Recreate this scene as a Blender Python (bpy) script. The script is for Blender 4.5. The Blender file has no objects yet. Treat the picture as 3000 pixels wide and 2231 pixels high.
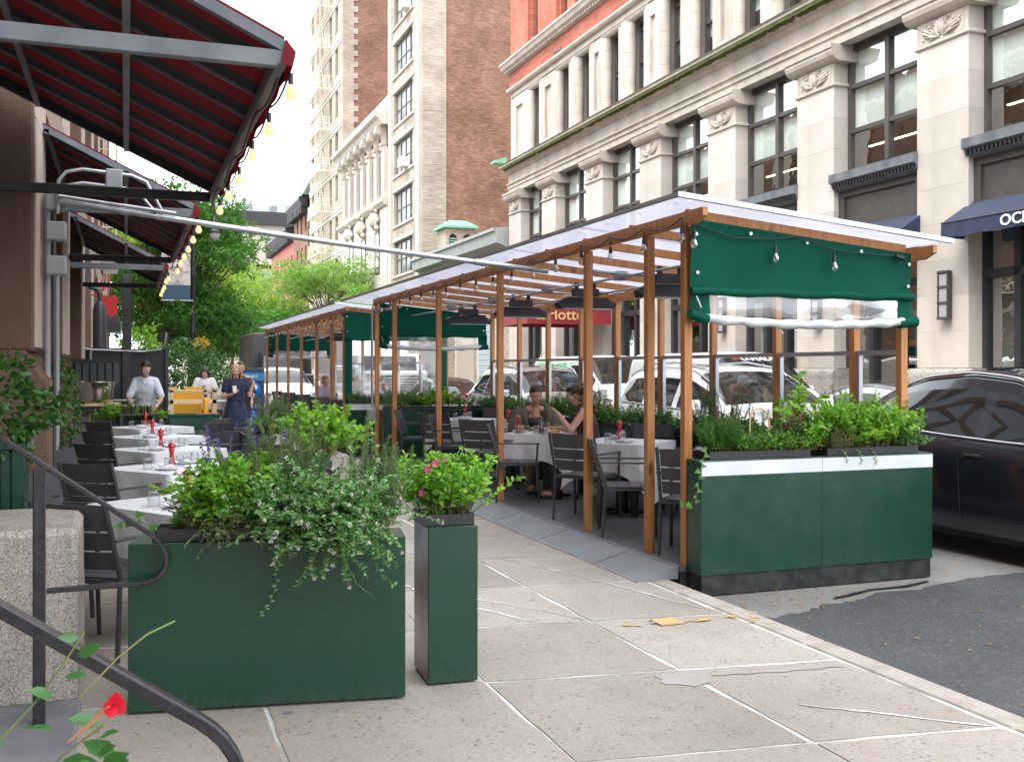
import bpy, bmesh, math, random
import numpy as np
from mathutils import Vector, Matrix
PI = math.pi
rad = math.radians
S = bpy.context.scene
RN = random.Random(11)

# ---------------------------------------------------------------- camera, sky, sun, exposure
YAW = rad(20.4)
cam_d = bpy.data.cameras.new('camera'); cam = bpy.data.objects.new('camera', cam_d); S.collection.objects.link(cam)
cam.location = (0, 0, 1.6); cam.rotation_euler = (PI/2, 0, -YAW)
cam_d.sensor_width = 36; cam_d.lens = 36.47; cam_d.shift_y = -0.0117
cam_d.clip_start = 0.05; cam_d.clip_end = 2000
cam_d.dof.use_dof = True; cam_d.dof.focus_distance = 9.0; cam_d.dof.aperture_fstop = 16.0
S.camera = cam
W = bpy.data.worlds.new("World"); S.world = W; W.use_nodes = True
wn, wl = W.node_tree.nodes, W.node_tree.links
sky = wn.new('ShaderNodeTexSky'); sky.sky_type = 'NISHITA'; sky.sun_disc = False
sky.sun_elevation = rad(58); sky.sun_rotation = rad(-115); sky.air_density = 2.0; sky.dust_density = 6.0; sky.ozone_density = 1.0
hs = wn.new('ShaderNodeHueSaturation'); hs.inputs['Saturation'].default_value = 0.22; hs.inputs['Value'].default_value = 0.12
mx = wn.new('ShaderNodeMixRGB'); mx.inputs[0].default_value = 0.72; mx.inputs[2].default_value = (1.50, 1.59, 1.70, 1)
wl.new(sky.outputs[0], hs.inputs['Color']); wl.new(hs.outputs[0], mx.inputs[1])
bg = wn['Background']; bg.inputs[1].default_value = 1.0; wl.new(mx.outputs[0], bg.inputs[0])
sun_d = bpy.data.lights.new('sun', 'SUN'); sun = bpy.data.objects.new('sun', sun_d); S.collection.objects.link(sun)
sun_d.energy = .85; sun_d.angle = rad(22); sun_d.color = (1, .95, .88)
sun.rotation_euler = (rad(32), 0, rad(-65))
S.view_settings.view_transform = 'Standard'; S.view_settings.look = 'None'
S.view_settings.exposure = 1.6; S.view_settings.gamma = 1.0; S.view_settings.use_curve_mapping = False
S.cycles.max_bounces = 8; S.cycles.transparent_max_bounces = 24; S.cycles.diffuse_bounces = 4; S.cycles.glossy_bounces = 4
S.cycles.transmission_bounces = 6; S.cycles.caustics_reflective = False; S.cycles.caustics_refractive = False
S.cycles.use_denoising = True

# ---------------------------------------------------------------- materials
MATS = {}
def nodes_of(name):
    m = bpy.data.materials.new(name); m.use_nodes = True; MATS[name] = m
    nt = m.node_tree; return m, nt.nodes, nt.links, nt.nodes['Principled BSDF']
def c4(c): return (c[0], c[1], c[2], 1)
def coords(n, l, scale=(1, 1, 1), wall=False, gen='Object'):
    tc = n.new('ShaderNodeTexCoord'); out = tc.outputs[gen]
    if wall:
        sp = n.new('ShaderNodeSeparateXYZ'); l.new(out, sp.inputs[0])
        ad = n.new('ShaderNodeMath'); l.new(sp.outputs[0], ad.inputs[0]); l.new(sp.outputs[1], ad.inputs[1])
        cb = n.new('ShaderNodeCombineXYZ'); l.new(ad.outputs[0], cb.inputs[0]); l.new(sp.outputs[2], cb.inputs[1]); out = cb.outputs[0]
    mp = n.new('ShaderNodeMapping'); mp.inputs['Scale'].default_value = scale; l.new(out, mp.inputs[0])
    return mp.outputs[0]
def noise(n, l, vec, scale, detail=4, rough=.55):
    t = n.new('ShaderNodeTexNoise'); t.inputs['Scale'].default_value = scale; t.inputs['Detail'].default_value = detail
    t.inputs['Roughness'].default_value = rough; l.new(vec, t.inputs['Vector']); return t.outputs['Fac']
def ramp(n, l, fac, stops):
    r = n.new('ShaderNodeValToRGB'); l.new(fac, r.inputs[0]); e = r.color_ramp.elements
    while len(e) < len(stops): e.new(.5)
    for k, (p, c) in enumerate(stops):
        e[k].position = p; e[k].color = c4(c) if not isinstance(c, (int, float)) else (c, c, c, 1)
    return r.outputs[0]
def mixc(n, l, fac, a, b, mode='MIX'):
    m = n.new('ShaderNodeMixRGB'); m.blend_type = mode
    for i, x in ((0, fac), (1, a), (2, b)):
        if isinstance(x, (int, float)): m.inputs[i].default_value = x
        elif isinstance(x, tuple): m.inputs[i].default_value = c4(x)
        else: l.new(x, m.inputs[i])
    return m.outputs[0]
def bump(n, l, p, h, strength, dist=.01):
    b = n.new('ShaderNodeBump'); b.inputs['Strength'].default_value = strength; b.inputs['Distance'].default_value = dist
    l.new(h, b.inputs['Height']); l.new(b.outputs[0], p.inputs['Normal'])
def mat(name, col, rough=.5, metal=0, col2=None, scale=6, bs=0, bscale=40, stretch=(1, 1, 1), spec=.5, coat=0, emit=None, es=0, rnd=0, lo=.35, hi=.65):
    m, n, l, p = nodes_of(name)
    p.inputs['Base Color'].default_value = c4(col); p.inputs['Roughness'].default_value = rough; p.inputs['Metallic'].default_value = metal
    p.inputs['Specular IOR Level'].default_value = spec; p.inputs['Coat Weight'].default_value = coat; p.inputs['Coat Roughness'].default_value = .05
    out = None
    if col2:
        v = coords(n, l, stretch); out = ramp(n, l, noise(n, l, v, scale, 6), [(lo, col), (hi, col2)])
    if rnd:
        oi = n.new('ShaderNodeObjectInfo'); mr = n.new('ShaderNodeMapRange'); l.new(oi.outputs['Random'], mr.inputs[0])
        mr.inputs[3].default_value = 1-rnd; mr.inputs[4].default_value = 1+rnd
        cb = n.new('ShaderNodeCombineXYZ'); [l.new(mr.outputs[0], cb.inputs[i]) for i in range(3)]
        out = mixc(n, l, 1.0, out if out else col, cb.outputs[0], 'MULTIPLY')
    if out: l.new(out, p.inputs['Base Color'])
    if bs:
        v = coords(n, l, stretch); bump(n, l, p, noise(n, l, v, bscale, 5), bs)
    if emit: p.inputs['Emission Color'].default_value = c4(emit); p.inputs['Emission Strength'].default_value = es
    return m
def stone(name, a, b, dirt, rough=.85, speck=0, bs=.35, bscale=30, streak=True):
    m, n, l, p = nodes_of(name); v = coords(n, l)
    base = ramp(n, l, noise(n, l, v, 1.6, 6), [(.3, a), (.7, b)])
    fine = noise(n, l, v, 60, 3); base = mixc(n, l, .35, base, ramp(n, l, fine, [(.3, .55), (.7, 1.25)]), 'MULTIPLY')
    if streak:
        v2 = coords(n, l, (2.5, 2.5, .35)); base = mixc(n, l, ramp(n, l, noise(n, l, v2, 1.8, 5), [(.48, 0.), (.72, .55)]), base, dirt)
    if speck:
        vo = n.new('ShaderNodeTexVoronoi'); vo.inputs['Scale'].default_value = speck; l.new(v, vo.inputs['Vector'])
        base = mixc(n, l, .75, base, ramp(n, l, vo.outputs['Color'], [(.18, .16), (.42, .9), (.75, 1.25)]), 'MULTIPLY')
    oi = n.new('ShaderNodeObjectInfo'); r = ramp(n, l, oi.outputs['Random'], [(0, .88), (1, 1.06)]); base = mixc(n, l, 1., base, r, 'MULTIPLY')
    l.new(base, p.inputs['Base Color']); p.inputs['Roughness'].default_value = rough; p.inputs['Specular IOR Level'].default_value = .25
    bump(n, l, p, noise(n, l, v, bscale, 6, .65), bs, .02); return m
def brick(name, a, b, mortar, bw=.21, bh=.075, blotch=None, rough=.9):
    m, n, l, p = nodes_of(name); v = coords(n, l, wall=True)
    t = n.new('ShaderNodeTexBrick'); l.new(v, t.inputs['Vector']); t.inputs['Scale'].default_value = 1
    t.inputs['Brick Width'].default_value = bw; t.inputs['Row Height'].default_value = bh; t.inputs['Mortar Size'].default_value = .008
    t.inputs['Color1'].default_value = c4(a); t.inputs['Color2'].default_value = c4(b); t.inputs['Mortar'].default_value = c4(mortar); t.inputs['Bias'].default_value = -.1
    base = t.outputs[0]
    big = noise(n, l, v, .45, 6, .6); base = mixc(n, l, .8, base, ramp(n, l, big, [(.3, .62), (.7, 1.25)]), 'MULTIPLY')
    v3 = coords(n, l, (1.1, 9, 1), wall=True); base = mixc(n, l, .75, base, ramp(n, l, noise(n, l, v3, 1.3, 5, .7), [(.3, .45), (.55, 1.0), (.75, 1.5)]), 'MULTIPLY')
    if blotch: base = mixc(n, l, ramp(n, l, noise(n, l, v, .33, 3), [(.6, 0.), (.72, .5)]), base, blotch)
    l.new(base, p.inputs['Base Color']); p.inputs['Roughness'].default_value = rough; p.inputs['Specular IOR Level'].default_value = .2
    bump(n, l, p, t.outputs['Fac'], -.3, .01); return m
def leaf(name, cols, trans=.35, rough=.45, spec=.4):
    m, n, l, p = nodes_of(name); g = n.new('ShaderNodeNewGeometry')
    k = len(cols)-1; c = ramp(n, l, g.outputs['Random Per Island'], [(i/k if k else 0, cc) for i, cc in enumerate(cols)])
    l.new(c, p.inputs['Base Color']); p.inputs['Roughness'].default_value = rough; p.inputs['Specular IOR Level'].default_value = spec
    tr = n.new('ShaderNodeBsdfTranslucent'); ms = n.new('ShaderNodeMixShader'); ms.inputs[0].default_value = trans
    br = mixc(n, l, 1., c, (1.25, 1.4, .65), 'MULTIPLY'); l.new(br, tr.inputs[0])
    l.new(p.outputs[0], ms.inputs[1]); l.new(tr.outputs[0], ms.inputs[2]); l.new(ms.outputs[0], n['Material Output'].inputs[0]); return m
def glassy(name, tint=(1, 1, 1), refl=.12, rough=.0, haze=0., wob=0, k=1.0):
    """thin clear sheet: see-through with a fresnel reflection"""
    m, n, l, p = nodes_of(name); tr = n.new('ShaderNodeBsdfTransparent'); tr.inputs[0].default_value = c4(tint)
    gl = n.new('ShaderNodeBsdfGlossy'); gl.inputs['Roughness'].default_value = rough
    fr = n.new('ShaderNodeLayerWeight'); fr.inputs[0].default_value = .35
    ad = n.new('ShaderNodeMath'); ad.operation = 'MULTIPLY_ADD'; l.new(fr.outputs['Fresnel'], ad.inputs[0]); ad.inputs[1].default_value = k; ad.inputs[2].default_value = refl; ad.use_clamp = True
    ms = n.new('ShaderNodeMixShader'); l.new(ad.outputs[0], ms.inputs[0]); last = tr.outputs[0]
    if haze:
        df = n.new('ShaderNodeBsdfDiffuse'); df.inputs[0].default_value = (.8, .82, .84, 1); m2 = n.new('ShaderNodeMixShader')
        v = coords(n, l); f = ramp(n, l, noise(n, l, v, 3, 5), [(.3, haze*.4), (.75, haze*1.6)]); l.new(f, m2.inputs[0])
        l.new(tr.outputs[0], m2.inputs[1]); l.new(df.outputs[0], m2.inputs[2]); last = m2.outputs[0]
    if wob:
        v = coords(n, l); b = n.new('ShaderNodeBump'); b.inputs['Strength'].default_value = wob; b.inputs['Distance'].default_value = .05
        l.new(noise(n, l, v, 1.6, 2), b.inputs['Height']); l.new(b.outputs[0], gl.inputs['Normal'])
    l.new(last, ms.inputs[1]); l.new(gl.outputs[0], ms.inputs[2]); l.new(ms.outputs[0], n['Material Output'].inputs[0]); n.remove(p); return m

lime = stone('limestone', (.53, .475, .425), (.61, .555, .50), (.46, .41, .36), bs=.18, bscale=45)
limed = stone('weathered_limestone', (.47, .41, .355), (.60, .535, .475), (.33, .28, .235), bs=.3, bscale=22)
granite = stone('granite', (.40, .355, .315), (.48, .43, .385), (.24, .21, .19), speck=210, bs=.5, bscale=90)
plinthst = stone('plinth_stone', (.43, .39, .35), (.5, .46, .41), (.3, .27, .24), speck=60, bs=.3)
brownst = stone('brown_stone', (.17, .108, .078), (.22, .145, .105), (.12, .078, .06), bs=.6, bscale=55)
palest = stone('pale_painted_stone', (.50, .41, .345), (.58, .49, .425), (.45, .34, .27), bs=.25)
rbrick = brick('red_brick', (.52, .15, .095), (.44, .115, .075), (.40, .22, .17), blotch=(.50, .24, .18))
bbrick = brick('brown_brick', (.23, .115, .078), (.35, .20, .128), (.18, .12, .095), blotch=(.33, .16, .135))
cbrick = brick('cream_brick', (.43, .36, .285), (.49, .42, .345), (.32, .27, .22))
pbrick = brick('pink_brick', (.50, .27, .23), (.56, .33, .28), (.50, .38, .33))
greyst = stone('far_stone', (.40, .34, .29), (.46, .40, .345), (.34, .29, .25))
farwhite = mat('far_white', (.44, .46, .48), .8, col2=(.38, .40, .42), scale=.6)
moss = mat('moss', (.10, .13, .02), .95, col2=(.17, .19, .05), scale=1.1, bs=.6, bscale=25)
# pavement
def concrete():
    m, n, l, p = nodes_of('sidewalk_concrete'); v = coords(n, l)
    tc = n.new('ShaderNodeTexCoord'); g = n.new('ShaderNodeNewGeometry'); wv = g.outputs['Position']
    a = ramp(n, l, noise(n, l, wv, .9, 7, .6), [(.3, (.300, .258, .220)), (.7, (.395, .350, .305))])
    a = mixc(n, l, ramp(n, l, noise(n, l, wv, 2.3, 5, .7), [(.55, 0.), (.75, .45)]), a, (.25, .225, .20))
    vo = n.new('ShaderNodeTexVoronoi'); vo.inputs['Scale'].default_value = 26; l.new(wv, vo.inputs['Vector'])
    nn = noise(n, l, wv, 7, 2)
    spot = n.new('ShaderNodeMath'); spot.operation = 'MULTIPLY'; l.new(ramp(n, l, vo.outputs['Distance'], [(.16, 1.), (.30, 0.)]), spot.inputs[0]); l.new(ramp(n, l, nn, [(.48, 0.), (.58, .7)]), spot.inputs[1])
    a = mixc(n, l, spot.outputs[0], a, (.12, .115, .11))
    v2 = n.new('ShaderNodeTexVoronoi'); v2.inputs['Scale'].default_value = 90; l.new(wv, v2.inputs['Vector'])
    a = mixc(n, l, .4, a, ramp(n, l, v2.outputs['Color'], [(.12, .70), (.5, 1.), (.88, 1.28)]), 'MULTIPLY'); sl = noise(n, l, wv, .35, 4, .6); a = mixc(n, l, ramp(n, l, sl, [(.52, 0.), (.68, .35)]), a, (.22, .20, .18))
    v3 = n.new('ShaderNodeTexVoronoi'); v3.inputs['Scale'].default_value = 1.9; l.new(wv, v3.inputs['Vector'])
    gum = ramp(n, l, v3.outputs['Distance'], [(.045, .75), (.06, 0.)]); a = mixc(n, l, gum, a, (.15, .145, .15))
    oi = n.new('ShaderNodeObjectInfo'); a = mixc(n, l, 1., a, ramp(n, l, oi.outputs['Random'], [(0, .84), (1, 1.08)]), 'MULTIPLY')
    l.new(a, p.inputs['Base Color']); p.inputs['Roughness'].default_value = .85; p.inputs['Specular IOR Level'].default_value = .3
    bump(n, l, p, noise(n, l, wv, 70, 5, .7), .35, .006); return m
conc = concrete()
def asphalt(name, a, b, dot):
    m, n, l, p = nodes_of(name); g = n.new('ShaderNodeNewGeometry'); wv = g.outputs['Position']
    c = ramp(n, l, noise(n, l, wv, .8, 7, .65), [(.3, a), (.7, b)])
    vo = n.new('ShaderNodeTexVoronoi'); vo.inputs['Scale'].default_value = 70; l.new(wv, vo.inputs['Vector'])
    c = mixc(n, l, .45, c, ramp(n, l, vo.outputs['Color'], [(.15, .75), (.6, 1.), (.95, dot)]), 'MULTIPLY'); cr = noise(n, l, wv, .25, 6, .7); c = mixc(n, l, ramp(n, l, cr, [(.5, 0.), (.62, .35)]), c, (a[0]*.6, a[1]*.6, a[2]*.6))
    l.new(c, p.inputs['Base Color']); p.inputs['Roughness'].default_value = .8
    bump(n, l, p, noise(n, l, wv, 90, 4, .7), .6, .008); return m
asp = asphalt('old_asphalt', (.17, .16, .15), (.25, .24, .228), 1.6)
aspn = asphalt('dark_asphalt', (.042, .043, .046), (.078, .078, .080), 2.6)
mortar = mat('joint_sealant', (.70, .69, .66), .8, col2=(.30, .275, .25), scale=1.3, lo=.46, hi=.62)
kerbm = stone('kerb_stone', (.38, .33, .28), (.48, .43, .38), (.24, .2, .17), bs=.4)
# painted metal etc
def green_paint():
    m, n, l, p = nodes_of('dark_green_enamel'); v = coords(n, l)
    vv = coords(n, l, (14, 14, 1.2)); c = mixc(n, l, ramp(n, l, noise(n, l, vv, 3, 6, .8), [(.50, 0.), (.80, .4)]), (.010, .046, .028), (.022, .070, .048))
    sc = coords(n, l, (3, 3, 60)); c = mixc(n, l, ramp(n, l, noise(n, l, sc, 2.2, 4, .8), [(.68, 0.), (.75, .25)]), c, (.10, .18, .15))
    vd = n.new('ShaderNodeTexVoronoi'); vd.inputs['Scale'].default_value = 7; l.new(v, vd.inputs['Vector'])
    c = mixc(n, l, ramp(n, l, vd.outputs['Distance'], [(.018, .4), (.026, 0.)]), c, (.12, .2, .16))
    sp = n.new('ShaderNodeSeparateXYZ'); l.new(v, sp.inputs[0]); dz = noise(n, l, coords(n, l, (9, 9, 2)), 2.5, 6, .8); ad = n.new('ShaderNodeMath'); ad.operation = 'MULTIPLY_ADD'; l.new(dz, ad.inputs[0]); ad.inputs[1].default_value = .35; l.new(sp.outputs[2], ad.inputs[2])
    c = mixc(n, l, ramp(n, l, ad.outputs[0], [(.16, .35), (.25, 0.)]), c, (.06, .07, .055))
    l.new(c, p.inputs['Base Color']); l.new(ramp(n, l, noise(n, l, v, 5, 5), [(.3, .17), (.7, .30)]), p.inputs['Roughness'])
    p.inputs['Specular IOR Level'].default_value = .5
    bump(n, l, p, noise(n, l, v, 2.5, 3), .12, .03); return m
greenm = green_paint()
tape = mat('white_reflective_tape', (.66, .69, .72), .45, col2=(.56, .59, .62), scale=2.5, bs=.15, bscale=150)
def woodm(name, a, b, c, rough=.5):
    m, n, l, p = nodes_of(name); oi = n.new('ShaderNodeObjectInfo')
    tc = n.new('ShaderNodeTexCoord'); ad = n.new('ShaderNodeVectorMath'); ad.operation = 'ADD'; l.new(tc.outputs['Object'], ad.inputs[0]); l.new(oi.outputs['Location'], ad.inputs[1])
    mp = n.new('ShaderNodeMapping'); mp.inputs['Scale'].default_value = (14, 14, .9); l.new(ad.outputs[0], mp.inputs[0])
    g = ramp(n, l, noise(n, l, mp.outputs[0], 2.2, 8, .65), [(.25, a), (.5, b), (.75, c)])
    mp2 = n.new('ShaderNodeMapping'); mp2.inputs['Scale'].default_value = (5, 5, 2.2); l.new(ad.outputs[0], mp2.inputs[0])
    vo = n.new('ShaderNodeTexVoronoi'); vo.inputs['Scale'].default_value = .8; l.new(mp2.outputs[0], vo.inputs['Vector'])
    g = mixc(n, l, ramp(n, l, vo.outputs['Distance'], [(.05, .8), (.13, 0.)]), g, (a[0]*.35, a[1]*.3, a[2]*.3))
    g = mixc(n, l, 1., g, ramp(n, l, oi.outputs['Random'], [(0, .8), (1, 1.12)]), 'MULTIPLY')
    l.new(g, p.inputs['Base Color']); p.inputs['Roughness'].default_value = rough; bump(n, l, p, noise(n, l, mp.outputs[0], 4, 5), .15, .01); return m
cedar = woodm('stained_cedar', (.30, .105, .030), (.48, .195, .058), (.60, .29, .105))
palewood = woodm('pale_wood', (.50, .33, .17), (.62, .43, .24), (.7, .52, .32))
def polyc():
    m, n, l, p = nodes_of('ribbed_polycarbonate'); v = coords(n, l, (1, 1, 1)); w = n.new('ShaderNodeTexWave'); w.wave_type = 'BANDS'; w.bands_direction = 'Y'
    w.inputs['Scale'].default_value = 18; l.new(v, w.inputs['Vector']); n.remove(p)
    tr = n.new('ShaderNodeBsdfTransparent'); tr.inputs[0].default_value = (.86, .87, .92, 1); ts = n.new('ShaderNodeBsdfTranslucent'); ts.inputs[0].default_value = (.60, .60, .65, 1)
    df = n.new('ShaderNodeBsdfGlossy'); df.inputs[0].default_value = (.9, .9, .95, 1); df.inputs[1].default_value = .25
    a = n.new('ShaderNodeMixShader'); l.new(ramp(n, l, w.outputs['Fac'], [(.2, .48), (.8, .66)]), a.inputs[0]); l.new(tr.outputs[0], a.inputs[1]); l.new(ts.outputs[0], a.inputs[2])
    b = n.new('ShaderNodeMixShader'); b.inputs[0].default_value = .12; l.new(a.outputs[0], b.inputs[1]); l.new(df.outputs[0], b.inputs[2])
    l.new(b.outputs[0], n['Material Output'].inputs[0]); return m
poly = polyc()
def fabric(name, col, col2, trans=0, rough=.8, wave=.25, ws=2.2, sheen=.12):
    m, n, l, p = nodes_of(name); v = coords(n, l)
    c = ramp(n, l, noise(n, l, v, 2.5, 5), [(.3, col), (.7, col2)]); l.new(c, p.inputs['Base Color']); p.inputs['Roughness'].default_value = rough
    p.inputs['Sheen Weight'].default_value = sheen; bump(n, l, p, noise(n, l, v, ws, 3), wave, .05)
    if trans:
        tr = n.new('ShaderNodeBsdfTranslucent'); l.new(c, tr.inputs[0]); ms = n.new('ShaderNodeMixShader'); ms.inputs[0].default_value = trans
        l.new(p.outputs[0], ms.inputs[1]); l.new(tr.outputs[0], ms.inputs[2]); l.new(ms.outputs[0], n['Material Output'].inputs[0])
    return m
gcanvas = fabric('green_canvas', (.001, .074, .046), (.002, .088, .056), .12, .75, sheen=0); gcanvas.node_tree.nodes['Principled BSDF'].inputs['Specular IOR Level'].default_value = .15
rcanvas = fabric('red_canvas', (.20, .005, .015), (.24, .006, .020), .30, .8, .1, sheen=0)
navy = fabric('navy_canvas', (.008, .018, .052), (.012, .026, .070), .1, .7)
maroon = fabric('maroon_canvas', (.26, .018, .025), (.32, .025, .035), .1, .7)
cloth = fabric('white_tablecloth', (.87, .88, .91), (.90, .90, .93), .2, .75, .5, 6)
napk = fabric('striped_napkin', (.72, .68, .74), (.80, .78, .82), .1, .8, .6, 30)
vinyl = glassy('clear_vinyl', (.95, .96, .97), .06, .06, .14, .9, .6)
vinylr = mat('rolled_clear_vinyl', (.70, .72, .74), .22, col2=(.50, .52, .54), scale=9, bs=.8, bscale=7, spec=.8)
pane = glassy('window_glass', (.93, .98, .96), .03, 0, 0, .08, .42)
paned = glassy('dark_shop_glass', (.55, .62, .62), .05, 0, 0, .1, .5)
screen = glassy('screen_glass', (.95, .97, .97), .02, 0, .03, 0, .22)
tumbler = glassy('tumbler_glass', (.95, .97, .98), .06, .02, .05, 0, .45)
blind = mat('roller_blind', (.82, .88, .82), .8, col2=(.86, .90, .85), scale=1.2)
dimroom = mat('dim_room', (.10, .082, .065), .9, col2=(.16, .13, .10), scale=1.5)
curtain = mat('sheer_curtain', (.50, .54, .48), .8, col2=(.38, .42, .37), scale=8, stretch=(6, 6, .3), bs=.5, bscale=10)
tube_light = mat('ceiling_tube', (1, 1, 1), .5, emit=(1, .8, .45), es=3.0)
frame = mat('bronze_frame', (.055, .048, .044), .5, col2=(.075, .066, .06), scale=3)
framep = mat('black_shopfront', (.022, .024, .028), .38, col2=(.035, .036, .04), scale=3)
charc = mat('charcoal_powder_coat', (.042, .044, .049), .38, col2=(.052, .054, .060), scale=8, bs=.08, bscale=200)
black = mat('black_paint', (.012, .012, .014), .4, col2=(.02, .02, .023), scale=5)
blackm = mat('black_matte', (.02, .02, .022), .8, col2=(.03, .03, .032), scale=5)
rail = mat('handrail_iron', (.012, .011, .014), .36, col2=(.022, .020, .024), scale=20, bs=.35, bscale=30)
steelg = mat('galvanised_steel', (.48, .49, .50), .38, .85, col2=(.36, .37, .38), scale=12)
alu = mat('brushed_aluminium', (.56, .56, .60), .35, .7, col2=(.46, .46, .5), scale=3)
greybar = mat('grey_awning_bar', (.085, .095, .11), .45, col2=(.16, .17, .19), scale=3)
chrome = mat('polished_steel', (.62, .58, .52), .18, 1., col2=(.5, .46, .4), scale=1.5, stretch=(6, 6, .5))
greybox = mat('grey_electric_box', (.24, .245, .25), .55, col2=(.31, .315, .32), scale=4)
rubber = mat('rubber_ramp', (.165, .172, .185), .5, col2=(.21, .218, .23), scale=2.5, bs=.3, bscale=80)
deck = mat('grey_deck_paint', (.080, .083, .090), .5, col2=(.115, .118, .125), scale=1.6, bs=.2, bscale=40)
skirt = mat('bitumen_skirt', (.008, .008, .008), .85, col2=(.035, .034, .032), scale=9, bs=.6, bscale=30)
whitep = mat('white_paint', (.75, .75, .74), .5)
redlac = mat('red_lacquer', (.50, .008, .012), .16, coat=.6)
redcast = mat('red_peppercorn_tube', (.45, .06, .05), .35)
china = mat('white_china', (.80, .80, .82), .15)
yellowp = mat('yellow_board', (.80, .36, .01), .5)
orange = mat('orange_flask', (.85, .36, .01), .35)
soil = mat('soil', (.05, .032, .022), .95, bs=1, bscale=40)
tray = mat('black_plastic_tray', (.018, .018, .02), .5)
copper = mat('green_copper', (.16, .40, .26), .7, col2=(.22, .5, .34), scale=3)
zinc = mat('weathered_zinc', (.26, .29, .28), .6, col2=(.36, .38, .37), scale=2, stretch=(3, 3, .5))
cream = mat('cream_paint', (.68, .62, .52), .6)
bulbon = mat('lit_bulb', (.45, .18, .05), .3, emit=(1, .56, .30), es=.5)
bulbhot = mat('lit_filament', (1, .8, .5), .3, emit=(1, .75, .4), es=14)
bulboff = glassy('unlit_bulb_glass', (.9, .88, .84), .18, .03)
lampglass = mat('lamp_globe', (.36, .37, .38), .25)
terrac = mat('signage_red', (.55, .02, .02), .25, coat=.5)
gold = mat('gold_letters', (.60, .40, .16), .5)
banblue = mat('banner_blue', (.03, .085, .14), .6)
banfood = mat('banner_food_print', (.62, .58, .52), .6, col2=(.30, .16, .20), scale=2.2, lo=.5, hi=.62)
parkblue = mat('parking_blue', (.01, .16, .55), .5)
parkteal = mat('parking_teal', (.02, .22, .42), .5)
parknavy = mat('parking_navy', (.025, .04, .09), .5)
lettw = mat('white_letters', (.85, .85, .85), .5)
lettg = mat('green_letters', (.05, .62, .06), .5)
lettr = mat('red_letters', (.65, .05, .06), .5)
bark = mat('tree_bark', (.09, .065, .048), .9, col2=(.17, .13, .10), scale=8, bs=.8, bscale=25, stretch=(1, 1, .3))
stemg = mat('green_stem', (.13, .22, .05), .6, col2=(.18, .16, .06), scale=6)
stemb = mat('brown_stem', (.16, .09, .04), .7)
cane = mat('bamboo_hoop', (.62, .36, .14), .5)
dleaf = mat('dry_leaf', (.42, .22, .06), .8, rnd=.4)
yellowpaint = mat('yellow_marking', (.62, .38, .06), .8, col2=(.42, .36, .28), scale=14)
patchm = mat('smooth_repair', (.30, .27, .245), .8, col2=(.37, .34, .31), scale=3)
L_basil = leaf('basil_leaf', [(.07, .22, .012), (.15, .38, .03), (.26, .52, .07), (.32, .46, .07)], .38)
L_rose = leaf('rosemary_leaf', [(.085, .16, .06), (.14, .24, .10), (.20, .30, .14)], .25)
L_mint = leaf('mint_leaf', [(.05, .16, .035), (.11, .27, .07), (.18, .35, .12), (.28, .44, .20)], .3)
L_thyme = leaf('thyme_leaf', [(.13, .19, .07), (.22, .27, .13), (.28, .30, .15)], .25)
L_ger = leaf('geranium_leaf', [(.10, .27, .02), (.17, .38, .04), (.26, .48, .07), (.34, .48, .06)], .42)
L_dark = leaf('dark_leaf', [(.02, .075, .014), (.035, .12, .02), (.06, .17, .035), (.09, .20, .05)], .25, .35, .5)
L_mid = leaf('mid_leaf', [(.035, .13, .015), (.07, .20, .03), (.12, .28, .05)], .35)
L_tree = leaf('street_tree_leaf', [(.035, .12, .018), (.06, .18, .03), (.10, .25, .05), (.15, .30, .06)], .4)
L_lime = leaf('locust_leaf', [(.12, .23, .05), (.19, .31, .08), (.28, .40, .12)], .45)
L_yel = leaf('yellowing_leaf', [(.14, .26, .04), (.24, .36, .06), (.36, .40, .07)], .5)
L_rmand = leaf('vine_leaf', [(.025, .10, .02), (.045, .16, .035), (.07, .20, .05)], .3, .3, .6)
F_pur = leaf('purple_petal', [(.10, .05, .36), (.19, .09, .55)], .3)
F_pink = leaf('pink_petal', [(.75, .04, .30), (.85, .10, .42)], .35)
F_mag = leaf('magenta_plume', [(.28, .01, .14), (.42, .02, .22)], .3)
F_white = leaf('pale_mint_flower', [(.62, .52, .60), (.75, .68, .72)], .3)
F_red = leaf('red_petal', [(.62, .01, .03), (.75, .02, .05)], .35)

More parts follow.
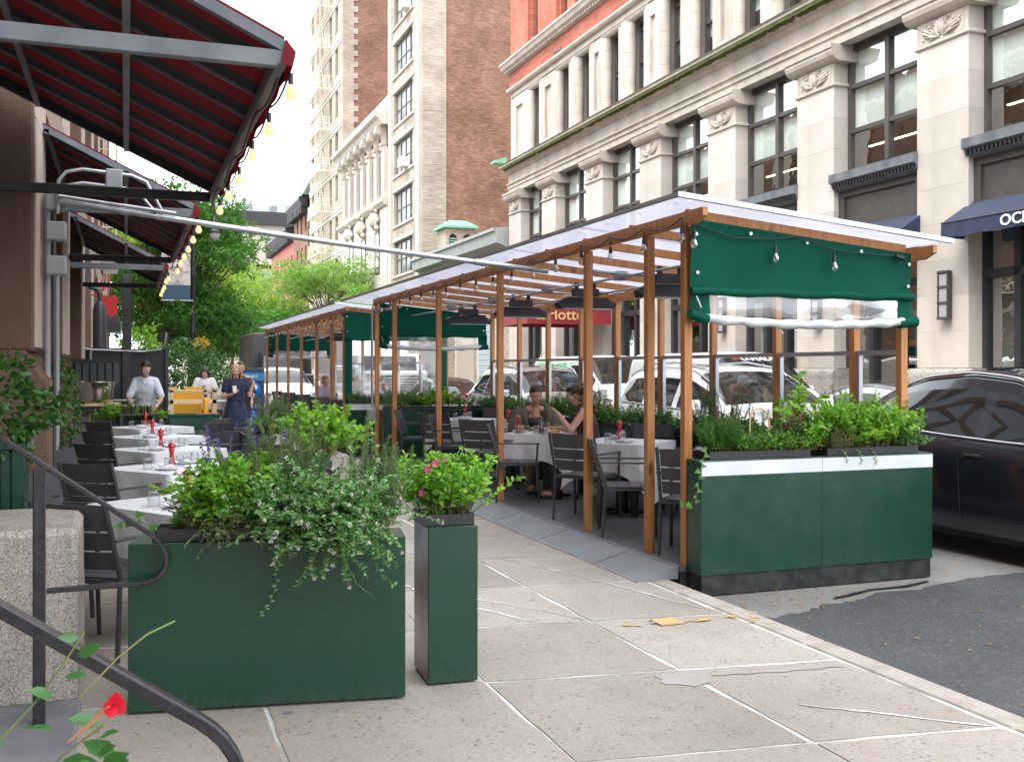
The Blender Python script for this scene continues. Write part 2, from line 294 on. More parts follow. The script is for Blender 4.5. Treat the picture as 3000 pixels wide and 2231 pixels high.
# ---------------------------------------------------------------- mesh building
col = S.collection
class MB:
    """gathers shapes and links them as one mesh object"""
    def __init__(s): s.v = []; s.f = []; s.m = []; s.s = []; s.X = None
    def add(s, vs, fs, mi=0, smooth=False):
        o = len(s.v)
        if s.X is not None: vs = [tuple(s.X @ Vector(v)) for v in vs]
        s.v += [tuple(v) for v in vs]; s.f += [tuple(o+i for i in f) for f in fs]; s.m += [mi]*len(fs); s.s += [smooth]*len(fs); return s
    def box(s, x0, x1, y0, y1, z0, z1, mi=0):
        return s.add([(x0, y0, z0), (x1, y0, z0), (x1, y1, z0), (x0, y1, z0), (x0, y0, z1), (x1, y0, z1), (x1, y1, z1), (x0, y1, z1)],
                     [(0, 3, 2, 1), (4, 5, 6, 7), (0, 1, 5, 4), (1, 2, 6, 5), (2, 3, 7, 6), (3, 0, 4, 7)], mi)
    def cbox(s, x0, x1, y0, y1, z0, z1, c=.005, mi=0):
        """box with every edge chamfered"""
        vs = []; idx = {}
        X = (x0, x1); Y = (y0, y1); Z = (z0, z1); sg = (1, -1)
        for i in (0, 1):
            for j in (0, 1):
                for k in (0, 1):
                    for a in range(3):
                        p = [X[i]+c*sg[i], Y[j]+c*sg[j], Z[k]+c*sg[k]]; p[a] = (X[i], Y[j], Z[k])[a]
                        idx[(i, j, k, a)] = len(vs); vs.append(tuple(p))
        fs = []
        g = lambda i, j, k, a: idx[(i, j, k, a)]
        for i in (0, 1): fs.append([g(i, 0, 0, 0), g(i, 1, 0, 0), g(i, 1, 1, 0), g(i, 0, 1, 0)][::1 if i else -1])
        for j in (0, 1): fs.append([g(0, j, 0, 1), g(0, j, 1, 1), g(1, j, 1, 1), g(1, j, 0, 1)][::1 if j else -1])
        for k in (0, 1): fs.append([g(0, 0, k, 2), g(1, 0, k, 2), g(1, 1, k, 2), g(0, 1, k, 2)][::1 if k else -1])
        for i in (0, 1):
            for j in (0, 1):
                f = [g(i, j, 0, 0), g(i, j, 1, 0), g(i, j, 1, 1), g(i, j, 0, 1)]; fs.append(f if i == j else f[::-1])
        for i in (0, 1):
            for k in (0, 1):
                f = [g(i, 0, k, 0), g(i, 0, k, 2), g(i, 1, k, 2), g(i, 1, k, 0)]; fs.append(f if i == k else f[::-1])
        for j in (0, 1):
            for k in (0, 1):
                f = [g(0, j, k, 1), g(1, j, k, 1), g(1, j, k, 2), g(0, j, k, 2)]; fs.append(f if j == k else f[::-1])
        for i in (0, 1):
            for j in (0, 1):
                for k in (0, 1):
                    f = [g(i, j, k, 0), g(i, j, k, 1), g(i, j, k, 2)]; fs.append(f if (i+j+k) % 2 else f[::-1])
        return s.add(vs, fs, mi)
    def prism(s, poly2, axis, a, b, mi=0, smooth=False):
        """poly2 = outline; axis 'x','y','z' = direction of extrusion from a to b"""
        n = len(poly2)
        put = {'x': lambda p, t: (t, p[0], p[1]), 'y': lambda p, t: (p[0], t, p[1]), 'z': lambda p, t: (p[0], p[1], t)}[axis]
        vs = [put(p, a) for p in poly2]+[put(p, b) for p in poly2]
        s.add(vs, [(i, (i+1) % n, n+(i+1) % n, n+i) for i in range(n)], mi, smooth)
        return s.add(vs, [tuple(range(n))[::-1], tuple(range(n, 2*n))], mi)
    def tube(s, path, r, n=8, mi=0, caps=True, flat=False, smooth=True):
        path = [Vector(p) for p in path]; rs = r if isinstance(r, (list, tuple)) else [r]*len(path)
        vs = []; up = None
        for i, p in enumerate(path):
            t = (path[min(i+1, len(path)-1)]-path[max(i-1, 0)]).normalized()
            if up is None: up = Vector((0, 0, 1)) if abs(t.z) < .9 else Vector((1, 0, 0))
            a = t.cross(up).normalized(); b = a.cross(t).normalized(); up = b
            for k in range(n):
                th = 2*PI*(k+.5)/n; vs.append(p+a*math.cos(th)*rs[i]+b*math.sin(th)*rs[i])
        fs = [(i*n+k, i*n+(k+1) % n, (i+1)*n+(k+1) % n, (i+1)*n+k) for i in range(len(path)-1) for k in range(n)]
        s.add(vs, fs, mi, smooth and not flat)
        if caps: s.add(vs[:n]+vs[-n:], [tuple(range(n))[::-1], tuple(range(n, 2*n))], mi)
        return s
    def lathe(s, prof, c=(0, 0, 0), n=16, mi=0, smooth=True, sx=1, sy=1):
        vs = [(c[0]+r*sx*math.cos(2*PI*k/n), c[1]+r*sy*math.sin(2*PI*k/n), c[2]+z) for r, z in prof for k in range(n)]
        fs = [(i*n+k, i*n+(k+1) % n, (i+1)*n+(k+1) % n, (i+1)*n+k) for i in range(len(prof)-1) for k in range(n)]
        return s.add(vs, fs, mi, smooth)
    def ball(s, c, r, n=10, mi=0, sx=1, sy=1, sz=1):
        m = max(4, n//2); pr = [(math.sin(PI*i/m)*r, -math.cos(PI*i/m)*r*sz) for i in range(m+1)]
        return s.lathe(pr, c, n, mi, True, sx, sy)
    def quad(s, a, b, c, d, mi=0): return s.add([a, b, c, d], [(0, 1, 2, 3)], mi)
    def build(s, name, mats, parent=None, loc=None, rot=None, label=None, kind=None):
        me = bpy.data.meshes.new(name); me.from_pydata(s.v, [], s.f)
        for m in (mats if isinstance(mats, (list, tuple)) else [mats]): me.materials.append(m)
        if len(s.f):
            me.polygons.foreach_set('material_index', s.m); me.polygons.foreach_set('use_smooth', s.s)
        me.update(); o = bpy.data.objects.new(name, me); col.objects.link(o)
        if parent: o.parent = parent
        if loc: o.location = loc
        if rot: o.rotation_euler = rot
        if label: o['label'] = label
        if kind: o['kind'] = kind
        return o
def thing(name, label, cat, loc=(0, 0, 0), rz=0, group=None):
    o = bpy.data.objects.new(name, None); col.objects.link(o); o.empty_display_size = .1
    o.location = loc; o.rotation_euler = (0, 0, rz); o['label'] = label; o['category'] = cat
    if group: o['group'] = group
    return o
def tag(o, label, cat, group=None):
    o['label'] = label; o['category'] = cat
    if group: o['group'] = group
    return o
def part(name, mesh_src, parent, loc=(0, 0, 0), rot=(0, 0, 0), scale=None, label=None):
    """another object sharing an existing part's mesh"""
    o = bpy.data.objects.new(name, mesh_src.data if hasattr(mesh_src, 'data') else mesh_src); col.objects.link(o)
    o.parent = parent; o.location = loc; o.rotation_euler = rot
    if scale: o.scale = scale
    if label: o['label'] = label
    return o
def kids(o): return KIDS(o)
def KIDS(o): return list(o.children)
def dup(root, loc, rz=None, label=None, group=None, scale=None, parent=None):
    r = root.copy(); col.objects.link(r); r.location = loc
    if rz is not None: r.rotation_euler = (0, 0, rz)
    if scale: r.scale = (scale,)*3 if isinstance(scale, (int, float)) else scale
    if label: r['label'] = label
    if group: r['group'] = group
    if parent: r.parent = parent
    def rec(src, dst):
        for ch in list(src.children):
            c = ch.copy(); col.objects.link(c); c.parent = dst; rec(ch, c)
    rec(root, r); return r
def text(name, body, size, mt, parent, loc, rot, extrude=.004, sx=1, shear=0, align='CENTER', bold=0):
    cu = bpy.data.curves.new(name, 'FONT'); cu.body = body; cu.size = size; cu.extrude = extrude; cu.align_x = align; cu.align_y = 'CENTER'
    cu.offset = bold; cu.shear = shear; cu.resolution_u = 3; cu.materials.append(mt); o = bpy.data.objects.new(name, cu); col.objects.link(o)
    me = bpy.data.meshes.new_from_object(o); bpy.data.objects.remove(o); bpy.data.curves.remove(cu)
    o = bpy.data.objects.new(name, me); col.objects.link(o)
    o.parent = parent; o.location = loc; o.rotation_euler = rot; o.scale = (sx, 1, 1); return o
# ---------------------------------------------------------------- ground, road, pavements
def struct(name, mb, m, loc=None): o = mb.build(name, m, loc=loc); o['kind'] = 'structure'; return o
struct('ground', MB().quad((-400, -200, -.16), (400, -200, -.16), (400, 900, -.16), (-400, 900, -.16)), asp)
road = struct('road', MB().quad((3.87, -20, -.10), (12.9, -20, -.10), (12.9, 260, -.10), (3.87, 260, -.10)), asp)
# dark repair patch with a ragged edge, lying on the old asphalt
ed = [(3.88, 6.15), (4.15, 6.02), (4.5, 6.12), (4.75, 6.22), (5.0, 6.28), (5.4, 6.42), (5.8, 6.40), (6.4, 6.62), (7.2, 6.62), (8.5, 6.9), (10, 7.0), (12.8, 7.1)]
pts = []
for (a, b), (c, d) in zip(ed[:-1], ed[1:]):
    for k in range(6): t = k/6; pts.append((a+(c-a)*t, b+(d-b)*t+RN.uniform(-.035, .035), -.096))
pts += [(12.8, 7.1, -.096)]
m = MB(); n = len(pts); m.add(pts+[(p[0], -15, -.096) for p in pts], [(i, n+i, n+i+1, i+1) for i in range(n-1)]); struct('asphalt_patch', m, aspn)
# seam of tar along the patch edge
m = MB(); tp = [(4.9, 6.35), (5.1, 6.42), (5.35, 6.50), (5.7, 6.52), (6.0, 6.60)]
m.add([(x, y-.012-.02*(i % 2), -.091) for i, (x, y) in enumerate(tp)]+[(x, y+.02, -.091) for x, y in tp], [(i, i+1, 5+i+1, 5+i) for i in range(4)])
struct('tar_seam', m, black)
# kerb stones, each about 1.5 m
kb = None
kroot = bpy.data.objects.new('kerb', None); col.objects.link(kroot); kroot['kind'] = 'structure'
y = -1.0
while y < 60:
    L = 1.52
    if kb is None: kb = MB().cbox(3.70, 3.865, 0, L-.012, -.16, .004, .012).build('kerb_stone', kerbm, kroot, (0, y, 0))
    else: part('kerb_stone', kb, kroot, (0, y, 0))
    y += L
struct('far_kerb', MB().cbox(12.9, 13.06, -20, 260, -.16, .03, .015), kerbm)
struct('far_sidewalk', MB().box(13.06, 16.5, -20, 260, -.15, .02), conc)
# near pavement: sealant sheet, slabs standing 4 mm proud of it, skewed joints
SK = -.14
sw = MB().quad((-6, -3, -.0045), (3.70, -3, -.0045), (3.70, 62, -.0045), (-6, 62, -.0045)).build('sidewalk', mortar); sw['kind'] = 'structure'
xs = [-5.6, -4.3, -3.2, -2.1, -1.15, -.55, .62, 1.715, 2.76, 3.685]
ys = [-2.0, -.9, .2, 1.2, 2.3, 3.87, 5.02, 6.15, 7.3, 8.45]+[8.45+1.16*k for k in range(1, 20)]
slabs = {}
for i in range(len(xs)-1):
    for j in range(len(ys)-1):
        if j > 18 and i < 4: continue
        x0, x1, y0, y1 = xs[i], xs[i+1], ys[j], ys[j+1]; g = .006+.005*((i*7+j*3) % 3)
        m = MB(); nx, ny = 5, 5; top = []
        for (u0, v0, u1, v1) in ((0, 0, 1, 0), (1, 0, 1, 1), (1, 1, 0, 1), (0, 1, 0, 0)):
            for k in range(6):
                t = k/6; u = u0+(u1-u0)*t; v = v0+(v1-v0)*t; jx, jy = RN.uniform(-.009, .007), RN.uniform(-.007, .009)
                X = x0+g+(x1-x0-2*g)*u+jx; Y = y0+g+(y1-y0-2*g)*v+jy+SK*(X-1.7)*(1 if j < 14 else .6); top.append((X, Y))
        dz = RN.uniform(-.0008, .0008)
        m.add([(X, Y, dz) for X, Y in top]+[(X, Y, -.05) for X, Y in top], [tuple(range(24))]+[(k, k+24, (k+1) % 24+24, (k+1) % 24) for k in range(24)])
        m.build('paving_slab', conc, sw)
# cracks filled with white sealant
def crack(pts, w, mt, z=.0035, name='crack_seal'):
    P = []
    for (a, b), (c, d) in zip(pts[:-1], pts[1:]):
        for k in range(5): t = k/5; P.append((a+(c-a)*t+RN.uniform(-.012, .012), b+(d-b)*t+RN.uniform(-.012, .012)))
    P.append(pts[-1]); m = MB(); n = len(P); vs = []
    for i, (x, y) in enumerate(P):
        q, r = P[max(i-1, 0)], P[min(i+1, n-1)]; dx, dy = r[0]-q[0], r[1]-q[1]; L = math.hypot(dx, dy) or 1; ww = w*RN.uniform(.5, 1.5)/2
        vs += [(x-dy/L*ww, y+dx/L*ww, z), (x+dy/L*ww, y-dx/L*ww, z)]
    m.add(vs, [(2*i, 2*i+1, 2*i+3, 2*i+2) for i in range(n-1)]); return m.build(name, mt, sw)
crack([(1.93, 7.55), (1.98, 7.1), (2.2, 6.6), (2.42, 6.1)], .018, mortar)
crack([(1.75, 7.7), (2.15, 7.05), (2.6, 6.35), (2.74, 6.05)], .012, mortar)
crack([(3.0, 4.15), (3.25, 3.95), (3.62, 3.62)], .014, mortar)
crack([(2.75, 8.9), (3.2, 7.6), (3.62, 6.05)], .016, mortar)
def blob(cx, cy, rx, ry, mt, name, z=.003, rot=0, n=18, jit=.25):
    m = MB(); vs = []
    for k in range(n):
        t = 2*PI*k/n; f = 1+RN.uniform(-jit, jit); X, Y = rx*math.cos(t)*f, ry*math.sin(t)*f
        vs.append((cx+X*math.cos(rot)-Y*math.sin(rot), cy+X*math.sin(rot)+Y*math.cos(rot), z))
    m.add(vs, [tuple(range(n))]); return m.build(name, mt, sw)
blob(2.72, 4.72, .17, .13, patchm, 'repair_patch', rot=.4)
crack([(2.85, 4.72), (3.2, 4.66), (3.62, 4.62)], .03, patchm, .0032, 'repair_patch')
blob(2.62, 8.9, .36, .26, patchm, 'repair_patch', rot=.5)
blob(2.66, 8.88, .20, .13, mortar, 'repair_patch', z=.0045, rot=.5)
# yellow survey mark round a small drain lid
for q in range(16): blob(3.20+RN.gauss(0, .2), 5.80+RN.gauss(0, .03), RN.uniform(.02, .07), RN.uniform(.008, .02), yellowpaint, 'survey_mark', z=.0035+q*.0004, rot=-.12+RN.uniform(-.3, .3), jit=.5)
for q in range(8): blob(3.78+RN.gauss(0, .04), 5.75+RN.gauss(0, .12), .03, .012, yellowpaint, 'survey_mark', z=.0055+q*.0004, rot=RN.uniform(-1, 1), jit=.5)
m = MB(); m.box(3.12, 3.28, 5.73, 5.87, .004, .011); m.box(3.125, 3.275, 5.735, 5.74, .011, .014); 
lid = m.build('drain_lid', yellowpaint); tag(lid, 'small yellow-painted square lid set in the sidewalk near the kerb', 'drain lid')
# fallen leaves and crumbs
m = MB()
def litter(m, x, y, z, s):
    a = RN.uniform(0, 6.28); c, d = math.cos(a)*s, math.sin(a)*s
    m.add([(x-c, y-d, z), (x+d*.5, y-c*.5, z+.3*s), (x+c, y+d, z+.1*s), (x-d*.5, y+c*.5, z+.25*s)], [(0, 1, 2, 3)])
for _ in range(55): litter(m, RN.gauss(1.0, .3), RN.uniform(4.55, 4.85), .004, RN.uniform(.004, .012))
for _ in range(40): litter(m, RN.uniform(1.6, 3.6), RN.uniform(3.2, 9), .004, RN.uniform(.004, .009))
for _ in range(110): litter(m, RN.uniform(3.9, 8.5), RN.uniform(3.6, 7.2), -.09, RN.uniform(.006, .022))
for _ in range(60): litter(m, RN.gauss(4.5, .4), RN.gauss(6.4, .2), -.09, RN.uniform(.006, .025))
o = m.build('leaf_litter', dleaf); o['kind'] = 'stuff'; o['label'] = 'dry leaf crumbs scattered on pavement and road'

# ---------------------------------------------------------------- stoop at the left: step, granite block, two handrails
st = MB().cbox(-3.0, -.20, 4.28, 5.35, -.02, .035, .012).build('stone_step', mat('bluestone', (.12, .12, .13), .7, col2=(.18, .18, .19), scale=3, bs=.2)); st['kind'] = 'structure'
b = MB().cbox(-2.2, -.215, 5.36, 6.24, .0, .84, .03).build('granite_block', granite)
tag(b, 'speckled grey granite block beside the steps at the left edge', 'stone block')
def arcpts(c, r, a0, a1, n, plane_y, tilt=0):
    return [(c[0]+r*math.cos(a0+(a1-a0)*k/n), plane_y, c[1]+r*math.sin(a0+(a1-a0)*k/n)) for k in range(n+1)]
def fbar(path, w, h):
    """flat-topped rounded bar swept along a path in a plane y=const"""
    m = MB(); path = [Vector(p) for p in path]; vs = []; sec = [(-.5, -.32), (-.36, -.5), (.36, -.5), (.5, -.32), (.5, .32), (.36, .5), (-.36, .5), (-.5, .32)]
    for i, p in enumerate(path):
        t = (path[min(i+1, len(path)-1)]-path[max(i-1, 0)]).normalized(); nrm = Vector((0, 1, 0)).cross(t)
        for a, bb in sec: vs.append(p+Vector((0, 1, 0))*a*w+nrm*bb*h)
    n = 8; m.add(vs, [(i*n+k, i*n+(k+1) % n, (i+1)*n+(k+1) % n, (i+1)*n+k) for i in range(len(path)-1) for k in range(n)]+[tuple(range(n))[::-1], tuple(range(len(vs)-n, len(vs)))], smooth=False)
    return m
t = thing('handrail', 'black iron handrail with a looped end in front of the granite block', 'handrail', (0, 0, 0))
yA = 5.02
pa = [(-2.6, yA, 2.82), (-.52, yA, 1.305), (-.35, yA, 1.18), (.04, yA, .895), (.10, yA, .85), (.14, yA, .81), (.168, yA, .765), (.175, yA, .72), (.165, yA, .68), (.135, yA, .645), (.09, yA, .63), (.03, yA, .624), (-.33, yA, .62)]
fbar(pa, .038, .022).build('top_rail', rail, t)
MB().cbox(-.385, -.335, yA-.025, yA+.025, .03, 1.165, .005).build('post', rail, t)
t = thing('handrail', 'thick dark handrail sloping down across the bottom left corner, nearest the camera', 'handrail', (0, 0, 0))
yB = 2.9
pb = [(-2.2, yB, 2.33), (-.298, yB, .997), (.181, yB, .66), (.215, yB, .632), (.245, yB, .600), (.270, yB, .56), (.288, yB, .515), (.297, yB, .46), (.30, yB, .38), (.30, yB, .0)]
fbar(pb, .052, .036).build('top_rail', rail, t)
# ---------------------------------------------------------------- the stone-fronted corner building across the street
BX = 16.5                                     # plane of the pilaster fronts
main = thing('stone_building', 'limestone building with carved pilasters, mossy cornice and red brick upper floors', 'building')
edges = [-.3+14.35-4.43, 14.1, 18.5, 22.9, 27.35, 31.8, 36.25, 40.75, 44.75]    # far edge of each pilaster (Y)
PW = 1.5
# shaft stones
blk = MB().cbox(BX, BX+.62, 0, PW, 0, .778, .003).build('stone_block', lime, main, (0, edges[1]-PW, 1.62))
first = True
for e in edges[1:]:
    for k in range(9):
        if first: first = False; continue
        part('stone_block', blk, main, (0, e-PW, 1.62+.78*k))
bs = None
for e in edges[1:]:
    if bs is None:
        m = MB(); pr = [(BX-.17, 0), (BX-.17, 1.45), (BX-.155, 1.53), (BX-.11, 1.585), (BX-.04, 1.61), (BX+.6, 1.61), (BX+.6, 0)]
        m.prism([(p[0], p[1]) for p in pr], 'y', -.17, PW+.17); bs = m.build('plinth', plinthst, main, (0, e-PW, 0))
    else: part('plinth', bs, main, (0, e-PW, 0))
# capital: necking, carved panel, ovolo, abacus
def carved(m, x, y0, y1, z0, z1, n=46, seed=3, flat=.03):
    r = random.Random(seed); w, h = y1-y0, z1-z0
    m.box(x, x+.05, y0, y1, z0, z1)
    cy, cz = (y0+y1)/2, z0+h*.55
    m.ball((x, cy, cz), .12*w/1.2, 8, sx=.5, sz=1.6)
    for s in (-1, 1):
        for k in range(9):                                    # acanthus ribs fanning from the bottom centre
            a = rad(8+k*10); L = (.42+.16*math.sin(k*1.1))*w
            p0 = (x-.005, cy+s*.06, z0+.05); p1 = (x-.05, cy+s*math.cos(a)*L*.55, z0+.06+math.sin(a)*L*.45); p2 = (x-.01, cy+s*min(math.cos(a)*L, w*.46), z0+min(.1+math.sin(a)*L*.72, h*.92))
            m.tube([p0, p1, p2], [.012, .03, .008], 5)
        for k in range(7): m.ball((x-.012, cy+s*r.uniform(.1, .46)*w, z0+r.uniform(.1, .9)*h), r.uniform(.025, .05), 6)
m = MB(); m.box(BX, BX+.6, 0, PW, 0, 1.0); m.cbox(BX-.05, BX+.6, -.06, PW+.06, -.03, .055, .02)
m.prism([(BX-.02, .56), (BX-.12, .60), (BX-.20, .68), (BX-.235, .78), (BX-.22, .84), (BX-.26, .86), (BX-.26, .96), (BX+.6, .96), (BX+.6, .56)], 'y', -.22, PW+.22)
cap = m.build('capital', limed, main, (0, edges[1]-PW, 8.66))
for i, e in enumerate(edges[2:]): part('capital', cap, main, (0, e-PW, 8.66))
m = MB(); carved(m, BX-.015, .12, PW-.12, .07, .55); cv = m.build('carved_panel', limed, cap)
for o in list(main.children):
    if o.name.startswith('capital') and o is not cap: part('carved_panel', cv, o)
# entablature blocks with mouldings; cornice with moss
ent = [(BX+.35, 0), (BX+.02, 0), (BX+.02, .22), (BX-.03, .235), (BX-.03, .36), (BX-.10, .40), (BX-.10, .44), (BX+.02, .46), (BX+.02, .86), (BX-.05, .90), (BX-.12, .98), (BX+.35, .98)]
cor = [(BX+.35, 0), (BX-.16, 0), (BX-.24, .06), (BX-.28, .14), (BX-.44, .16), (BX-.45, .24), (BX-.50, .27), (BX+.35, .32)]
eb = cb = None; y = 6.0; k = 0
while y < 44.7:
    L = min(2.22, 44.9-y)
    if eb is None:
        eb = MB().prism(ent, 'y', .004, L-.004).build('entablature_stone', limed, main, (0, y, 9.63)); cb = MB().prism(cor, 'y', .003, L-.003).build('cornice_stone', limed, main, (0, y, 10.615))
    else:
        part('entablature_stone', eb, main, (0, y, 9.63), scale=(1, L/2.22, 1)); part('cornice_stone', cb, main, (0, y, 10.615), scale=(1, L/2.22, 1))
    y += L
m = MB()                                       # moss hanging on the cornice soffit and fascia
for k in range(520):
    yy = RN.uniform(7, 44.8); L = RN.uniform(.1, .6); h = RN.uniform(.08, .28)
    m.add([(BX-.452, yy, 10.85), (BX-.452, yy+L, 10.85), (BX-.40, yy+L*.8, 10.775-h*.3), (BX-.40, yy+L*.1, 10.775-h*.3)], [(0, 1, 2, 3)])
    m.add([(BX-.286, yy, 10.77), (BX-.286, yy+L, 10.77), (BX-.245, yy+L*.8, 10.68), (BX-.245, yy+L*.2, 10.68-h*.3)], [(0, 1, 2, 3)])
o = m.build('moss', moss, main, kind='stuff')
# windows of the first floor, framed in dark bronze: 2 x 3 panes, blinds behind the upper two rows
WX = BX+.42
def window_unit(mb, y0, y1, z0, z1, cols, rows, x, fr=.09, fd=.1):
    mb.box(x, x+fd, y0, y0+fr, z0, z1); mb.box(x, x+fd, y1-fr, y1, z0, z1); mb.box(x, x+fd, y0+fr, y1-fr, z1-fr, z1); mb.box(x, x+fd, y0+fr, y1-fr, z0, z0+fr)
    for c in cols: mb.box(x-.03, x+fd-.002, c-fr*.55, c+fr*.55, z0+fr, z1-fr)
    for r in rows: mb.box(x-.012, x+fd-.004, y0+fr, y1-fr, r-fr*.4, r+fr*.4)
bay0, bay1 = 0., 4.43-PW
BW = bay1
wroot = bpy.data.objects.new('window', None); col.objects.link(wroot); wroot.parent = main; wroot.location = (0, edges[1], 6.45)
m = MB(); window_unit(m, 0, BW, 0, 3.16, [BW/2], [1.05, 2.15], WX, .13, .14); m.build('frame', frame, wroot)
MB().quad((WX+.06, .1, .1), (WX+.06, BW-.1, .1), (WX+.06, BW-.1, 3.06), (WX+.06, .1, 3.06)).build('pane', pane, wroot)
MB().quad((WX+.16, .08, .98), (WX+.16, BW/2-.02, .98), (WX+.16, BW/2-.02, 3.1), (WX+.16, .08, 3.1)).quad((WX+.16, BW/2+.02, 1.0), (WX+.16, BW-.08, 1.0), (WX+.16, BW-.08, 3.1), (WX+.16, BW/2+.02, 3.1)).build('blind', blind, wroot)
MB().box(WX+.55, WX+.62, .2, BW-.1, .72, .745).build('ceiling_light', tube_light, wroot)
MB().box(WX+.30, WX+.36, .02, .55, .05, 3.1).build('inner_column', whitep, wroot)
bays = [(edges[i], edges[i+1]-PW) for i in range(1, len(edges)-1)]
for i, (a, b2) in enumerate(bays):
    if i: dup(wroot, (0, a, 6.45), scale=(1, (b2-a)/BW, 1))
dup(wroot, (0, edges[0], 6.45))
# dark room shells behind the openings (floor slab, back wall, soffits)
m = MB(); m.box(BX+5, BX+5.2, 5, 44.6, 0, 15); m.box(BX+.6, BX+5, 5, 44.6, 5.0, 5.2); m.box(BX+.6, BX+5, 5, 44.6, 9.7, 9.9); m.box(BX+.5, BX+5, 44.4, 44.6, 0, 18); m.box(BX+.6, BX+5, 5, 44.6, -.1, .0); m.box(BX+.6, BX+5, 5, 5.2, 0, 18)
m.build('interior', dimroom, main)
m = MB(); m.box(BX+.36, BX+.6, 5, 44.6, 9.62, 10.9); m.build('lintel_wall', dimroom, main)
# sill + spandrel under each first-floor window
sp = bpy.data.objects.new('spandrel', None); col.objects.link(sp); sp.parent = main; sp.location = (0, edges[1], 0)
m = MB(); m.prism([(BX+.5, 6.46), (BX-.0, 6.44), (BX-.14, 6.40), (BX-.14, 6.20), (BX-.06, 6.16), (BX-.02, 6.05), (BX+.10, 6.0), (BX+.5, 6.0)], 'y', -.03, BW+.03); m.build('sill', greybar, sp)
m = MB(); m.box(BX+.2, BX+.5, 0, BW, 4.75, 6.0)
m.box(BX+.14, BX+.2, 0, BW, 5.84, 6.0); m.box(BX+.14, BX+.2, 0, .22, 5.1, 5.84); m.box(BX+.14, BX+.2, BW-.22, BW, 5.1, 5.84); m.box(BX+.10, BX+.2, 0, BW, 4.98, 5.1); m.box(BX+.06, BX+.2, 0, BW, 4.72, 4.80)
m.build('panel', frame, sp)
m = MB()
for k in range(26): m.box(BX-.09, BX-.03, .02+k*BW/26, .02+k*BW/26+.06, 6.07, 6.16)
m.build('dentil', black, sp, kind='stuff')
for i, (a, b2) in enumerate(bays):
    if i: dup(sp, (0, a, 0), scale=(1, (b2-a)/BW, 1))
# shopfronts
sf = bpy.data.objects.new('shopfront', None); col.objects.link(sf); sf.parent = main; sf.location = (0, edges[1], 0)
m = MB(); window_unit(m, 0, BW, .35, 4.75, [1.0, 1.95], [3.55], WX-.05, .15, .16); m.box(WX-.08, WX+.1, .15, BW-.15, .12, .5); m.box(WX-.08, WX+.1, .15, BW-.15, 3.5, 3.68)
m.build('frame', framep, sf)
MB().quad((WX+.04, .1, .5), (WX+.04, BW-.1, .5), (WX+.04, BW-.1, 4.7), (WX+.04, .1, 4.7)).build('pane', paned, sf)
m = MB()
for yy in (.28, 2.1):
    vs = []; n = 14
    for k in range(n): vs += [(WX+.25+.035*(k % 2), yy+.045*k, .3), (WX+.25+.035*(k % 2), yy+.045*k, 4.6)]
    m.add(vs, [(2*k, 2*k+2, 2*k+3, 2*k+1) for k in range(n-1)], smooth=True)
m.build('curtain', curtain, sf)
for i, (a, b2) in enumerate(bays):
    if i: dup(sf, (0, a, 0), scale=(1, (b2-a)/BW, 1))
# wall lamps on the pilasters
wl0 = None
for i, e in enumerate(edges[2:6]):
    lb = ('just right of the near parasol-less bay', 'left of the navy awning lettered OCEA', 'behind the green canvas end', 'above the white cars')[i]
    if wl0 is None:
        wl0 = thing('wall_lamp', 'dark bronze wall lamp with frosted panes on the pilaster nearest the right edge', 'wall lamp', (BX, e-PW*.62, 2.65), 0, 'wall lamps on the pilasters')
        m = MB(); m.box(-.12, -.02, -.13, .13, 0, 1.05); m.box(-.16, -.12, -.15, -.12, 0, 1.05); m.box(-.16, -.12, .12, .15, 0, 1.05)
        for z in (0, .34, .68, 1.0): m.box(-.165, -.11, -.16, .16, z, z+.05)
        m.build('body', frame, wl0); MB().box(-.145, -.122, -.11, .11, .06, .98).build('lamp_shade', lampglass, wl0)
    else: dup(wl0, (BX, e-PW*.62, 2.65), label='dark bronze wall lamp on the %s pilaster from the right edge' % ('second', 'third', 'fourth')[i-1])
# navy awnings
def navy_awning(a, b2, label, txt_y):
    t = thing('awning', label, 'awning', (0, 0, 0), 0, 'navy shop awnings')
    m = MB(); x0, x1 = BX+.12, BX-.62; n = 14
    for k in range(n):
        ya, yb = a-.1+(b2-a+.2)*k/n, a-.1+(b2-a+.2)*(k+1)/n
        m.add([(x0, ya, 5.08), (x1, ya, 4.62), (x1, yb, 4.62), (x0, yb, 5.08)], [(0, 1, 2, 3)])
    m.add([(x0, a-.1, 5.08), (x1, a-.1, 4.62), (x1, a-.1, 4.32), (x0, a-.1, 4.32)], [(3, 2, 1, 0)]); m.add([(x0, b2+.1, 5.08), (x1, b2+.1, 4.62), (x1, b2+.1, 4.32), (x0, b2+.1, 4.32)], [(0, 1, 2, 3)])
    m.build('canopy', navy, t)
    m = MB(); n = 24; vs = []
    for k in range(n+1): yy = a-.1+(b2-a+.2)*k/n; vs += [(x1-.004, yy, 4.62), (x1-.02+.012*math.sin(k*1.7), yy, 4.30+.012*math.sin(k*.9))]
    m.add(vs, [(2*k, 2*k+2, 2*k+3, 2*k+1) for k in range(n)], smooth=True); m.build('valance', navy, t)
    text('lettering', 'OCEANS', .30, lettw, t, (x1-.035, txt_y, 4.46), (PI/2, 0, -PI/2), .006, 1.15, bold=.004)
    MB().tube([(x1, a-.1, 4.62), (x1, b2+.1, 4.62)], .02, 6).build('front_bar', framep, t)
navy_awning(edges[1], edges[2]-PW, 'navy shop awning lettered OCEANS at the right edge', 14.85)
navy_awning(edges[2], edges[3]-PW, 'navy shop awning whose last letters show above the dining shed roof', 19.8)
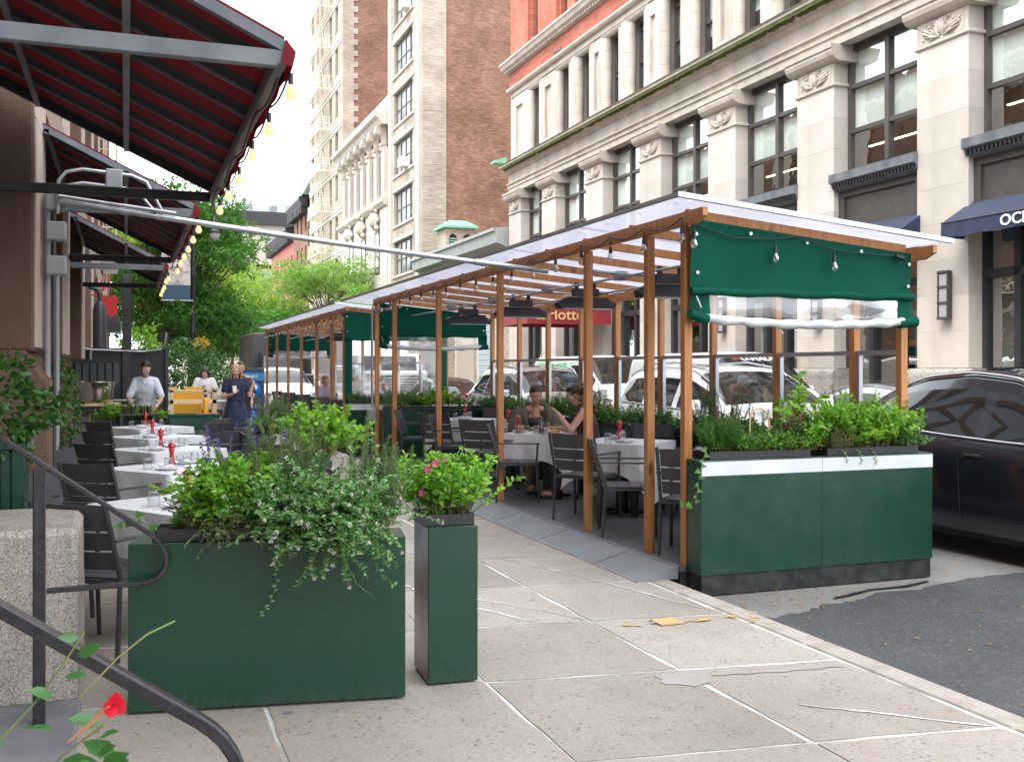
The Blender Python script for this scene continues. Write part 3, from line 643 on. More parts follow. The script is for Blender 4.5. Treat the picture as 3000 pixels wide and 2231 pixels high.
# entrance canopy in maroon
t = thing('entrance_canopy', 'maroon entrance canopy with gold lettering across the street', 'canopy')
m = MB(); m.box(13.25, 16.48, 34.0, 37.0, 3.82, 3.86); m.box(13.25, 16.48, 34.0, 34.03, 3.2, 3.82); m.box(13.25, 16.48, 36.97, 37, 3.2, 3.82); m.box(13.22, 13.25, 34.0, 37, 3.2, 3.86); m.build('canopy', maroon, t)
text('lettering', 'carlotto', .54, gold, t, (14.45, 33.97, 3.52), (PI/2, 0, 0), .01, 1.1, bold=.008)
for x in (13.35,):
    for yy in (34.1, 36.9): MB().tube([(x, yy, 0), (x, yy, 3.3)], .03, 8).build('pole', black, t)
# second stone storey: paired windows between rounded piers
Z1, Z2 = 10.93, 14.25
wx = BX+.55
f2 = MB(); window_unit(f2, 0, 1.12, 0, 2.75, [], [1.3], wx-.02, .08, .12); up = bpy.data.objects.new('window', None); col.objects.link(up); up.parent = main; up.location = (0, 0, 11.1)
f2.box(wx-.03, wx+.1, .08, 1.04, 2.42, 2.48)
f2.build('frame', frame, up); MB().quad((wx+.05, .05, .05), (wx+.05, 1.07, .05), (wx+.05, 1.07, 2.7), (wx+.05, .05, 2.7)).build('pane', pane, up)
MB().quad((wx+.14, .05, .9), (wx+.14, 1.07, .9), (wx+.14, 1.07, 2.7), (wx+.14, .05, 2.7)).build('blind', blind, up)
cents = [(a+b2)/2 for a, b2 in bays[:-1]]+[bays[0][0]-PW-BW/2]
wins = []
for c in cents: wins += [c-.97, c+.97]
wins = sorted(wins+[bays[-1][0]+.6+.55])
prev = 6.0; sur = None; q0 = True
m_wall = MB()
for i, c in enumerate(wins):
    if q0: up.location = (0, c-.56, 11.1); q0 = False
    else: dup(up, (0, c-.56, 11.1))
for i, c in enumerate(wins):                       # engaged half-round jambs and head roll
    if sur is None:
        m = MB(); R0 = .19
        for s in (-1, 1):
            yy = c*0+s*(.56+R0*.75)
            zz = 0
            for hz in (.55, .6, .5, .62, .48): m.tube([(BX+.26, yy, zz+.004), (BX+.26, yy, zz+hz-.004)], R0, 14); zz += hz
        m.tube([(BX+.27, -.9, 2.92), (BX+.27, .9, 2.92)], .16, 12)
        m.box(BX+.1, BX+.55, -.56, .56, -.16, -.02)
        sur = m.build('window_surround', limed, main, (0, c, 11.1))
    else: part('window_surround', sur, main, (0, c, 11.1))
ys2 = []
pieces = []
last = 6.0
for c in wins:
    pieces.append((last, c-.56-.2)); last = c+.56+.2
pieces.append((last, 44.75))
for a, b2 in pieces:
    if b2-a <= .05: continue
    m = MB(); zz = Z1
    m.box(BX+.12, BX+.7, a, b2, Z1, Z2)
    if b2-a > .75:
        w = (b2-a); m = MB(); m.box(BX+.20, BX+.7, a, b2, Z1, Z2); m.box(BX+.09, BX+.2, a, a+w*.3, Z1, Z2-.3); m.box(BX+.09, BX+.2, b2-w*.3, b2, Z1, Z2-.3); m.box(BX+.09, BX+.2, a+w*.3, b2-w*.3, Z2-.75, Z2-.3); m.box(BX+.09, BX+.2, a+w*.3, b2-w*.3, Z1, Z1+.4)
    m.build('pier', limed, main)
m = MB(); m.box(BX+.09, BX+.7, 6, 44.75, 14.02, Z2); m.prism([(BX+.6, 14.25), (BX-.06, 14.25), (BX-.12, 14.31), (BX-.12, 14.38), (BX-.04, 14.44), (BX+.6, 14.46)], 'y', 6, 44.85); m.build('string_course', limed, main)
MB().box(BX+.02, BX+.7, 6, 44.8, 14.46, 15.12).build('brick_band', rbrick, main)
m = MB(); m.prism([(BX+.6, 15.12), (BX-.05, 15.12), (BX-.12, 15.2), (BX-.3, 15.28), (BX-.36, 15.42), (BX-.42, 15.46), (BX-.42, 15.54), (BX+.6, 15.6)], 'y', 6, 45.0); m.build('upper_cornice', limed, main)
m = MB(); yy = 6.1
while yy < 44.9: m.box(BX-.2, BX-.06, yy, yy+.12, 15.13, 15.26); yy += .24
m.build('dentil', limed, main, kind='stuff')
# brick storeys with stepped reveals
wb = []
for c in wins:
    a = c-.45; wb.append((a, a+.95))
last = 6.0; m = MB(); m2 = MB()
for a, b2 in wb+[(44.8, 44.8)]:
    m.box(BX+.05, BX+.7, last+.12, a-.12, 15.6, 24); m2.box(BX+.22, BX+.68, a-.121, a, 15.6, 24); 
    if b2 < 44.8: m2.box(BX+.22, BX+.68, b2, b2+.121, 15.6, 24); m2.box(BX+.3, BX+.66, a, b2, 19.1, 20.2)
    last = b2
m.build('brick_pier', rbrick, main); m2.build('brick_reveal', rbrick, main)
bw_ = None
for a, b2 in wb:
    if bw_ is None:
        bw_ = bpy.data.objects.new('window', None); col.objects.link(bw_); bw_.parent = main; bw_.location = (0, a, 15.75)
        m = MB(); window_unit(m, 0, .95, 0, 3.3, [], [1.5, 2.8], BX+.42, .09, .1); m.build('frame', frame, bw_)
        MB().quad((BX+.47, .05, .05), (BX+.47, .9, .05), (BX+.47, .9, 3.2), (BX+.47, .05, 3.2)).build('pane', pane, bw_); MB().quad((BX+.57, .05, 1.2), (BX+.57, .9, 1.2), (BX+.57, .9, 3.2), (BX+.57, .05, 3.2)).build('blind', blind, bw_)
    else: dup(bw_, (0, a, 15.75))
m = MB(); m.box(BX+.75, BX+12, 5.5, 44.7, 9.95, 10.0); m.box(BX+.1, BX+12, 44.6, 44.79, -.1, 15.1); m.build('end_wall', rbrick, main)
m = MB(); m.box(BX+.2, BX+14, 5.0, 44.78, 24, 24.3); m.box(BX+5.3, BX+14, 5.0, 44.6, -.1, 24); m.build('body', rbrick, main)
pg = MB(); pg.ball((0, 0, 0), .09, 8, sx=1, sy=1.9, sz=.9); pg.ball((0, -.17, .10), .05, 8); pg.tube([(0, .12, 0), (0, .36, -.03)], [.05, .03], 6)
tag(pg.build('pigeon', greybar, loc=(BX-.02, 38.9, 14.54), rot=(0, 0, .3)), 'grey pigeon perched on the ledge under the red brick band', 'pigeon')

# ---------------------------------------------------------------- the buildings farther along that side
def facade_windows(root, x, ys, zs, w, h, fm=frame, rows=(.5,), cols=(), wall=None, deep=.18, blindm=None, frm=.07):
    """openings framed proud of a dark recess; each window is a part with a pane"""
    src = None
    for z in zs:
        for y in ys:
            if src is None:
                src = bpy.data.objects.new('window', None); col.objects.link(src); src.parent = root; src.location = (x, y, z)
                m = MB(); window_unit(m, 0, w, 0, h, [w*c for c in cols], [h*r for r in rows], -.01, frm, .06); m.build('frame', fm, src)
                MB().quad((.02, .03, .03), (.02, w-.03, .03), (.02, w-.03, h-.03), (.02, .03, h-.03)).build('pane', mat_pane_far, src)
            else: dup(src, (x, y, z))
    return src
mat_pane_far = mat('far_window_glass', (.10, .11, .12), .06, col2=(.34, .36, .36), scale=.35, spec=.8, lo=.45, hi=.55)
def wall_with_holes(m, x, d, y0, y1, z0, z1, ws, zs, w, h):
    """facade slab (facing -X) with rectangular openings at ws x zs"""
    last = y0
    for a in sorted(ws)+[None]:
        e = a if a is not None else y1
        m.box(x, x+d, last, e, z0, z1)
        if a is None: break
        lz = z0
        for z in sorted(zs):
            m.box(x, x+d, a, a+w, lz, z); lz = z+h
        m.box(x, x+d, a, a+w, lz, z1); last = a+w
# low building with zinc cornice and garage, Y 44.9-60
t = thing('low_garage_building', 'low building with grey metal cornice and pale blue roller door between the tall blocks', 'building')
MB().box(BX+.5, BX+14, 45.0, 59.8, -.1, 7.2).build('body', cbrick, t)
m = MB(); m.prism([(BX+.6, 7.15), (BX-.1, 7.15), (BX-.15, 7.3), (BX-.55, 7.42), (BX-.6, 7.9), (BX-.7, 7.96), (BX-.7, 8.1), (BX+.6, 8.2)], 'y', 44.95, 59.85); m.build('cornice', zinc, t)
MB().box(BX+.45, BX+.5, 45.05, 59.75, 5.2, 7.15).build('fascia', blackm, t)
m = MB()
for k in range(26): m.box(BX+.40+.02*(k % 2), BX+.5, 48.2, 50.4, .1+k*.14, .1+k*.14+.125)
m.build('roller_door', mat('pale_blue_shutter', (.42, .50, .54), .6), t)
MB().box(BX+.42, BX+.5, 51.2, 54.2, .1, 3.9).build('door', mat('beige_shutter', (.42, .37, .30), .8), t)
for yy in (48.05, 50.5, 54.3): MB().box(BX+.38, BX+.5, yy-.12, yy, .0, 4.1).build('door_frame', cream, t)
t = thing('roof_turret', 'small brick turret with green copper roof and louvred arches on the low roof', 'turret', (BX+1.3, 57.2, 8.1))
MB().box(-.85, .85, -.85, .85, 0, 1.5).build('wall', cbrick, t); m = MB(); m.box(-1.05, 1.05, -1.05, 1.05, 1.5, 1.62); m.add([(-1.02, -1.02, 1.62), (1.02, -1.02, 1.62), (1.02, 1.02, 1.62), (-1.02, 1.02, 1.62), (-.5, -.5, 1.98), (.5, -.5, 1.98), (.5, .5, 1.98), (-.5, .5, 1.98)], [(0, 1, 5, 4), (1, 2, 6, 5), (2, 3, 7, 6), (3, 0, 4, 7), (4, 5, 6, 7)]); m.build('roof', copper, t)
for x in (-.42, .42):
    m = MB(); pl = [(x-.22, .1), (x+.22, .1)]+[(x+.22*math.cos(a), .95+.22*math.sin(a)) for a in np.linspace(0, PI, 8)]
    m.prism(pl, 'y', -.87, -.852); o = m.build('louvre_opening', black, t); m = MB()
    for k in range(6): m.box(x-.2, x+.2, -.90, -.872, .15+k*.14, .22+k*.14)
    m.build('louvre', copper, o)
m = MB(); m.prism([(15.9, 11.1), (15.9, 11.2), (16.5, 11.4), (16.5, 11.1)], 'y', 45.05, 45.6); tag(m.build('copper_ledge', copper), 'short green copper ledge sticking out beyond the stone building', 'ledge')
# tall narrow block Y 60-68 : cream front, brown brick flank
t = thing('tall_narrow_building', 'tall block with cream front and a wide blank brown brick side wall', 'building')
zs = [2.2+3.24*k-1.0 for k in range(1, 13)]
m = MB(); wall_with_holes(m, BX, .45, 60.0, 68.0, -.1, 42, [61.9], zs, 4.7, 2.15); m.build('front_wall', cbrick, t)
m = MB()
for z in zs: m.box(BX-.10, BX, 61.6, 66.9, z-.16, z-.02); m.box(BX-.06, BX, 61.6, 66.9, z+2.2, z+2.42)
m.box(BX-.1, BX, 60.2, 60.9, 0, 42); m.box(BX-.1, BX, 67.2, 67.9, 0, 42)
m.build('stone_trim', lime, t)
facade_windows(t, BX+.2, [61.9], zs, 4.7, 2.15, rows=(.48,), cols=(.25, .5, .75), frm=.12)
MB().box(BX+.0, BX+1.5, 59.7, 60.0, -.1, 42).build('corner_return', cbrick, t)
MB().box(BX+1.5, BX+16, 59.75, 60.0, -.1, 42).build('side_wall', bbrick, t)
m = MB()
for z in zs[1:]: m.box(BX-.012, BX+1.5, 59.685, 59.7, z-.35, z-.31)
m.build('stone_band', limed, t)
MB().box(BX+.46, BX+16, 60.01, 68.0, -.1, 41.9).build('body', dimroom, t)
ac = None
for i, (k, yy, l) in enumerate(((9, 62.2, 'uppermost'), (7, 62.2, 'second from the top'), (6, 62.2, 'third from the top'), (3, 62.6, 'lowest'))):
    lab = 'white window air conditioner, %s on the tall cream front' % l
    if ac is None:
        ac = thing('air_conditioner', lab, 'air conditioner', (BX-.3, yy, zs[k]), 0, 'air conditioners in the cream building windows')
        MB().cbox(-.25, .3, 0, .95, .02, .62, .03).build('case', whitep, ac); m = MB()
        for q in range(7): m.box(-.262, -.25, .08, .87, .1+q*.065, .13+q*.065)
        m.build('grille', greybox, ac)
    else: dup(ac, (BX-.3, yy, zs[k]), label=lab)
# ornate lower building Y 68-84
t = thing('ornate_building', 'lower ornate building with scrolled brackets and pink brick between limestone pilasters', 'building')
MB().box(BX+.1, BX+14, 68.05, 83.9, -.1, 19).build('body', pbrick, t)
m = MB(); m.prism([(BX+.3, 18.0), (BX-.5, 18.0), (BX-.7, 18.35), (BX-.95, 18.5), (BX-.95, 18.75), (BX+.3, 19.0)], 'y', 68.03, 83.9); m.box(BX+.0, BX+.3, 68.03, 83.9, 19.0, 20.0)
m.prism([(BX+.1, 12.6), (BX-.25, 12.6), (BX-.5, 12.85), (BX-.5, 13.05), (BX+.1, 13.15)], 'y', 68.03, 83.9); m.build('cornice', limed, t)
MB().box(BX-.12, BX+.1, 68.04, 83.9, -.1, 12.6).build('stone_front', lime, t)
pil = None
for k in range(7):
    yy = 68.6+k*2.25
    if pil is None: pil = MB().cbox(BX-.25, BX+.1, 0, .75, 13.15, 16.6, .03).build('pilaster', lime, t, (0, yy, 0))
    else: part('pilaster', pil, t, (0, yy, 0))
m = MB()
pr = [(0, 0), (-.16, .05), (-.28, .25), (-.2, .45), (-.3, .7), (-.55, .95), (-.72, 1.2), (-.7, 1.5), (0, 1.5)]
m.prism([(BX+a, 16.5+b) for a, b in pr], 'y', 0, .62); m.tube([(BX-.55, -.05, 17.6), (BX-.55, .67, 17.6)], .24, 12); m.tube([(BX-.25, -.04, 16.8), (BX-.25, .66, 16.8)], .15, 10); m.ball((BX-.25, .31, 16.45), .2, 8)
br = None
for k in range(7):
    yy = 68.66+k*2.25
    if br is None: br = m.build('scroll_bracket', limed, t, (0, yy, 0))
    else: part('scroll_bracket', br, t, (0, yy, 0))
facade_windows(t, BX+.02, [69.75+2.25*k for k in range(6)], [13.6], 1.0, 2.7)
for z in (4.2, 8.2): facade_windows(t, BX-.18, [70.2, 74.6, 79.0], [z], 1.3, 3.0)
m = MB()
for z in range(18): m.box(BX-.125, BX-.12, 68.1, 83.8, .6+z*.66, .63+z*.66)
m.build('stone_joint', limed, t)
crt = None
for k, yy in enumerate((70.85, 75.25, 79.65)):
    if crt is None:
        m = MB(); r = random.Random(5)
        m.ball((BX-.35, 0, 11.9), .45, 10, sz=1.3); m.ball((BX-.5, 0, 12.7), .28, 8)
        for q in range(26): a = r.uniform(0, 6.28); m.ball((BX-.3, math.cos(a)*r.uniform(.4, .85), 11.9+math.sin(a)*r.uniform(.4, .95)), r.uniform(.1, .22), 6)
        crt = m.build('carved_cartouche', limed, t, (0, yy, 0))
    else: part('carved_cartouche', crt, t, (0, yy, 0))
# tall block with fire escape Y 84-100
t = thing('tall_fire_escape_building', 'tall cream brick block with cream fire escapes and brown brick flank', 'building')
zs = [1.6+3.5*k for k in range(12)]
yw = [85.9, 88.6, 92.6, 95.0, 97.6]
m = MB(); wall_with_holes(m, BX, .4, 84.0, 100.0, -.1, 46, yw, zs, 1.15, 2.2); m.build('front_wall', cbrick, t)
m = MB()
for z in zs: m.box(BX-.1, BX, 84.2, 99.9, z-.9, z-.7); m.box(BX-.05, BX, 84.2, 99.9, z+2.3, z+2.6)
m.build('stone_band', lime, t)
facade_windows(t, BX+.2, yw, zs, 1.15, 2.2, frm=.1)
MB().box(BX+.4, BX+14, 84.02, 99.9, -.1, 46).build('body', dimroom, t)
m = MB(); m.box(BX, BX+.9, 83.75, 84.0, -.1, 46)
z = .1
while z < 45: m.box(BX+.9, BX+1.25, 83.75, 84.0, z, z+.45); z += .9
m.build('quoins', cbrick, t)
MB().box(BX+.9, BX+14, 83.8, 84.0, -.1, 46).build('side_wall', bbrick, t)
fe = None
for k, z in enumerate(zs[1:]):
    if fe is None:
        m = MB(); x0 = BX-1.15; z0 = z-.55; ya, yb = 88.4, 94.0
        m.box(x0, BX, ya, ya+.06, z0-.1, z0); m.box(x0, BX, yb-.06, yb, z0-.1, z0); m.box(x0-.05, x0, ya, yb, z0-.16, z0+.02)
        for q in range(9): m.box(x0, BX, ya+.3+q*.6, ya+.34+q*.6, z0-.06, z0-.02)
        for q in range(5): m.box(x0+.15+q*.22, x0+.19+q*.22, ya, yb, z0-.02, z0)
        for hh in (.5, 1.0): m.tube([(BX, ya, z0+hh), (x0, ya, z0+hh), (x0, yb, z0+hh), (BX, yb, z0+hh)], .025, 4)
        for q in range(20): m.box(x0-.015, x0+.015, ya+q*(yb-ya)/19-.015, ya+q*(yb-ya)/19+.015, z0, z0+1.0)
        for q in range(4): m.box(x0+q*.3, x0+q*.3+.03, ya-.015, ya+.015, z0, z0+1.0)
        for s in (0, .45): m.tube([(x0+.25+s, ya+1.0, z0), (x0+.25+s, ya+3.4, z0+3.5)], .04, 4)
        for q in range(13): m.box(x0+.25, x0+.7, ya+1.0+q*.185-.04, ya+1.0+q*.185+.1, z0+.02+q*.269, z0+.05+q*.269)
        fe = m.build('fire_escape', cream, t)
    else: part('fire_escape', fe, t, (0, 0, 3.5*k))
# brick row houses beyond
def row_house(y0, y1, h, mt, label, cornice=True, roofm=None):
    t = thing('row_house', label, 'building', group='brick row houses far down the street')
    zs = [1.5+3.4*k for k in range(int(h/3.4))]; n = int((y1-y0)/2.6); ws = [y0+.9+k*2.6 for k in range(n)]
    m = MB(); wall_with_holes(m, BX, .4, y0, y1, -.1, h, ws, zs, 1.1, 2.0); m.box(BX+.4, BX+12, y0+.02, y1, -.1, h); m.build('wall', mt, t)
    facade_windows(t, BX+.25, ws, zs, 1.1, 2.0, fm=black, frm=.1)
    if cornice:
        m = MB(); m.prism([(BX+.2, h-.9), (BX-.5, h-.6), (BX-.9, h), (BX-.9, h+.25), (BX+.2, h+.4)], 'y', y0, y1)
        k = y0+.3
        while k < y1: m.box(BX-.7, BX, k, k+.25, h-1.3, h-.5); k += .9
        m.build('cornice', zinc if roofm is None else roofm, t)
    return t
row_house(101, 110, 18.0, bbrick, 'dark brown brick row house beside the fire-escape block', roofm=black)
t2 = thing('mansard_roof', 'steep green slate mansard roof above the brown row house', 'roof'); m = MB(); m.prism([(BX-.6, 18.4), (BX+1.6, 22.5), (BX+10, 22.5), (BX+10, 18.4)], 'y', 100.5, 106); m.build('slates', mat('green_slate', (.10, .14, .11), .7, col2=(.2, .26, .21), scale=2), t2)
row_house(110.2, 128, 16.2, mat('faded_red_brick', (.40, .12, .10), .9, col2=(.46, .17, .14), scale=1.5), 'faded red row house with black bracketed cornice', roofm=black)
row_house(128.5, 146, 12.5, pbrick, 'pale pink row house at the far end of the block')
# buildings closing the view
t = thing('cross_street_building', 'pale stone building with dark cornice closing the far end of the street', 'building')
MB().box(8, 34, 165, 180, -.1, 24).build('wall', greyst, t); MB().box(7.3, 34.6, 164.2, 180.6, 24, 26).build('cornice', black, t)
for x in (10.5, 15.5, 20.5, 25.5, 30): 
    for z in (4, 9, 14, 19): MB().box(x, x+2.0, 164.9, 165, z, z+3).box(x-.15, x+2.15, 164.85, 164.9, z+1.4, z+1.6).build('window', mat_pane_far, t); MB().box(8, 34, 164.8, 165, 17.3, 17.8).build('string_course', lime, t)
t = thing('white_rooftop_block', 'hazy white modern block rising over the cornice at the street end', 'building')
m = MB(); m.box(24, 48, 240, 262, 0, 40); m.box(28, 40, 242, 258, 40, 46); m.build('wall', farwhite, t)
for k in range(5):
    for z in (30, 36): MB().box(25+k*4.6, 27.6+k*4.6, 239.8, 240, z, z+2.6).build('window', mat_pane_far, t)
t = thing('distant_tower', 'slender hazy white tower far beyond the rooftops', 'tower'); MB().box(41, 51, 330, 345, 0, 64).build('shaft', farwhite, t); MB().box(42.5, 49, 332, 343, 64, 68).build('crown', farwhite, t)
# ---------------------------------------------------------------- restaurant building on the left
left = thing('restaurant_building', 'brown stone restaurant building with pale pilasters along the left edge', 'building')
m = MB(); m.box(-9, -1.05, 10.5, 62, -.1, 16); m.box(-9, -1.35, 6.5, 10.6, -.1, 16); m.build('wall', brownst, left)
m = MB(); m.box(-9, -1.9, -14, 6.5, -.1, 16); m.build('entrance_wall', brownst, left)
pf = [(9.4, 10.6), (13.4, 15.0), (19.0, 20.4), (24.4, 25.9), (30.2, 31.8), (36.2, 37.8), (42.4, 44), (48.6, 50)]
for i, (a, b2) in enumerate(pf):
    m = MB(); m.cbox(-1.4, -.716, a-.0, b2+.05, 1.75, 15.9, .02); m.build('pilaster', brownst, left)
    m = MB()
    for z in np.arange(1.78, 14, 1.9): m.cbox(-.717, -.70, a+.02, b2-.05, z, z+1.892, .004)
    m.build('pilaster_face', palest, left)
    m = MB(); m.prism([(-1.4, 0), (-.66, 0), (-.60, .02), (-.60, 1.50), (-.64, 1.52), (-.78, 1.75), (-1.4, 1.76)], 'y', a-.22, b2+.12); m.build('pilaster_base', brownst, left)
m = MB(); m.box(-1.35, -.98, 6.6, 13.2, 0, 1.5); m.box(-1.06, -.98, 15.1, 60, 0, 1.4); m.build('base_course', plinthst, left)
for z in (3.9, 9.2, 14.5): MB().prism([(-1.05, z), (-.72, z+.15), (-.66, z+.4), (-1.05, z+.45)], 'y', 10.7 if z < 5 else 6.6, 62).build('string_course', palest, left)
fz = [5.3, 10.6]; facade_windows(left, -1.02, [16.4, 21.6, 27, 33, 38.8, 45], fz, 1.7, 3.0)
for c in list(left.children):
    if c.name.startswith('window'): c.rotation_euler = (0, 0, PI); c.location.x = -1.06; c.location.y += 1.7
m = MB(); m.box(-1.045, -1.02, 10.9, 13.1, 0, 3.1); m.box(-1.045, -1.02, 15.4, 18.7, 0, 3.1); m.build('door', mat('dark_brown_timber', (.055, .028, .018), .5, col2=(.09, .045, .03), scale=4, stretch=(3, 3, .4)), left)
fe2 = thing('fire_escape', 'white iron fire escape high on the left building beyond the awnings', 'fire escape')
m = MB()
for z in (4.9, 7.8, 10.7, 13.6):
    m.box(-.98, -.28, 33, 37.4, z-.1, z)
    for h in (.3, .6, .9): m.tube([(-1, 33, z+h), (-.28, 33, z+h), (-.28, 37.4, z+h), (-1, 37.4, z+h)], .02, 4)
    for q in range(12): m.box(-.30, -.26, 33+q*.4-.015, 33+q*.4+.015, z, z+.9)
m.build('railing', cream, fe2)
t = thing('lobster_sign', 'glossy red double-heart wall sign on curled red brackets under the far awning', 'sign', (-.62, 22.5, 2.95))
m = MB(); out = []
for k in range(28):
    a = 2*PI*k/28; out.append((.28*math.sin(a)**3*1.0, .24*(13*math.cos(a)-5*math.cos(2*a)-2*math.cos(3*a)-math.cos(4*a))/13))
m.prism([(x*.62+.30, z*.62+.0) for x, z in out], 'y', -.06, .06); m.prism([(x*.5+.33, z*.5-.18) for x, z in out], 'y', -.045, .045); m.build('heart', terrac, t)
for dz in (0, .28): MB().tube([(-.05, 0, .15+dz*.6), (.12, 0, .12+dz*.7), (.18, 0, .26+dz*.8), (.28, 0, .38+dz*.5), (.33, 0, .26), (.31, 0, .1)], .018, 6).build('bracket', terrac, t)

# conduits, boxes and the long tube crossing the pavement
t = thing('conduit_bundle', 'grey electrical conduits and junction boxes running up the near pilaster', 'conduit')
MB().tube([(-.662, 10.1, 3.15), (-.662, 10.1, 1.0), (-.665, 10.05, .72), (-.70, 9.85, .45), (-.8, 9.6, .35)], .030, 10).build('pipe', greybox, t)
MB().tube([(-.60, 10.4, 2.55), (-.60, 10.4, .95), (-.63, 10.35, .6), (-.66, 10.15, .33), (-.85, 9.8, .24)], .026, 10).build('pipe', greybox, t)
MB().tube([(-.59, 9.9, 3.1), (-.59, 9.9, .2)], .018, 8).build('pipe', charc, t)
jb = None
for k, z in enumerate((2.98, 2.72, 2.42)):
    if jb is None: jb = MB().cbox(-.66, -.49, 9.86, 10.0, 0, .17, .015).build('junction_box', greybox, t, (0, 0, z))
    else: part('junction_box', jb, t, (0, 0, z))
for dz, dx in ((0, 0), (.12, .05)):
    MB().tube([(-.56, 9.84, 2.95+dz), (-.55, 9.84, 3.12+dz), (-.49, 9.84, 3.20+dz), (-.36, 9.84, 3.23+dz), (0+dx, 9.84, 3.20+dz), (.12+dx, 9.84, 3.15+dz), (.25+dx, 9.84, 3.0+dz*.2)], .016, 8).build('pipe', steelg, t)
MB().cbox(-.17, -.03, 9.77, 9.87, 3.16, 3.36, .01).build('junction_box', greybox, t)
t = thing('overhead_conduit', 'long galvanised tube spanning the sidewalk from the wall to the wooden shed', 'conduit')
pts = [(-.55+(4.05+.55)*k/8, 9.84, 3.06-(3.06-2.60)*k/8-.02*math.sin(PI*k/8)) for k in range(9)]
MB().tube(pts, .027, 10).build('pipe', steelg, t)
m = MB()
for f in (.12, .36, .60, .84): x = -.55+4.6*f; z = 3.06-.46*f-.02*math.sin(PI*f); m.tube([(x-.05, 9.84, z+.005), (x+.05, 9.84, z-.005)], .034, 10)
m.build('coupling', steelg, t)
MB().tube([(-.55, 9.81, 3.10), (.42, 9.81, 3.0)], .016, 8).build('pipe', steelg, t)

# ---------------------------------------------------------------- three red awnings
def awning(y0, y1, label, xf_, lit, off):
    t = thing('awning', label, 'awning', group='red awnings over the left tables')
    xw, zw, xf, zf = -1.02, 3.95, xf_, 3.15; sl = (zf-zw)/(xf-xw); th = .012
    zc = lambda x: zf+sl*(x-xf)
    n = int(round((y1-y0)/.53)); pit = (y1-y0)/n
    red, blk_ = MB(), MB()
    for k in range(n):
        a = y0+k*pit; b2 = a+pit*.62; c = a+pit
        for (p, q, mb) in ((a, b2, red), (b2, c, blk_)):
            mb.add([(xw, p, zw), (xf, p, zf), (xf, q, zf), (xw, q, zw), (xw, p, zw+th), (xf, p, zf+th), (xf, q, zf+th), (xw, q, zw+th)], [(0, 3, 2, 1), (4, 5, 6, 7), (0, 1, 5, 4), (2, 3, 7, 6), (1, 2, 6, 5)])
            mb.add([(xf+.012, p, zf), (xf+.05, p, zf-.08), (xf+.05, q, zf-.08), (xf+.012, q, zf)], [(0, 1, 2, 3)])
    red.build('red_canvas', rcanvas, t); blk_.build('black_stripe', fabric('black_canvas'+str(y0), (.006, .006, .008), (.009, .009, .011), 0, sheen=0), t)
    m = MB(); vs = []; K = 40                                      # valance hanging at the front
    for k in range(K+1): yy = y0-.02+(y1-y0+.04)*k/K; vs += [(xf+.05, yy, zf-.06), (xf+.035+.006*math.sin(k*1.3), yy, zf-.13+.005*math.sin(k*2.1))]
    m.add(vs, [(2*k, 2*k+1, 2*k+3, 2*k+2) for k in range(K)], smooth=True); m.add([(xf+.0, y0-.02, zf), (xf+.05, y0-.02, zf-.06), (xf+.035, y0-.02, zf-.13), (xf-.02, y0-.02, zf-.12)], [(0, 1, 2, 3)])
    m.build('valance', rcanvas, t)
    for k in range(n):
        yy = y0+(k+1)*pit-.012
        m = MB(); m.add([(xw, yy, zw-.02), (xf, yy, zf-.02), (xf, yy+.018, zf-.02), (xw, yy+.018, zw-.02), (xw, yy, zw), (xf, yy, zf), (xf, yy+.018, zf), (xw, yy+.018, zw)], [(0, 1, 2, 3), (0, 4, 5, 1), (3, 2, 6, 7)]); m.build('rib', greybar, t)
    for x in (0., -.67): MB().box(x-.02, x+.02, y0, y1, zc(x)-.07, zc(x)-.03).build('purlin', greybar, t)
    MB().cbox(xf-.04, xf+.012, y0, y1, zf-.12, zf-.05, .006).build('front_bar', greybar, t)
    for k, (yy, mt_) in enumerate(((y0, greybar), (y1-.05, black))):
        MB().cbox(xw, xf-.03, yy, yy+.05, zf-.13, zf-.05, .005).build('cross_bar', mt_, t)
        m = MB(); m.add([(xw, yy, zw-.06), (xf, yy, zf-.06), (xf, yy+.05, zf-.06), (xw, yy+.05, zw-.06), (xw, yy, zw-.002), (xf, yy, zf-.002), (xf, yy+.05, zf-.002), (xw, yy+.05, zw-.002)], [(0, 1, 2, 3), (4, 7, 6, 5), (0, 4, 5, 1), (3, 2, 6, 7), (1, 5, 6, 2)]); m.build('end_rafter', mt_, t)
    # string of bulbs
    s = thing('string_lights', 'string of glowing bulbs hung along the front of the %s red awning' % lit, 'string lights')
    P = []; nb_ = int((y1-y0)/.8)
    for k in range(nb_*6+1):
        f = k/(nb_*6); P.append((xf+.045, y0+.1+(y1-y0-.1)*f, zf-.10-.045*abs(math.sin(PI*k/6))))
    MB().tube(P, .006, 5).build('wire', black, s)
    P2 = [(xf-.02, y0+.1+(y1-y0-.1)*k/20, zf-.16-.03*math.sin(k)) for k in range(21)]; MB().tube(P2, .009, 5).build('wire', black, s)
    for k in range(nb_+1):
        yy = y0+.12+(y1-y0-.2)*k/nb_; zz = zf-.11-RN.uniform(.0, .04)
        if off and k < 0: continue
        m = MB(); m.tube([(xf+.045, yy, zz), (xf+.045, yy, zz-.055)], .013, 8); sk = m.build('socket', black, s)
        m = MB(); m.lathe([(.010, 0), (.016, -.012), (.028, -.04), (.030, -.052), (.021, -.072), (0, -.08)], (xf+.045, yy, zz-.053), 10); m.build('bulb', bulbon, s)
    return t
awning(4.95, 9.2, 'large red and black striped awning filling the top left corner', .70, 'nearest', 0)
awning(10.16, 14.7, 'middle red and black striped awning behind the grey conduit arcs', .60, 'middle', 0)
awning(15.8, 19.4, 'farthest and smallest of the red striped awnings, dark underneath', .53, 'farthest', 0)

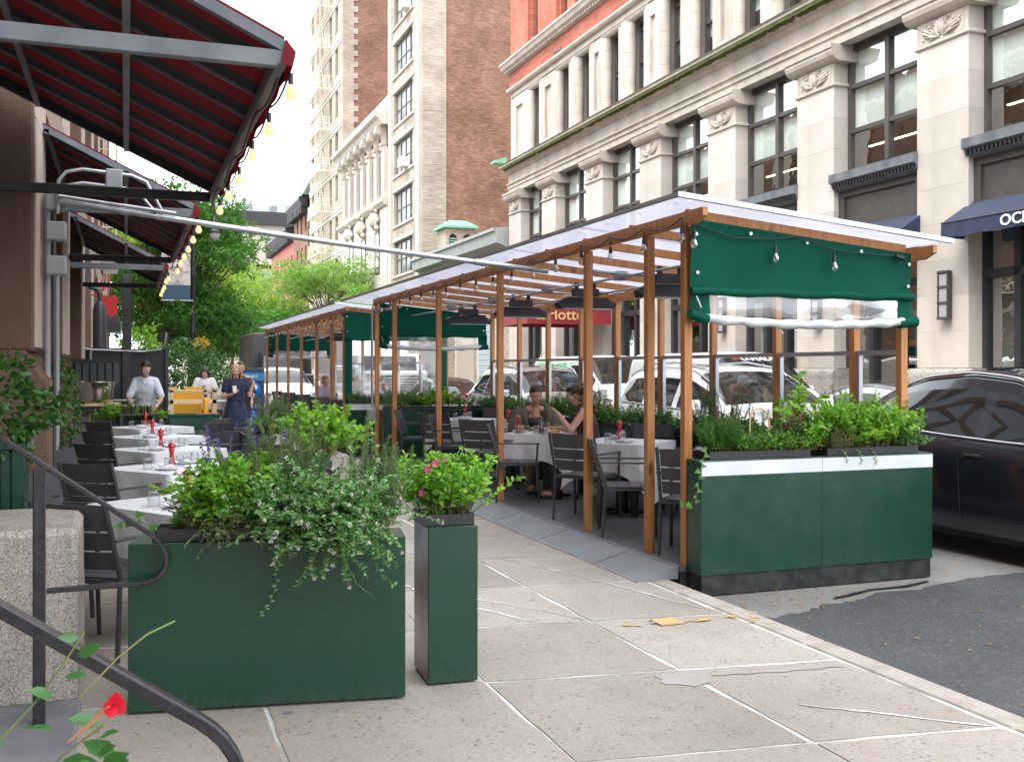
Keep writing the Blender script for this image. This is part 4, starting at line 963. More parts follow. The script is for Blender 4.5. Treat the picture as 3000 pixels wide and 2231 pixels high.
# ---------------------------------------------------------------- service area beyond the tables
t = thing('black_screen', 'black panelled screen on posts behind the waitress', 'screen')
m = MB(); m.box(-.86, -.06, 21.0, 21.06, .05, 2.0); m.build('panel', blackm, t); MB().box(.05, .70, 21.0, 21.06, .05, 1.98).build('panel', blackm, t)
for x, h, w in ((-.93, 2.35, .07), (-.07, 3.4, .16), (.70, 2.28, .06)): MB().cbox(x, x+w, 20.95, 21.1, 0, h, .006).build('post', black, t)
MB().tube([(-.8, 20.94, 1.99), (-.6, 20.94, 1.96), (.3, 20.94, 1.93), (.62, 20.94, 1.97), (.70, 20.94, 2.1), (.72, 20.94, 2.3)], .018, 6).build('cable', steelg, t)
MB().tube([(-.62, 20.9, 1.95), (-.64, 20.9, 1.35)], .022, 6).build('strut', greybox, t)
MB().tube([(-.9, 20.9, 1.02), (.6, 20.9, 1.0)], .02, 6).build('rail', steelg, t)
t = thing('flue_pipe', 'fat black flue with a thin bent stack rising behind the black screen', 'flue', (-.48, 21.7, 0))
MB().lathe([(.13, 0), (.13, 2.75), (.09, 2.86), (.055, 2.92)], n=14).build('cylinder', charc, t)
MB().tube([(0, 0, 2.9), (0, 0, 3.05), (-.04, 0, 3.14), (-.18, 0, 3.2), (-.24, 0, 3.28), (-.25, 0, 3.4), (-.25, 0, 4.0)], .05, 10).build('stack', charc, t)
t = thing('dome_awning', 'small black dome awning over a doorway behind the screen', 'awning', (-.75, 26, 2.65))
m = MB(); vs = []; 
for i in range(7):
    a = PI/2*i/6
    for k in range(9): b3 = PI*k/8; vs.append((.0+.62*math.sin(a)*math.sin(b3), .6*math.cos(b3)*max(math.sin(a), .1), .62*math.cos(a)))
m.add(vs, [(i*9+k, i*9+k+1, (i+1)*9+k+1, (i+1)*9+k) for i in range(6) for k in range(8)], smooth=True); m.build('hood', blackm, t); MB().box(-.02, .62, -.58, .58, -.2, 0).build('valance', black, t)
t = thing('wine_trolley', 'black service trolley with a wooden top against the left wall', 'trolley', (-.5, 18.2, 0))
MB().cbox(-.38, .42, -.3, .3, 1.0, 1.05, .006).build('tabletop', palewood, t)
m = MB(); m.box(-.34, .38, -.26, .26, .86, 1.0); m.build('drawer', black, t); MB().tube([(-.1, -.29, .93), (.12, -.29, .93)], .01, 6).build('handle', charc, t)
for x in (-.33, .33):
    for y in (-.25, .22): MB().box(x, x+.05, y, y+.05, 0, .86).build('leg', black, t)
MB().box(-.3, .34, -.24, .24, .25, .29).build('shelf', black, t)
t = thing('wine_bucket', 'wide polished steel wine bucket standing on the wooden trolley top', 'bucket', (-.46, 18.15, 1.052))
m = MB(); m.lathe([(.0, .0), (.25, 0), (.262, .05), (.275, .2), (.30, .33), (.315, .345), (.30, .345), (.27, .2), (.24, .04), (0, .03)], n=28); m.build('bowl', chrome, t)
for s in (1,): MB().tube([(.16+.035*math.cos(a), -.245-.02, .22+.035*math.sin(a)) for a in np.linspace(0, 2*PI, 13)], .007, 6).build('handle', chrome, t)
t = thing('bottle_crate', 'dark slatted crate standing behind the steel wine bucket', 'crate', (-.46, 18.75, 1.0))
m = MB(); m.box(-.36, .36, 0, .3, .33, .75); m.build('box', blackm, t)
for k in range(6): MB().box(-.34+k*.12, -.25+k*.12, -.02, 0, .34, .70).build('slat', charc, t)
MB().box(-.37, .37, -.03, .31, .71, .76).build('rim', black, t)
t = thing('service_counter', 'low dark green service counter right of the waitress', 'counter', (0, 0, 0))
MB().cbox(.62, 1.38, 16.9, 17.4, .02, .86, .006).build('body', greenm, t); MB().box(.60, 1.40, 16.87, 17.42, .862, .89).build('top', gcanvas, t)
t = thing('yellow_board', 'bright yellow panel with a hand slot standing behind the wooden caddy', 'board', (.98, 17.35, .892))
m = MB(); m.box(-.33, -.02, 0, .03, -.2, .38); m.box(-.02, .16, 0, .03, -.2, .38); m.box(-.33, -.22, 0, .03, .38, .42); m.box(-.1, .16, 0, .03, .38, .42); m.build('panel', yellowp, t)
t = thing('wooden_caddy', 'pale wooden caddy with rails standing on the service counter', 'caddy', (.94, 17.1, .892))
for x0, x1, z0, z1 in ((-.30, .40, .16, .23), (-.30, .40, .34, .38), (.33, .40, .0, .42), (-.30, -.25, .0, .40), (.20, .25, .3, .42)): MB().cbox(x0, x1, -.12, -.07, z0, z1, .004).build('rail', palewood, t)
MB().cbox(.33, .40, .05, .12, 0, .42, .004).build('rail', palewood, t); MB().cbox(.08, .42, -.2, -.08, -.025, .02, .004).build('base', mat('reddish_board', (.36, .14, .06), .6), t)
t = thing('flask', 'orange metal water flask with a black cap on the counter', 'flask', (1.17, 16.98, .892))
MB().lathe([(0, 0), (.042, 0), (.044, .02), (.044, .22), (.036, .25), (.022, .265)], n=14).build('body', orange, t); MB().lathe([(.024, .262), (.026, .27), (.026, .305), (.01, .315), (0, .315)], n=12).build('cap', black, t)
t = thing('utility_cart', 'pale grey moulded utility cart beyond the service counter', 'cart', (1.45, 19.9, 0))
m = MB(); m.cbox(-.30, .30, -.25, .25, .72, 1.02, .02); m.build('tub', mat('pale_grey_plastic', (.46, .46, .43), .5), t)
m = MB(); m.box(-.2, .2, -.262, -.25, .76, .86); m.build('slot', black, t); MB().cbox(-.28, .28, -.24, .24, .25, .33, .02).build('shelf', mat_ := MATS['pale_grey_plastic'], t)
for x in (-.26, .20):
    for y in (-.22, .18): MB().box(x, x+.05, y, y+.05, .08, .72).build('leg', mat_, t)
for x in (-.23, .23): MB().ball((x, -.2, .05), .05, 8, sx=.5).build('caster', black, t)
t = thing('cardboard_box', 'brown cardboard box on the floor by the left pilaster', 'box', (-.66, 16.2, 0)); MB().cbox(-.2, .22, -.15, .15, 0, .80, .005).build('carton', mat('cardboard', (.30, .19, .10), .85), t)
MB().box(-.21, .02, -.16, -.02, .80, .815).build('flap', MATS['cardboard'], t)
t = thing('slatted_planter', 'dark green slatted planter box behind the granite block', 'planter', (0, 0, 0))
MB().box(-2.0, -.60, 7.15, 7.5, .02, 1.08).build('box', MATS['dark_green_enamel'], t)
slt = None
for k in range(22):
    x = -1.98+k*.0625
    if slt is None: slt = MB().cbox(0, .05, 7.12, 7.148, .03, 1.10, .004).build('slat', greenm, t, (x, 0, 0))
    else: part('slat', slt, t, (x, 0, 0))
MB().cbox(-2.05, -.57, 7.08, 7.52, 1.10, 1.14, .005).build('rim', greenm, t)

# ---------------------------------------------------------------- street lamps, banner, parking sign
def street_lamp(x, y, label, banner):
    t = thing('street_lamp', label, 'street lamp', (x, y, 0))
    m = MB(); m.lathe([(.24, 0), (.24, .3), (.17, .45), (.13, 1.1), (.16, 1.2), (.11, 1.3), (.085, 3), (.13, 3.1), (.15, 3.2), (.1, 3.4), (.085, 5.5), (.14, 5.6), (.15, 5.75), (.09, 6.0), (.07, 8.6), (.10, 8.7), (.03, 9.0)], n=12); m.build('pole', black, t)
    m = MB(); P = [(0, 0, 8.3)]+[(.45-.45*math.cos(a), 0, 8.6+.62*math.sin(a)) for a in np.linspace(0, PI, 12)]+[(.9, 0, 8.3)]; m.tube(P, .035, 8)
    m.tube([(.25+.2*math.cos(a), 0, 8.5+.22*math.sin(a)) for a in np.linspace(0, 4.8, 10)], .022, 6); m.build('arm', black, t)
    hd = MB().lathe([(.03, .3), (.05, .12), (.12, .05), (.16, -.2), (.18, -.42), (.27, -.5), (.28, -.56), (.2, -.57)], (.9, 0, 8.15), 14).build('lamp_shade', black, t)
    MB().lathe([(.23, 0), (.24, -.1), (.17, -.28), (0, -.38)], (.9, 0, 7.6), 14).build('globe', lampglass, t)
    if banner:
        b = thing('street_banner', 'blue banner with white script and a photograph of a dish on the lamp post', 'banner', (x, y-.1, 0))
        MB().box(-1.32, -.12, -.012, 0, 6.62, 7.55).build('header', banblue, b); MB().box(-1.32, -.12, -.012, 0, 5.25, 6.62).build('photo_print', banfood, b); MB().box(-1.32, -.12, -.012, 0, 4.62, 5.25).build('footer', banblue, b)
        for k, s_ in enumerate(('Summer', 'shea is', 'legans')): text('lettering', s_, .21, lettw, b, (-.62-.05*k, -.018, 7.28-k*.2), (PI/2, 0, 0), .002, shear=.3)
        MB().tube([(.0, 0, 7.6), (-1.34, 0, 7.6)], .03, 6).build('bracket', steelg, b); MB().tube([(.0, 0, 4.58), (-1.34, 0, 4.58)], .03, 6).build('bracket', steelg, b)
        m = MB()
        m.ball((-.7, -.02, 5.92), .42, 14, sy=.04, sz=.62); m.build('dish_print', mat('plate_print', (.66, .62, .54), .6), b)
        m = MB(); m.ball((-.72, -.035, 5.96), .3, 12, sy=.04, sz=.4); m.ball((-.6, -.04, 5.85), .2, 10, sy=.04, sz=.35); m.build('dish_print', mat('food_print', (.20, .08, .12), .6, col2=(.62, .55, .52), scale=6), b)
street_lamp(2.75, 47.5, 'black bishop-crook street lamp with a hanging bell globe', True)
street_lamp(14.3, 78, 'second black bishop-crook lamp half hidden beside the red row houses', False)
t = thing('parking_sign', 'dark blue parking sign with a round white P behind the woman in the navy dress', 'sign', (2.45, 22.2, 0))
MB().cbox(-.24, .26, -.03, .03, .25, 1.62, .01).build('board', parknavy, t); MB().box(-.245, .265, -.036, -.031, 1.36, 1.52).build('header_panel', parkteal, t)
MB().lathe([(0, .006), (.165, .006), (.165, 0)], n=24).build('disc', parkblue, t, (.03, -.034, 1.16), (PI/2, 0, 0))
text('lettering', 'P', .27, lettw, t, (.04, -.044, 1.165), (PI/2, 0, 0), .002, bold=.012); text('lettering', 'SMART', .085, lettw, t, (.0, -.040, 1.44), (PI/2, 0, 0), .002)
text('lettering', '60.222', .09, lettw, t, (.06, -.034, .82), (PI/2, 0, 0), .002); MB().box(-.3, .3, -.2, .2, 0, .05).build('base', black, t)
for x in (-.2, .2): MB().tube([(x, 0, .04), (x, 0, .28)], .02, 6).build('leg', black, t)
# ---------------------------------------------------------------- wooden dining sheds in the roadway
XL, XR = 4.0, 6.1
zroof = lambda x: 2.86-.092*(x-3.8)
def wavy(m, x0, x1, y, ztop, zbot, nx=28, nz=8, amp=.02, seed=1, two=False, mi=0, f=2.3, sag=0):
    r = random.Random(seed); ph = [r.uniform(0, 6) for _ in range(6)]; vs = []
    for j in range(nz+1):
        for i in range(nx+1):
            u, w = i/nx, j/nz; x = x0+(x1-x0)*u; zt = ztop(x) if callable(ztop) else ztop; zb = (zbot(x) if callable(zbot) else zbot)-sag*math.sin(PI*u)
            d = amp*(math.sin(f*6*u+ph[0]+w*1.5)*.6+math.sin(f*11*u+ph[1]-w*2)*.3+math.sin(w*5+ph[2]+u*3)*.4)*(.25+.75*w)
            vs.append((x, y+d, zt+(zb-zt)*w))
    q = [(j*(nx+1)+i, j*(nx+1)+i+1, (j+1)*(nx+1)+i+1, (j+1)*(nx+1)+i) for j in range(nz) for i in range(nx)]
    m.add(vs, q, mi, True); return m
def tarp(parent, x0, x1, y, full, seed, zt=None):
    """green canvas header, rolled tube, clear sheet: rolled up, or hanging full length with green borders"""
    top = lambda x: zroof(x)-.10
    c = wavy(MB(), x0, x1, y, top, 2.20, amp=.018, seed=seed).build('canvas_header', gcanvas, parent)
    MB().tube([(x0+(x1-x0)*k/16, y-.015, 2.19+.006*math.sin(k*1.4+seed)) for k in range(17)], .033, 10).build('canvas_roll', gcanvas, parent)
    gm = MB()
    for x, z in [(x0+.04, 2.62), (x0+.05, 2.33), (x1-.04, 2.46), (x1-.05, 2.28)]+[(x0+(x1-x0)*f, zroof(x0+(x1-x0)*f)-.15) for f in (.25, .5, .75)]:
        gm.tube([(x, y-.030, z), (x, y-.024, z)], .014, 10)
    gm.build('grommet', steelg, parent)
    if not full:
        wavy(MB(), x0+.17, x1-.14, y, 2.17, 2.02, amp=.012, seed=seed+3, sag=.02).build('clear_sheet', vinyl, parent)
        for a, b2, zz in ((x0, x0+.18, 2.0), (x1-.15, x1+.02, 1.99)): wavy(MB(), a, b2, y, 2.19, zz, nx=6, amp=.02, seed=seed+9).build('canvas_corner', gcanvas, parent)
        P = [(x0+.1+(x1-x0-.2)*k/22, y-.02, 1.985-.035*math.sin(PI*k/22)+.006*math.sin(k*2.1)) for k in range(23)]
        MB().tube(P, [.028+.012*abs(math.sin(k*.9+seed)) for k in range(23)], 10).build('rolled_sheet', vinylr, parent)
        MB().tube([(x0-.02, y-.03, 2.02), (x0+.05, y-.02, 2.0), (x0+.14, y-.02, 1.975)], [.035, .045, .04], 10).build('roll_sleeve', gcanvas, parent)
        MB().tube([(x1-.14, y-.02, 1.97), (x1-.05, y-.02, 1.985), (x1+.03, y-.03, 1.99)], [.04, .045, .045], 10).build('roll_sleeve', gcanvas, parent)
        MB().tube([(x0+.03, y-.04, 2.15), (x0+.06, y-.06, 2.06)], .008, 5).build('strap', steelg, parent)
    else:
        wavy(MB(), x0+.14, x1-.16, y-.03, 2.18, .98, amp=.05, seed=seed+3, nz=16, f=1.4).build('clear_sheet', vinyl, parent)
        for a, b2 in ((x0, x0+.15), (x1-.18, x1)): wavy(MB(), a, b2, y-.03, 2.19, .9, nx=5, amp=.05, seed=seed+5, nz=12, f=.8).build('canvas_border', gcanvas, parent)
        wavy(MB(), x0, x1, y-.035, 1.03, .90, nx=24, nz=2, amp=.05, seed=seed+7).build('canvas_border', gcanvas, parent)
bulb_src = None
def shed(label, y0, left_y, right_y, y1, full_front, gap_sheet, lightlab):
    t = thing('dining_shed', label, 'dining shed')
    src = None
    for k, y in enumerate(left_y):
        if src is None:
            src = MB().cbox(-.034, .034, -.034, .034, .10, 2.69, .003).build('post', cedar, t, (XL+.02, y, 0))
            m = MB()
            for z in (.2, 2.45, 2.55): m.tube([(-.040, 0, z), (-.034, 0, z)], .008, 6); m.tube([(0.012, -.040, z), (.012, -.034, z)], .008, 6)
            bl = m.build('bolt', steelg, src)
        else: p = part('post', src, t, (XL+.02, y, 0)); part('bolt', bl, p)
    for y in right_y: p = part('post', src, t, (XR+.0, y, -.16), (0, 0, PI)); part('bolt', bl, p)
    # side beams made of lengths, with cut-back tips
    for x, zt in ((XL+.0, 2.795), (XR+.03, 2.60)):
        m = MB(); m.prism([(y0-.28, zt-.06), (y0-.16, zt-.105), (y1+.05, zt-.105), (y1+.05, zt), (y0-.28, zt)], 'x', x-.02, x+.02); m.build('side_beam', cedar, t)
        m = MB()
        for yy in (y0-.1, y0+.02): m.tube([(x-.03 if x < 5 else x+.03, yy, zt-.07), (x, yy, zt-.07)], .013, 7)
        m.build('bolt', steelg, t)
    rs = None; y = y0+.02; n = int((y1-y0)/.88)
    for k in range(n+1):
        yy = y0+.05+(y1-y0-.1)*k/n
        if rs is None:
            m = MB(); a, b2 = XL+.03, XR+.01; za, zb = zroof(a)-.012, zroof(b2)-.012
            m.add([(a, -.019, za-.075), (b2, -.019, zb-.075), (b2, .019, zb-.075), (a, .019, za-.075), (a, -.019, za), (b2, -.019, zb), (b2, .019, zb), (a, .019, za)], [(0, 3, 2, 1), (4, 5, 6, 7), (0, 1, 5, 4), (1, 2, 6, 5), (2, 3, 7, 6), (3, 0, 4, 7)]); rs = m.build('rafter', cedar, t, (0, yy, 0))
        else: part('rafter', rs, t, (0, yy, 0))
    y = y0-.28; k = 0; ps = None
    while y < y1+.1:
        if ps is None:
            m = MB(); a, b2 = 3.78, 6.27; L = 1.83
            m.add([(a, 0, zroof(a)), (b2, 0, zroof(b2)), (b2, L, zroof(b2)), (a, L, zroof(a)), (a, 0, zroof(a)+.014), (b2, 0, zroof(b2)+.014), (b2, L, zroof(b2)+.014), (a, L, zroof(a)+.014)], [(0, 3, 2, 1), (4, 5, 6, 7), (0, 1, 5, 4), (1, 2, 6, 5), (2, 3, 7, 6), (3, 0, 4, 7)]); ps = m.build('roof_panel', poly, t, (0, y, 0))
        else: part('roof_panel', ps, t, (0, y, .003*(k % 2)))
        y += 1.80; k += 1
    m = MB(); m.box(3.755, 3.79, y0-.3, y, zroof(3.78)-.004, zroof(3.78)+.026); m.build('roof_edge', greybox, t)
    m = MB(); a, b2 = 3.76, 6.30; m.add([(a, y0-.31, zroof(a)-.01), (b2, y0-.31, zroof(b2)-.01), (b2, y0-.27, zroof(b2)-.01), (a, y0-.27, zroof(a)-.01), (a, y0-.31, zroof(a)+.028), (b2, y0-.31, zroof(b2)+.028), (b2, y0-.27, zroof(b2)+.028), (a, y0-.27, zroof(a)+.028)], [(0, 3, 2, 1), (4, 5, 6, 7), (0, 1, 5, 4), (1, 2, 6, 5), (2, 3, 7, 6), (3, 0, 4, 7)]); m.build('roof_trim', alu, t)
    m = MB()
    for yy in np.arange(y0, y1, .6): m.ball((3.92, yy, zroof(3.92)+.02), .018, 6)
    m.build('screw_cap', lettw, t)
    tarp(t, XL+.0, XR-.02, y0-.06, full_front, int(y0))
    tarp(t, XL+.08, XR-.08, y1+.02, False, int(y1))
    # glass screens between the street-side posts
    ry = sorted(right_y)
    for a, b2 in zip(ry[:-1], ry[1:]):
        MB().quad((XR, a+.05, .85), (XR, b2-.05, .85), (XR, b2-.05, 1.72), (XR, a+.05, 1.72)).build('glass_panel', screen, t)
        MB().box(XR-.02, XR+.02, a+.045, b2-.045, 1.72, 1.76).build('top_rail', alu, t)
        MB().box(XR-.02, XR+.02, b2-.085, b2-.05, .85, 1.72).build('side_rail', alu, t)
    # deck with joints, fascia
    m = MB(); yy = y0-.0
    dk = None
    while yy < y1:
        if dk is None: dk = MB().cbox(XL-.05, XR+.12, 0, 1.216, .055, .10, .003).build('deck_panel', deck, t, (0, yy, 0))
        elif yy+1.22 <= y1+.7: part('deck_panel', dk, t, (0, yy, 0))
        yy += 1.22
    MB().box(XL-.04, XR+.1, y0+.02, y1, -.09, .054).build('joists', blackm, t)
    # conduit runs under the roof
    for x, z, r in ((4.55, 2.50, .013), (5.15, 2.47, .013)): MB().tube([(x, y0+.3, z), (x, y1-.4, z)], r, 6).build('conduit', steelg, t)
    for yy in left_y[2:5]: MB().tube([(XL+.05, yy+.25, 2.62), (4.2, yy+.25, 2.53), (5.3, yy+.25, 2.49)], .013, 6).build('conduit', steelg, t)
    for k in range(4):
        yy = y0+2.2+k*(y1-y0-3)/4; MB().cbox(4.50, 4.62, yy, yy+.10, 2.47, 2.56, .01).build('junction_box', greybox, t)
    # string lights
    s = thing('string_lights', lightlab, 'string lights'); P = []; N = int((y1-y0)/.62)
    for k in range(N*6+1):
        yy = y0+(y1-y0)*k/(N*6); P.append((XL-.035, yy, 2.75-.055*abs(math.sin(PI*k/6))))
    MB().tube(P, .006, 5).build('wire', black, s)
    global bulb_src
    for k in range(N+1):
        yy = y0+(y1-y0)*k/N
        if bulb_src is None:
            m = MB(); m.tube([(0, 0, 0), (0, 0, -.05)], .004, 5); m.tube([(0, 0, -.045), (0, 0, -.10)], [.012, .017], 8); bs_ = m.build('socket', black, s, (XL-.035, yy, 2.73)); bs_.parent = s
            bb = MB().lathe([(.012, 0), (.018, -.012), (.028, -.04), (.029, -.052), (.02, -.072), (0, -.08)], (0, 0, -.098), 10).build('bulb', bulboff, bs_); bulb_src = (bs_, bb)
        else:
            p = part('socket', bulb_src[0], s, (XL-.035, yy, 2.73+RN.uniform(-.03, .01)), (0, 0, 0)); part('bulb', bulb_src[1], p)
    return t
LY = [6.98, 7.58, 8.78, 11.2, 13.7, 16.2, 17.45]
RY = [7.02, 7.62, 8.8, 10.0, 11.2, 12.4, 13.55, 14.8, 16.05, 17.4]
sh1 = shed('open wooden dining shed with translucent roof and green canvas end, nearest', 6.95, LY, RY, 17.5, False, True, 'string of unlit clear bulbs along the near shed roof edge')
LY2 = [20.25, 21.6, 23.4, 25.6, 27.8, 30.0, 32.2]; RY2 = [20.25, 22.2, 24.2, 26.2, 28.2, 30.2, 32.2]
sh2 = shed('second wooden dining shed farther along the kerb behind the clear sheet', 20.2, LY2, RY2, 32.4, True, True, 'string of unlit clear bulbs along the far shed roof edge')
# front string on the green canvas
s = thing('string_lights', 'short string of two clear bulbs draped across the front green canvas', 'string lights')
P = [(4.0, 6.86, 2.70), (4.35, 6.84, 2.60), (4.75, 6.84, 2.61), (4.95, 6.84, 2.64), (5.2, 6.84, 2.56), (5.45, 6.84, 2.53), (5.9, 6.84, 2.52)]
MB().tube(P, .006, 5).build('wire', black, s)
for x, z in ((4.0, 2.68), (4.72, 2.60), (5.27, 2.55)):
    p = part('socket', bulb_src[0], s, (x, 6.83, z)); part('bulb', bulb_src[1], p)
MB().tube([(5.88, 6.84, 2.52), (5.96, 6.83, 2.50)], .02, 8).build('plug', black, s)
# metal conduit and box on the shed's rear corner post
t = thing('power_conduit', 'vertical grey conduit with a junction box strapped to the far corner post', 'conduit', (XL-.06, 17.45, 0))
MB().tube([(.3, -.2, 2.62), (.02, 0, 2.6), (0, 0, 2.5), (0, 0, .95)], .022, 8).build('pipe', steelg, t); MB().cbox(-.09, .07, -.06, .04, .66, .92, .015).build('junction_box', greybox, t); MB().tube([(0, 0, 1.45), (0, 0, 1.50)], .03, 8).build('tape', yellowp, t)
# heaters
ht = None
for k, (x, y, lb) in enumerate(((5.0, 9.0, 'nearest the front green canvas'), (5.0, 11.0, 'second from the front'), (5.0, 13.1, 'third from the front'), (5.0, 15.4, 'last in the near shed'), (5.0, 23.0, 'first in the far shed'), (5.0, 26.0, 'second in the far shed'))):
    lab = 'black hanging electric heater under the shed roof, '+lb
    if ht is None:
        ht = thing('patio_heater', lab, 'heater', (x, y, 2.30), 0, 'hanging heaters'); ht.scale = (.92, 1, 1.15)
        m = MB(); sec = [(-.13, 0), (-.10, .09), (.10, .09), (.13, 0)]
        L = .36; vs = [(-L, -.10, 0), (L, -.10, 0), (L, .10, 0), (-L, .10, 0), (-L*1.0-.05, -.05, .05), (-.26, -.06, .11), (.26, -.06, .11), (L+.05, -.05, .05), (-L-.05, .05, .05), (-.26, .06, .11), (.26, .06, .11), (L+.05, .05, .05)]
        m.add(vs, [(3, 2, 1, 0), (0, 1, 7, 6, 5, 4), (2, 3, 8, 9, 10, 11), (5, 6, 10, 9), (4, 5, 9, 8), (6, 7, 11, 10), (0, 4, 8, 3), (1, 2, 11, 7)]); m.build('hood', blackm, ht)
        m = MB(); m.box(-.32, .32, -.085, .085, -.006, 0); m.build('grille', steelg, ht)
        m = MB(); m.box(-.17, .17, -.04, .04, .12, .20); m.build('bracket', black, ht)
        for x2 in (-.12, .12): MB().tube([(x2, 0, .19), (x2, 0, .26)], .03, 8).build('clamp', black, ht)
    else: dup(ht, (x, y, 2.30), label=lab)
# ramp of rubber plates
t = thing('ramp', 'grey rubber ramp plates with white edges sloping from the shed deck to the sidewalk', 'ramp')
pl = None
ry_ = [6.97, 7.75, 9.0, 10.25, 11.5, 12.75, 14.0, 15.25, 16.5]
for a, b2 in zip(ry_[:-1], ry_[1:]):
    g = .01; m = MB(); m.add([(3.60, a+g, .006), (XL-.05, a+g, .098), (XL-.05, b2-g, .098), (3.60, b2-g, .006), (3.60, a+g, 0), (XL-.05, a+g, 0), (XL-.05, b2-g, 0), (3.60, b2-g, 0)], [(0, 1, 2, 3), (0, 4, 5, 1), (3, 2, 6, 7), (0, 3, 7, 4)])
    m.build('ramp_plate', rubber, t)
m = MB(); m.add([(3.585, 6.97, .009), (3.61, 6.97, .011), (3.61, 16.5, .011), (3.585, 16.5, .009), (3.585, 6.97, 0), (3.585, 16.5, 0)], [(0, 1, 2, 3), (0, 3, 5, 4)]); m.box(XL-.072, XL-.055, 7.0, 16.5, .095, .103); m.build('edge_strip', alu, t)
# planters of green enamelled metal
def green_planter(label, x0, x1, y0, y1, z0, z1, tape_h=0, base=0, seam=None, rz=0, org=None, tapeside='-y'):
    cx, cy = org if org else ((x0+x1)/2, (y0+y1)/2)
    t = thing('planter_box', label, 'planter', (cx, cy, 0), rz)
    X0, X1, Y0, Y1 = x0-cx, x1-cx, y0-cy, y1-cy
    MB().cbox(X0, X1, Y0, Y1, z0, z1, .004).build('box', greenm, t)
    if base: MB().box(X0+.012, X1-.012, Y0+.012, Y1-.012, base, z0-.002).build('base', skirt, t)
    if tape_h: 
        parts_ = [(X0+.004, X1-.002)] if not seam else [(X0+.004, seam-cx-.002), (seam-cx+.002, X1-.002)]
        for a, b2 in parts_: MB().box(a, b2, Y0-.0035, Y0, z1-.012-tape_h, z1-.012).build('tape_strip', tape, t)
    if seam: MB().box(seam-cx-.0015, seam-cx+.0015, Y0-.002, Y0+.001, z0+.01, z1-.15).build('seam', black, t)
    return t
def tray_at(x0, x1, y0, y1, z, label, rz=0, org=None):
    cx, cy = org if org else ((x0+x1)/2, (y0+y1)/2)
    t = thing('plant_tray', label, 'plant tray', (cx, cy, z), rz); X0, X1, Y0, Y1 = x0-cx, x1-cx, y0-cy, y1-cy; w = .012
    m = MB(); m.box(X0, X1, Y0, Y0+w, 0, .055); m.box(X0, X1, Y1-w, Y1, 0, .055); m.box(X0, X0+w, Y0+w, Y1-w, 0, .055); m.box(X1-w, X1, Y0+w, Y1-w, 0, .055); m.build('rim', tray, t)
    MB().box(X0+w, X1-w, Y0+w, Y1-w, .0, .04).build('soil', soil, t); return t
green_planter('large dark green planter with a white reflective band closing the near end of the shed', 4.0, 6.16, 6.73, 7.03, .06, .92, .105, -.09, 5.08)
tray_at(4.10, 5.0, 6.77, 7.0, .922, 'black plant tray on the left half of the white-banded planter')
tray_at(5.16, 6.05, 6.77, 7.0, .922, 'black plant tray on the right half of the white-banded planter')
near = (.66, 5.13)
green_planter('big plain dark green planter box nearest the camera, overflowing with herbs', .02, 1.30, 5.0, 5.28, .012, .79, rz=rad(-9.5), org=near)
tray_at(.12, .66, 5.04, 5.25, .792, 'black plant tray on the left end of the nearest planter', rad(-9.5), near)
tray_at(.70, 1.18, 5.04, 5.25, .792, 'black plant tray on the right end of the nearest planter', rad(-9.5), near)
green_planter('narrow tall dark green planter beside the nearest big planter', 1.435, 1.695, 5.04, 5.38, .012, .80, rz=rad(-3))
tray_at(1.42, 1.69, 5.09, 5.35, .802, 'black plant tray on the narrow planter beside the sidewalk', rad(-3))
green_planter('second narrow green planter along the tables, behind the nearest herbs', 1.42, 1.68, 9.0, 9.7, .01, .80)
tray_at(1.41, 1.67, 9.05, 9.6, .802, 'black plant tray on the second narrow planter')
green_planter('third narrow green planter beyond the salvia, beside the left tables', 1.25, 1.55, 12.0, 12.7, .01, .80)
tray_at(1.26, 1.54, 12.05, 12.6, .802, 'black plant tray on the third narrow planter')
green_planter('low green planter of ferns between the last table and the waitress', -.35, .62, 17.6, 17.95, .01, .74)
tray_at(-.3, .6, 17.62, 17.9, .742, 'black plant tray of ferns in front of the waitress')
for k, (a, b2, w_) in enumerate(((7.2, 8.7, 'first'), (8.9, 10.5, 'second'), (10.7, 12.3, 'third'), (12.5, 14.2, 'fourth'), (14.4, 16.0, 'fifth'), (16.15, 17.0, 'sixth'))):
    green_planter('long green planter on the street side of the shed, %s from the front' % w_, 5.84, 6.05, a, b2, .10, .84)
    tray_at(5.84, 6.04, a+.02, b2-.02, .842, 'black plant tray on the %s street-side planter' % w_)
green_planter('green planter across the back end of the near shed', 4.06, 6.05, 17.1, 17.42, .10, .90)
tray_at(4.1, 6.0, 17.12, 17.38, .902, 'black plant tray across the back planter of the near shed')
green_planter('green planter with white band at the near end of the far shed', 4.0, 6.1, 19.85, 20.14, .06, .93, .11, -.09, 4.95)
tray_at(4.05, 6.0, 19.88, 20.1, .932, 'black plant tray under the hanging clear sheet of the far shed')
MB_ = MB().cbox(4.72, 4.86, 19.7, 19.83, 0, .92, .01); tag(MB_.build('grey_post', greybox), 'short grey square post between the two sheds', 'post')
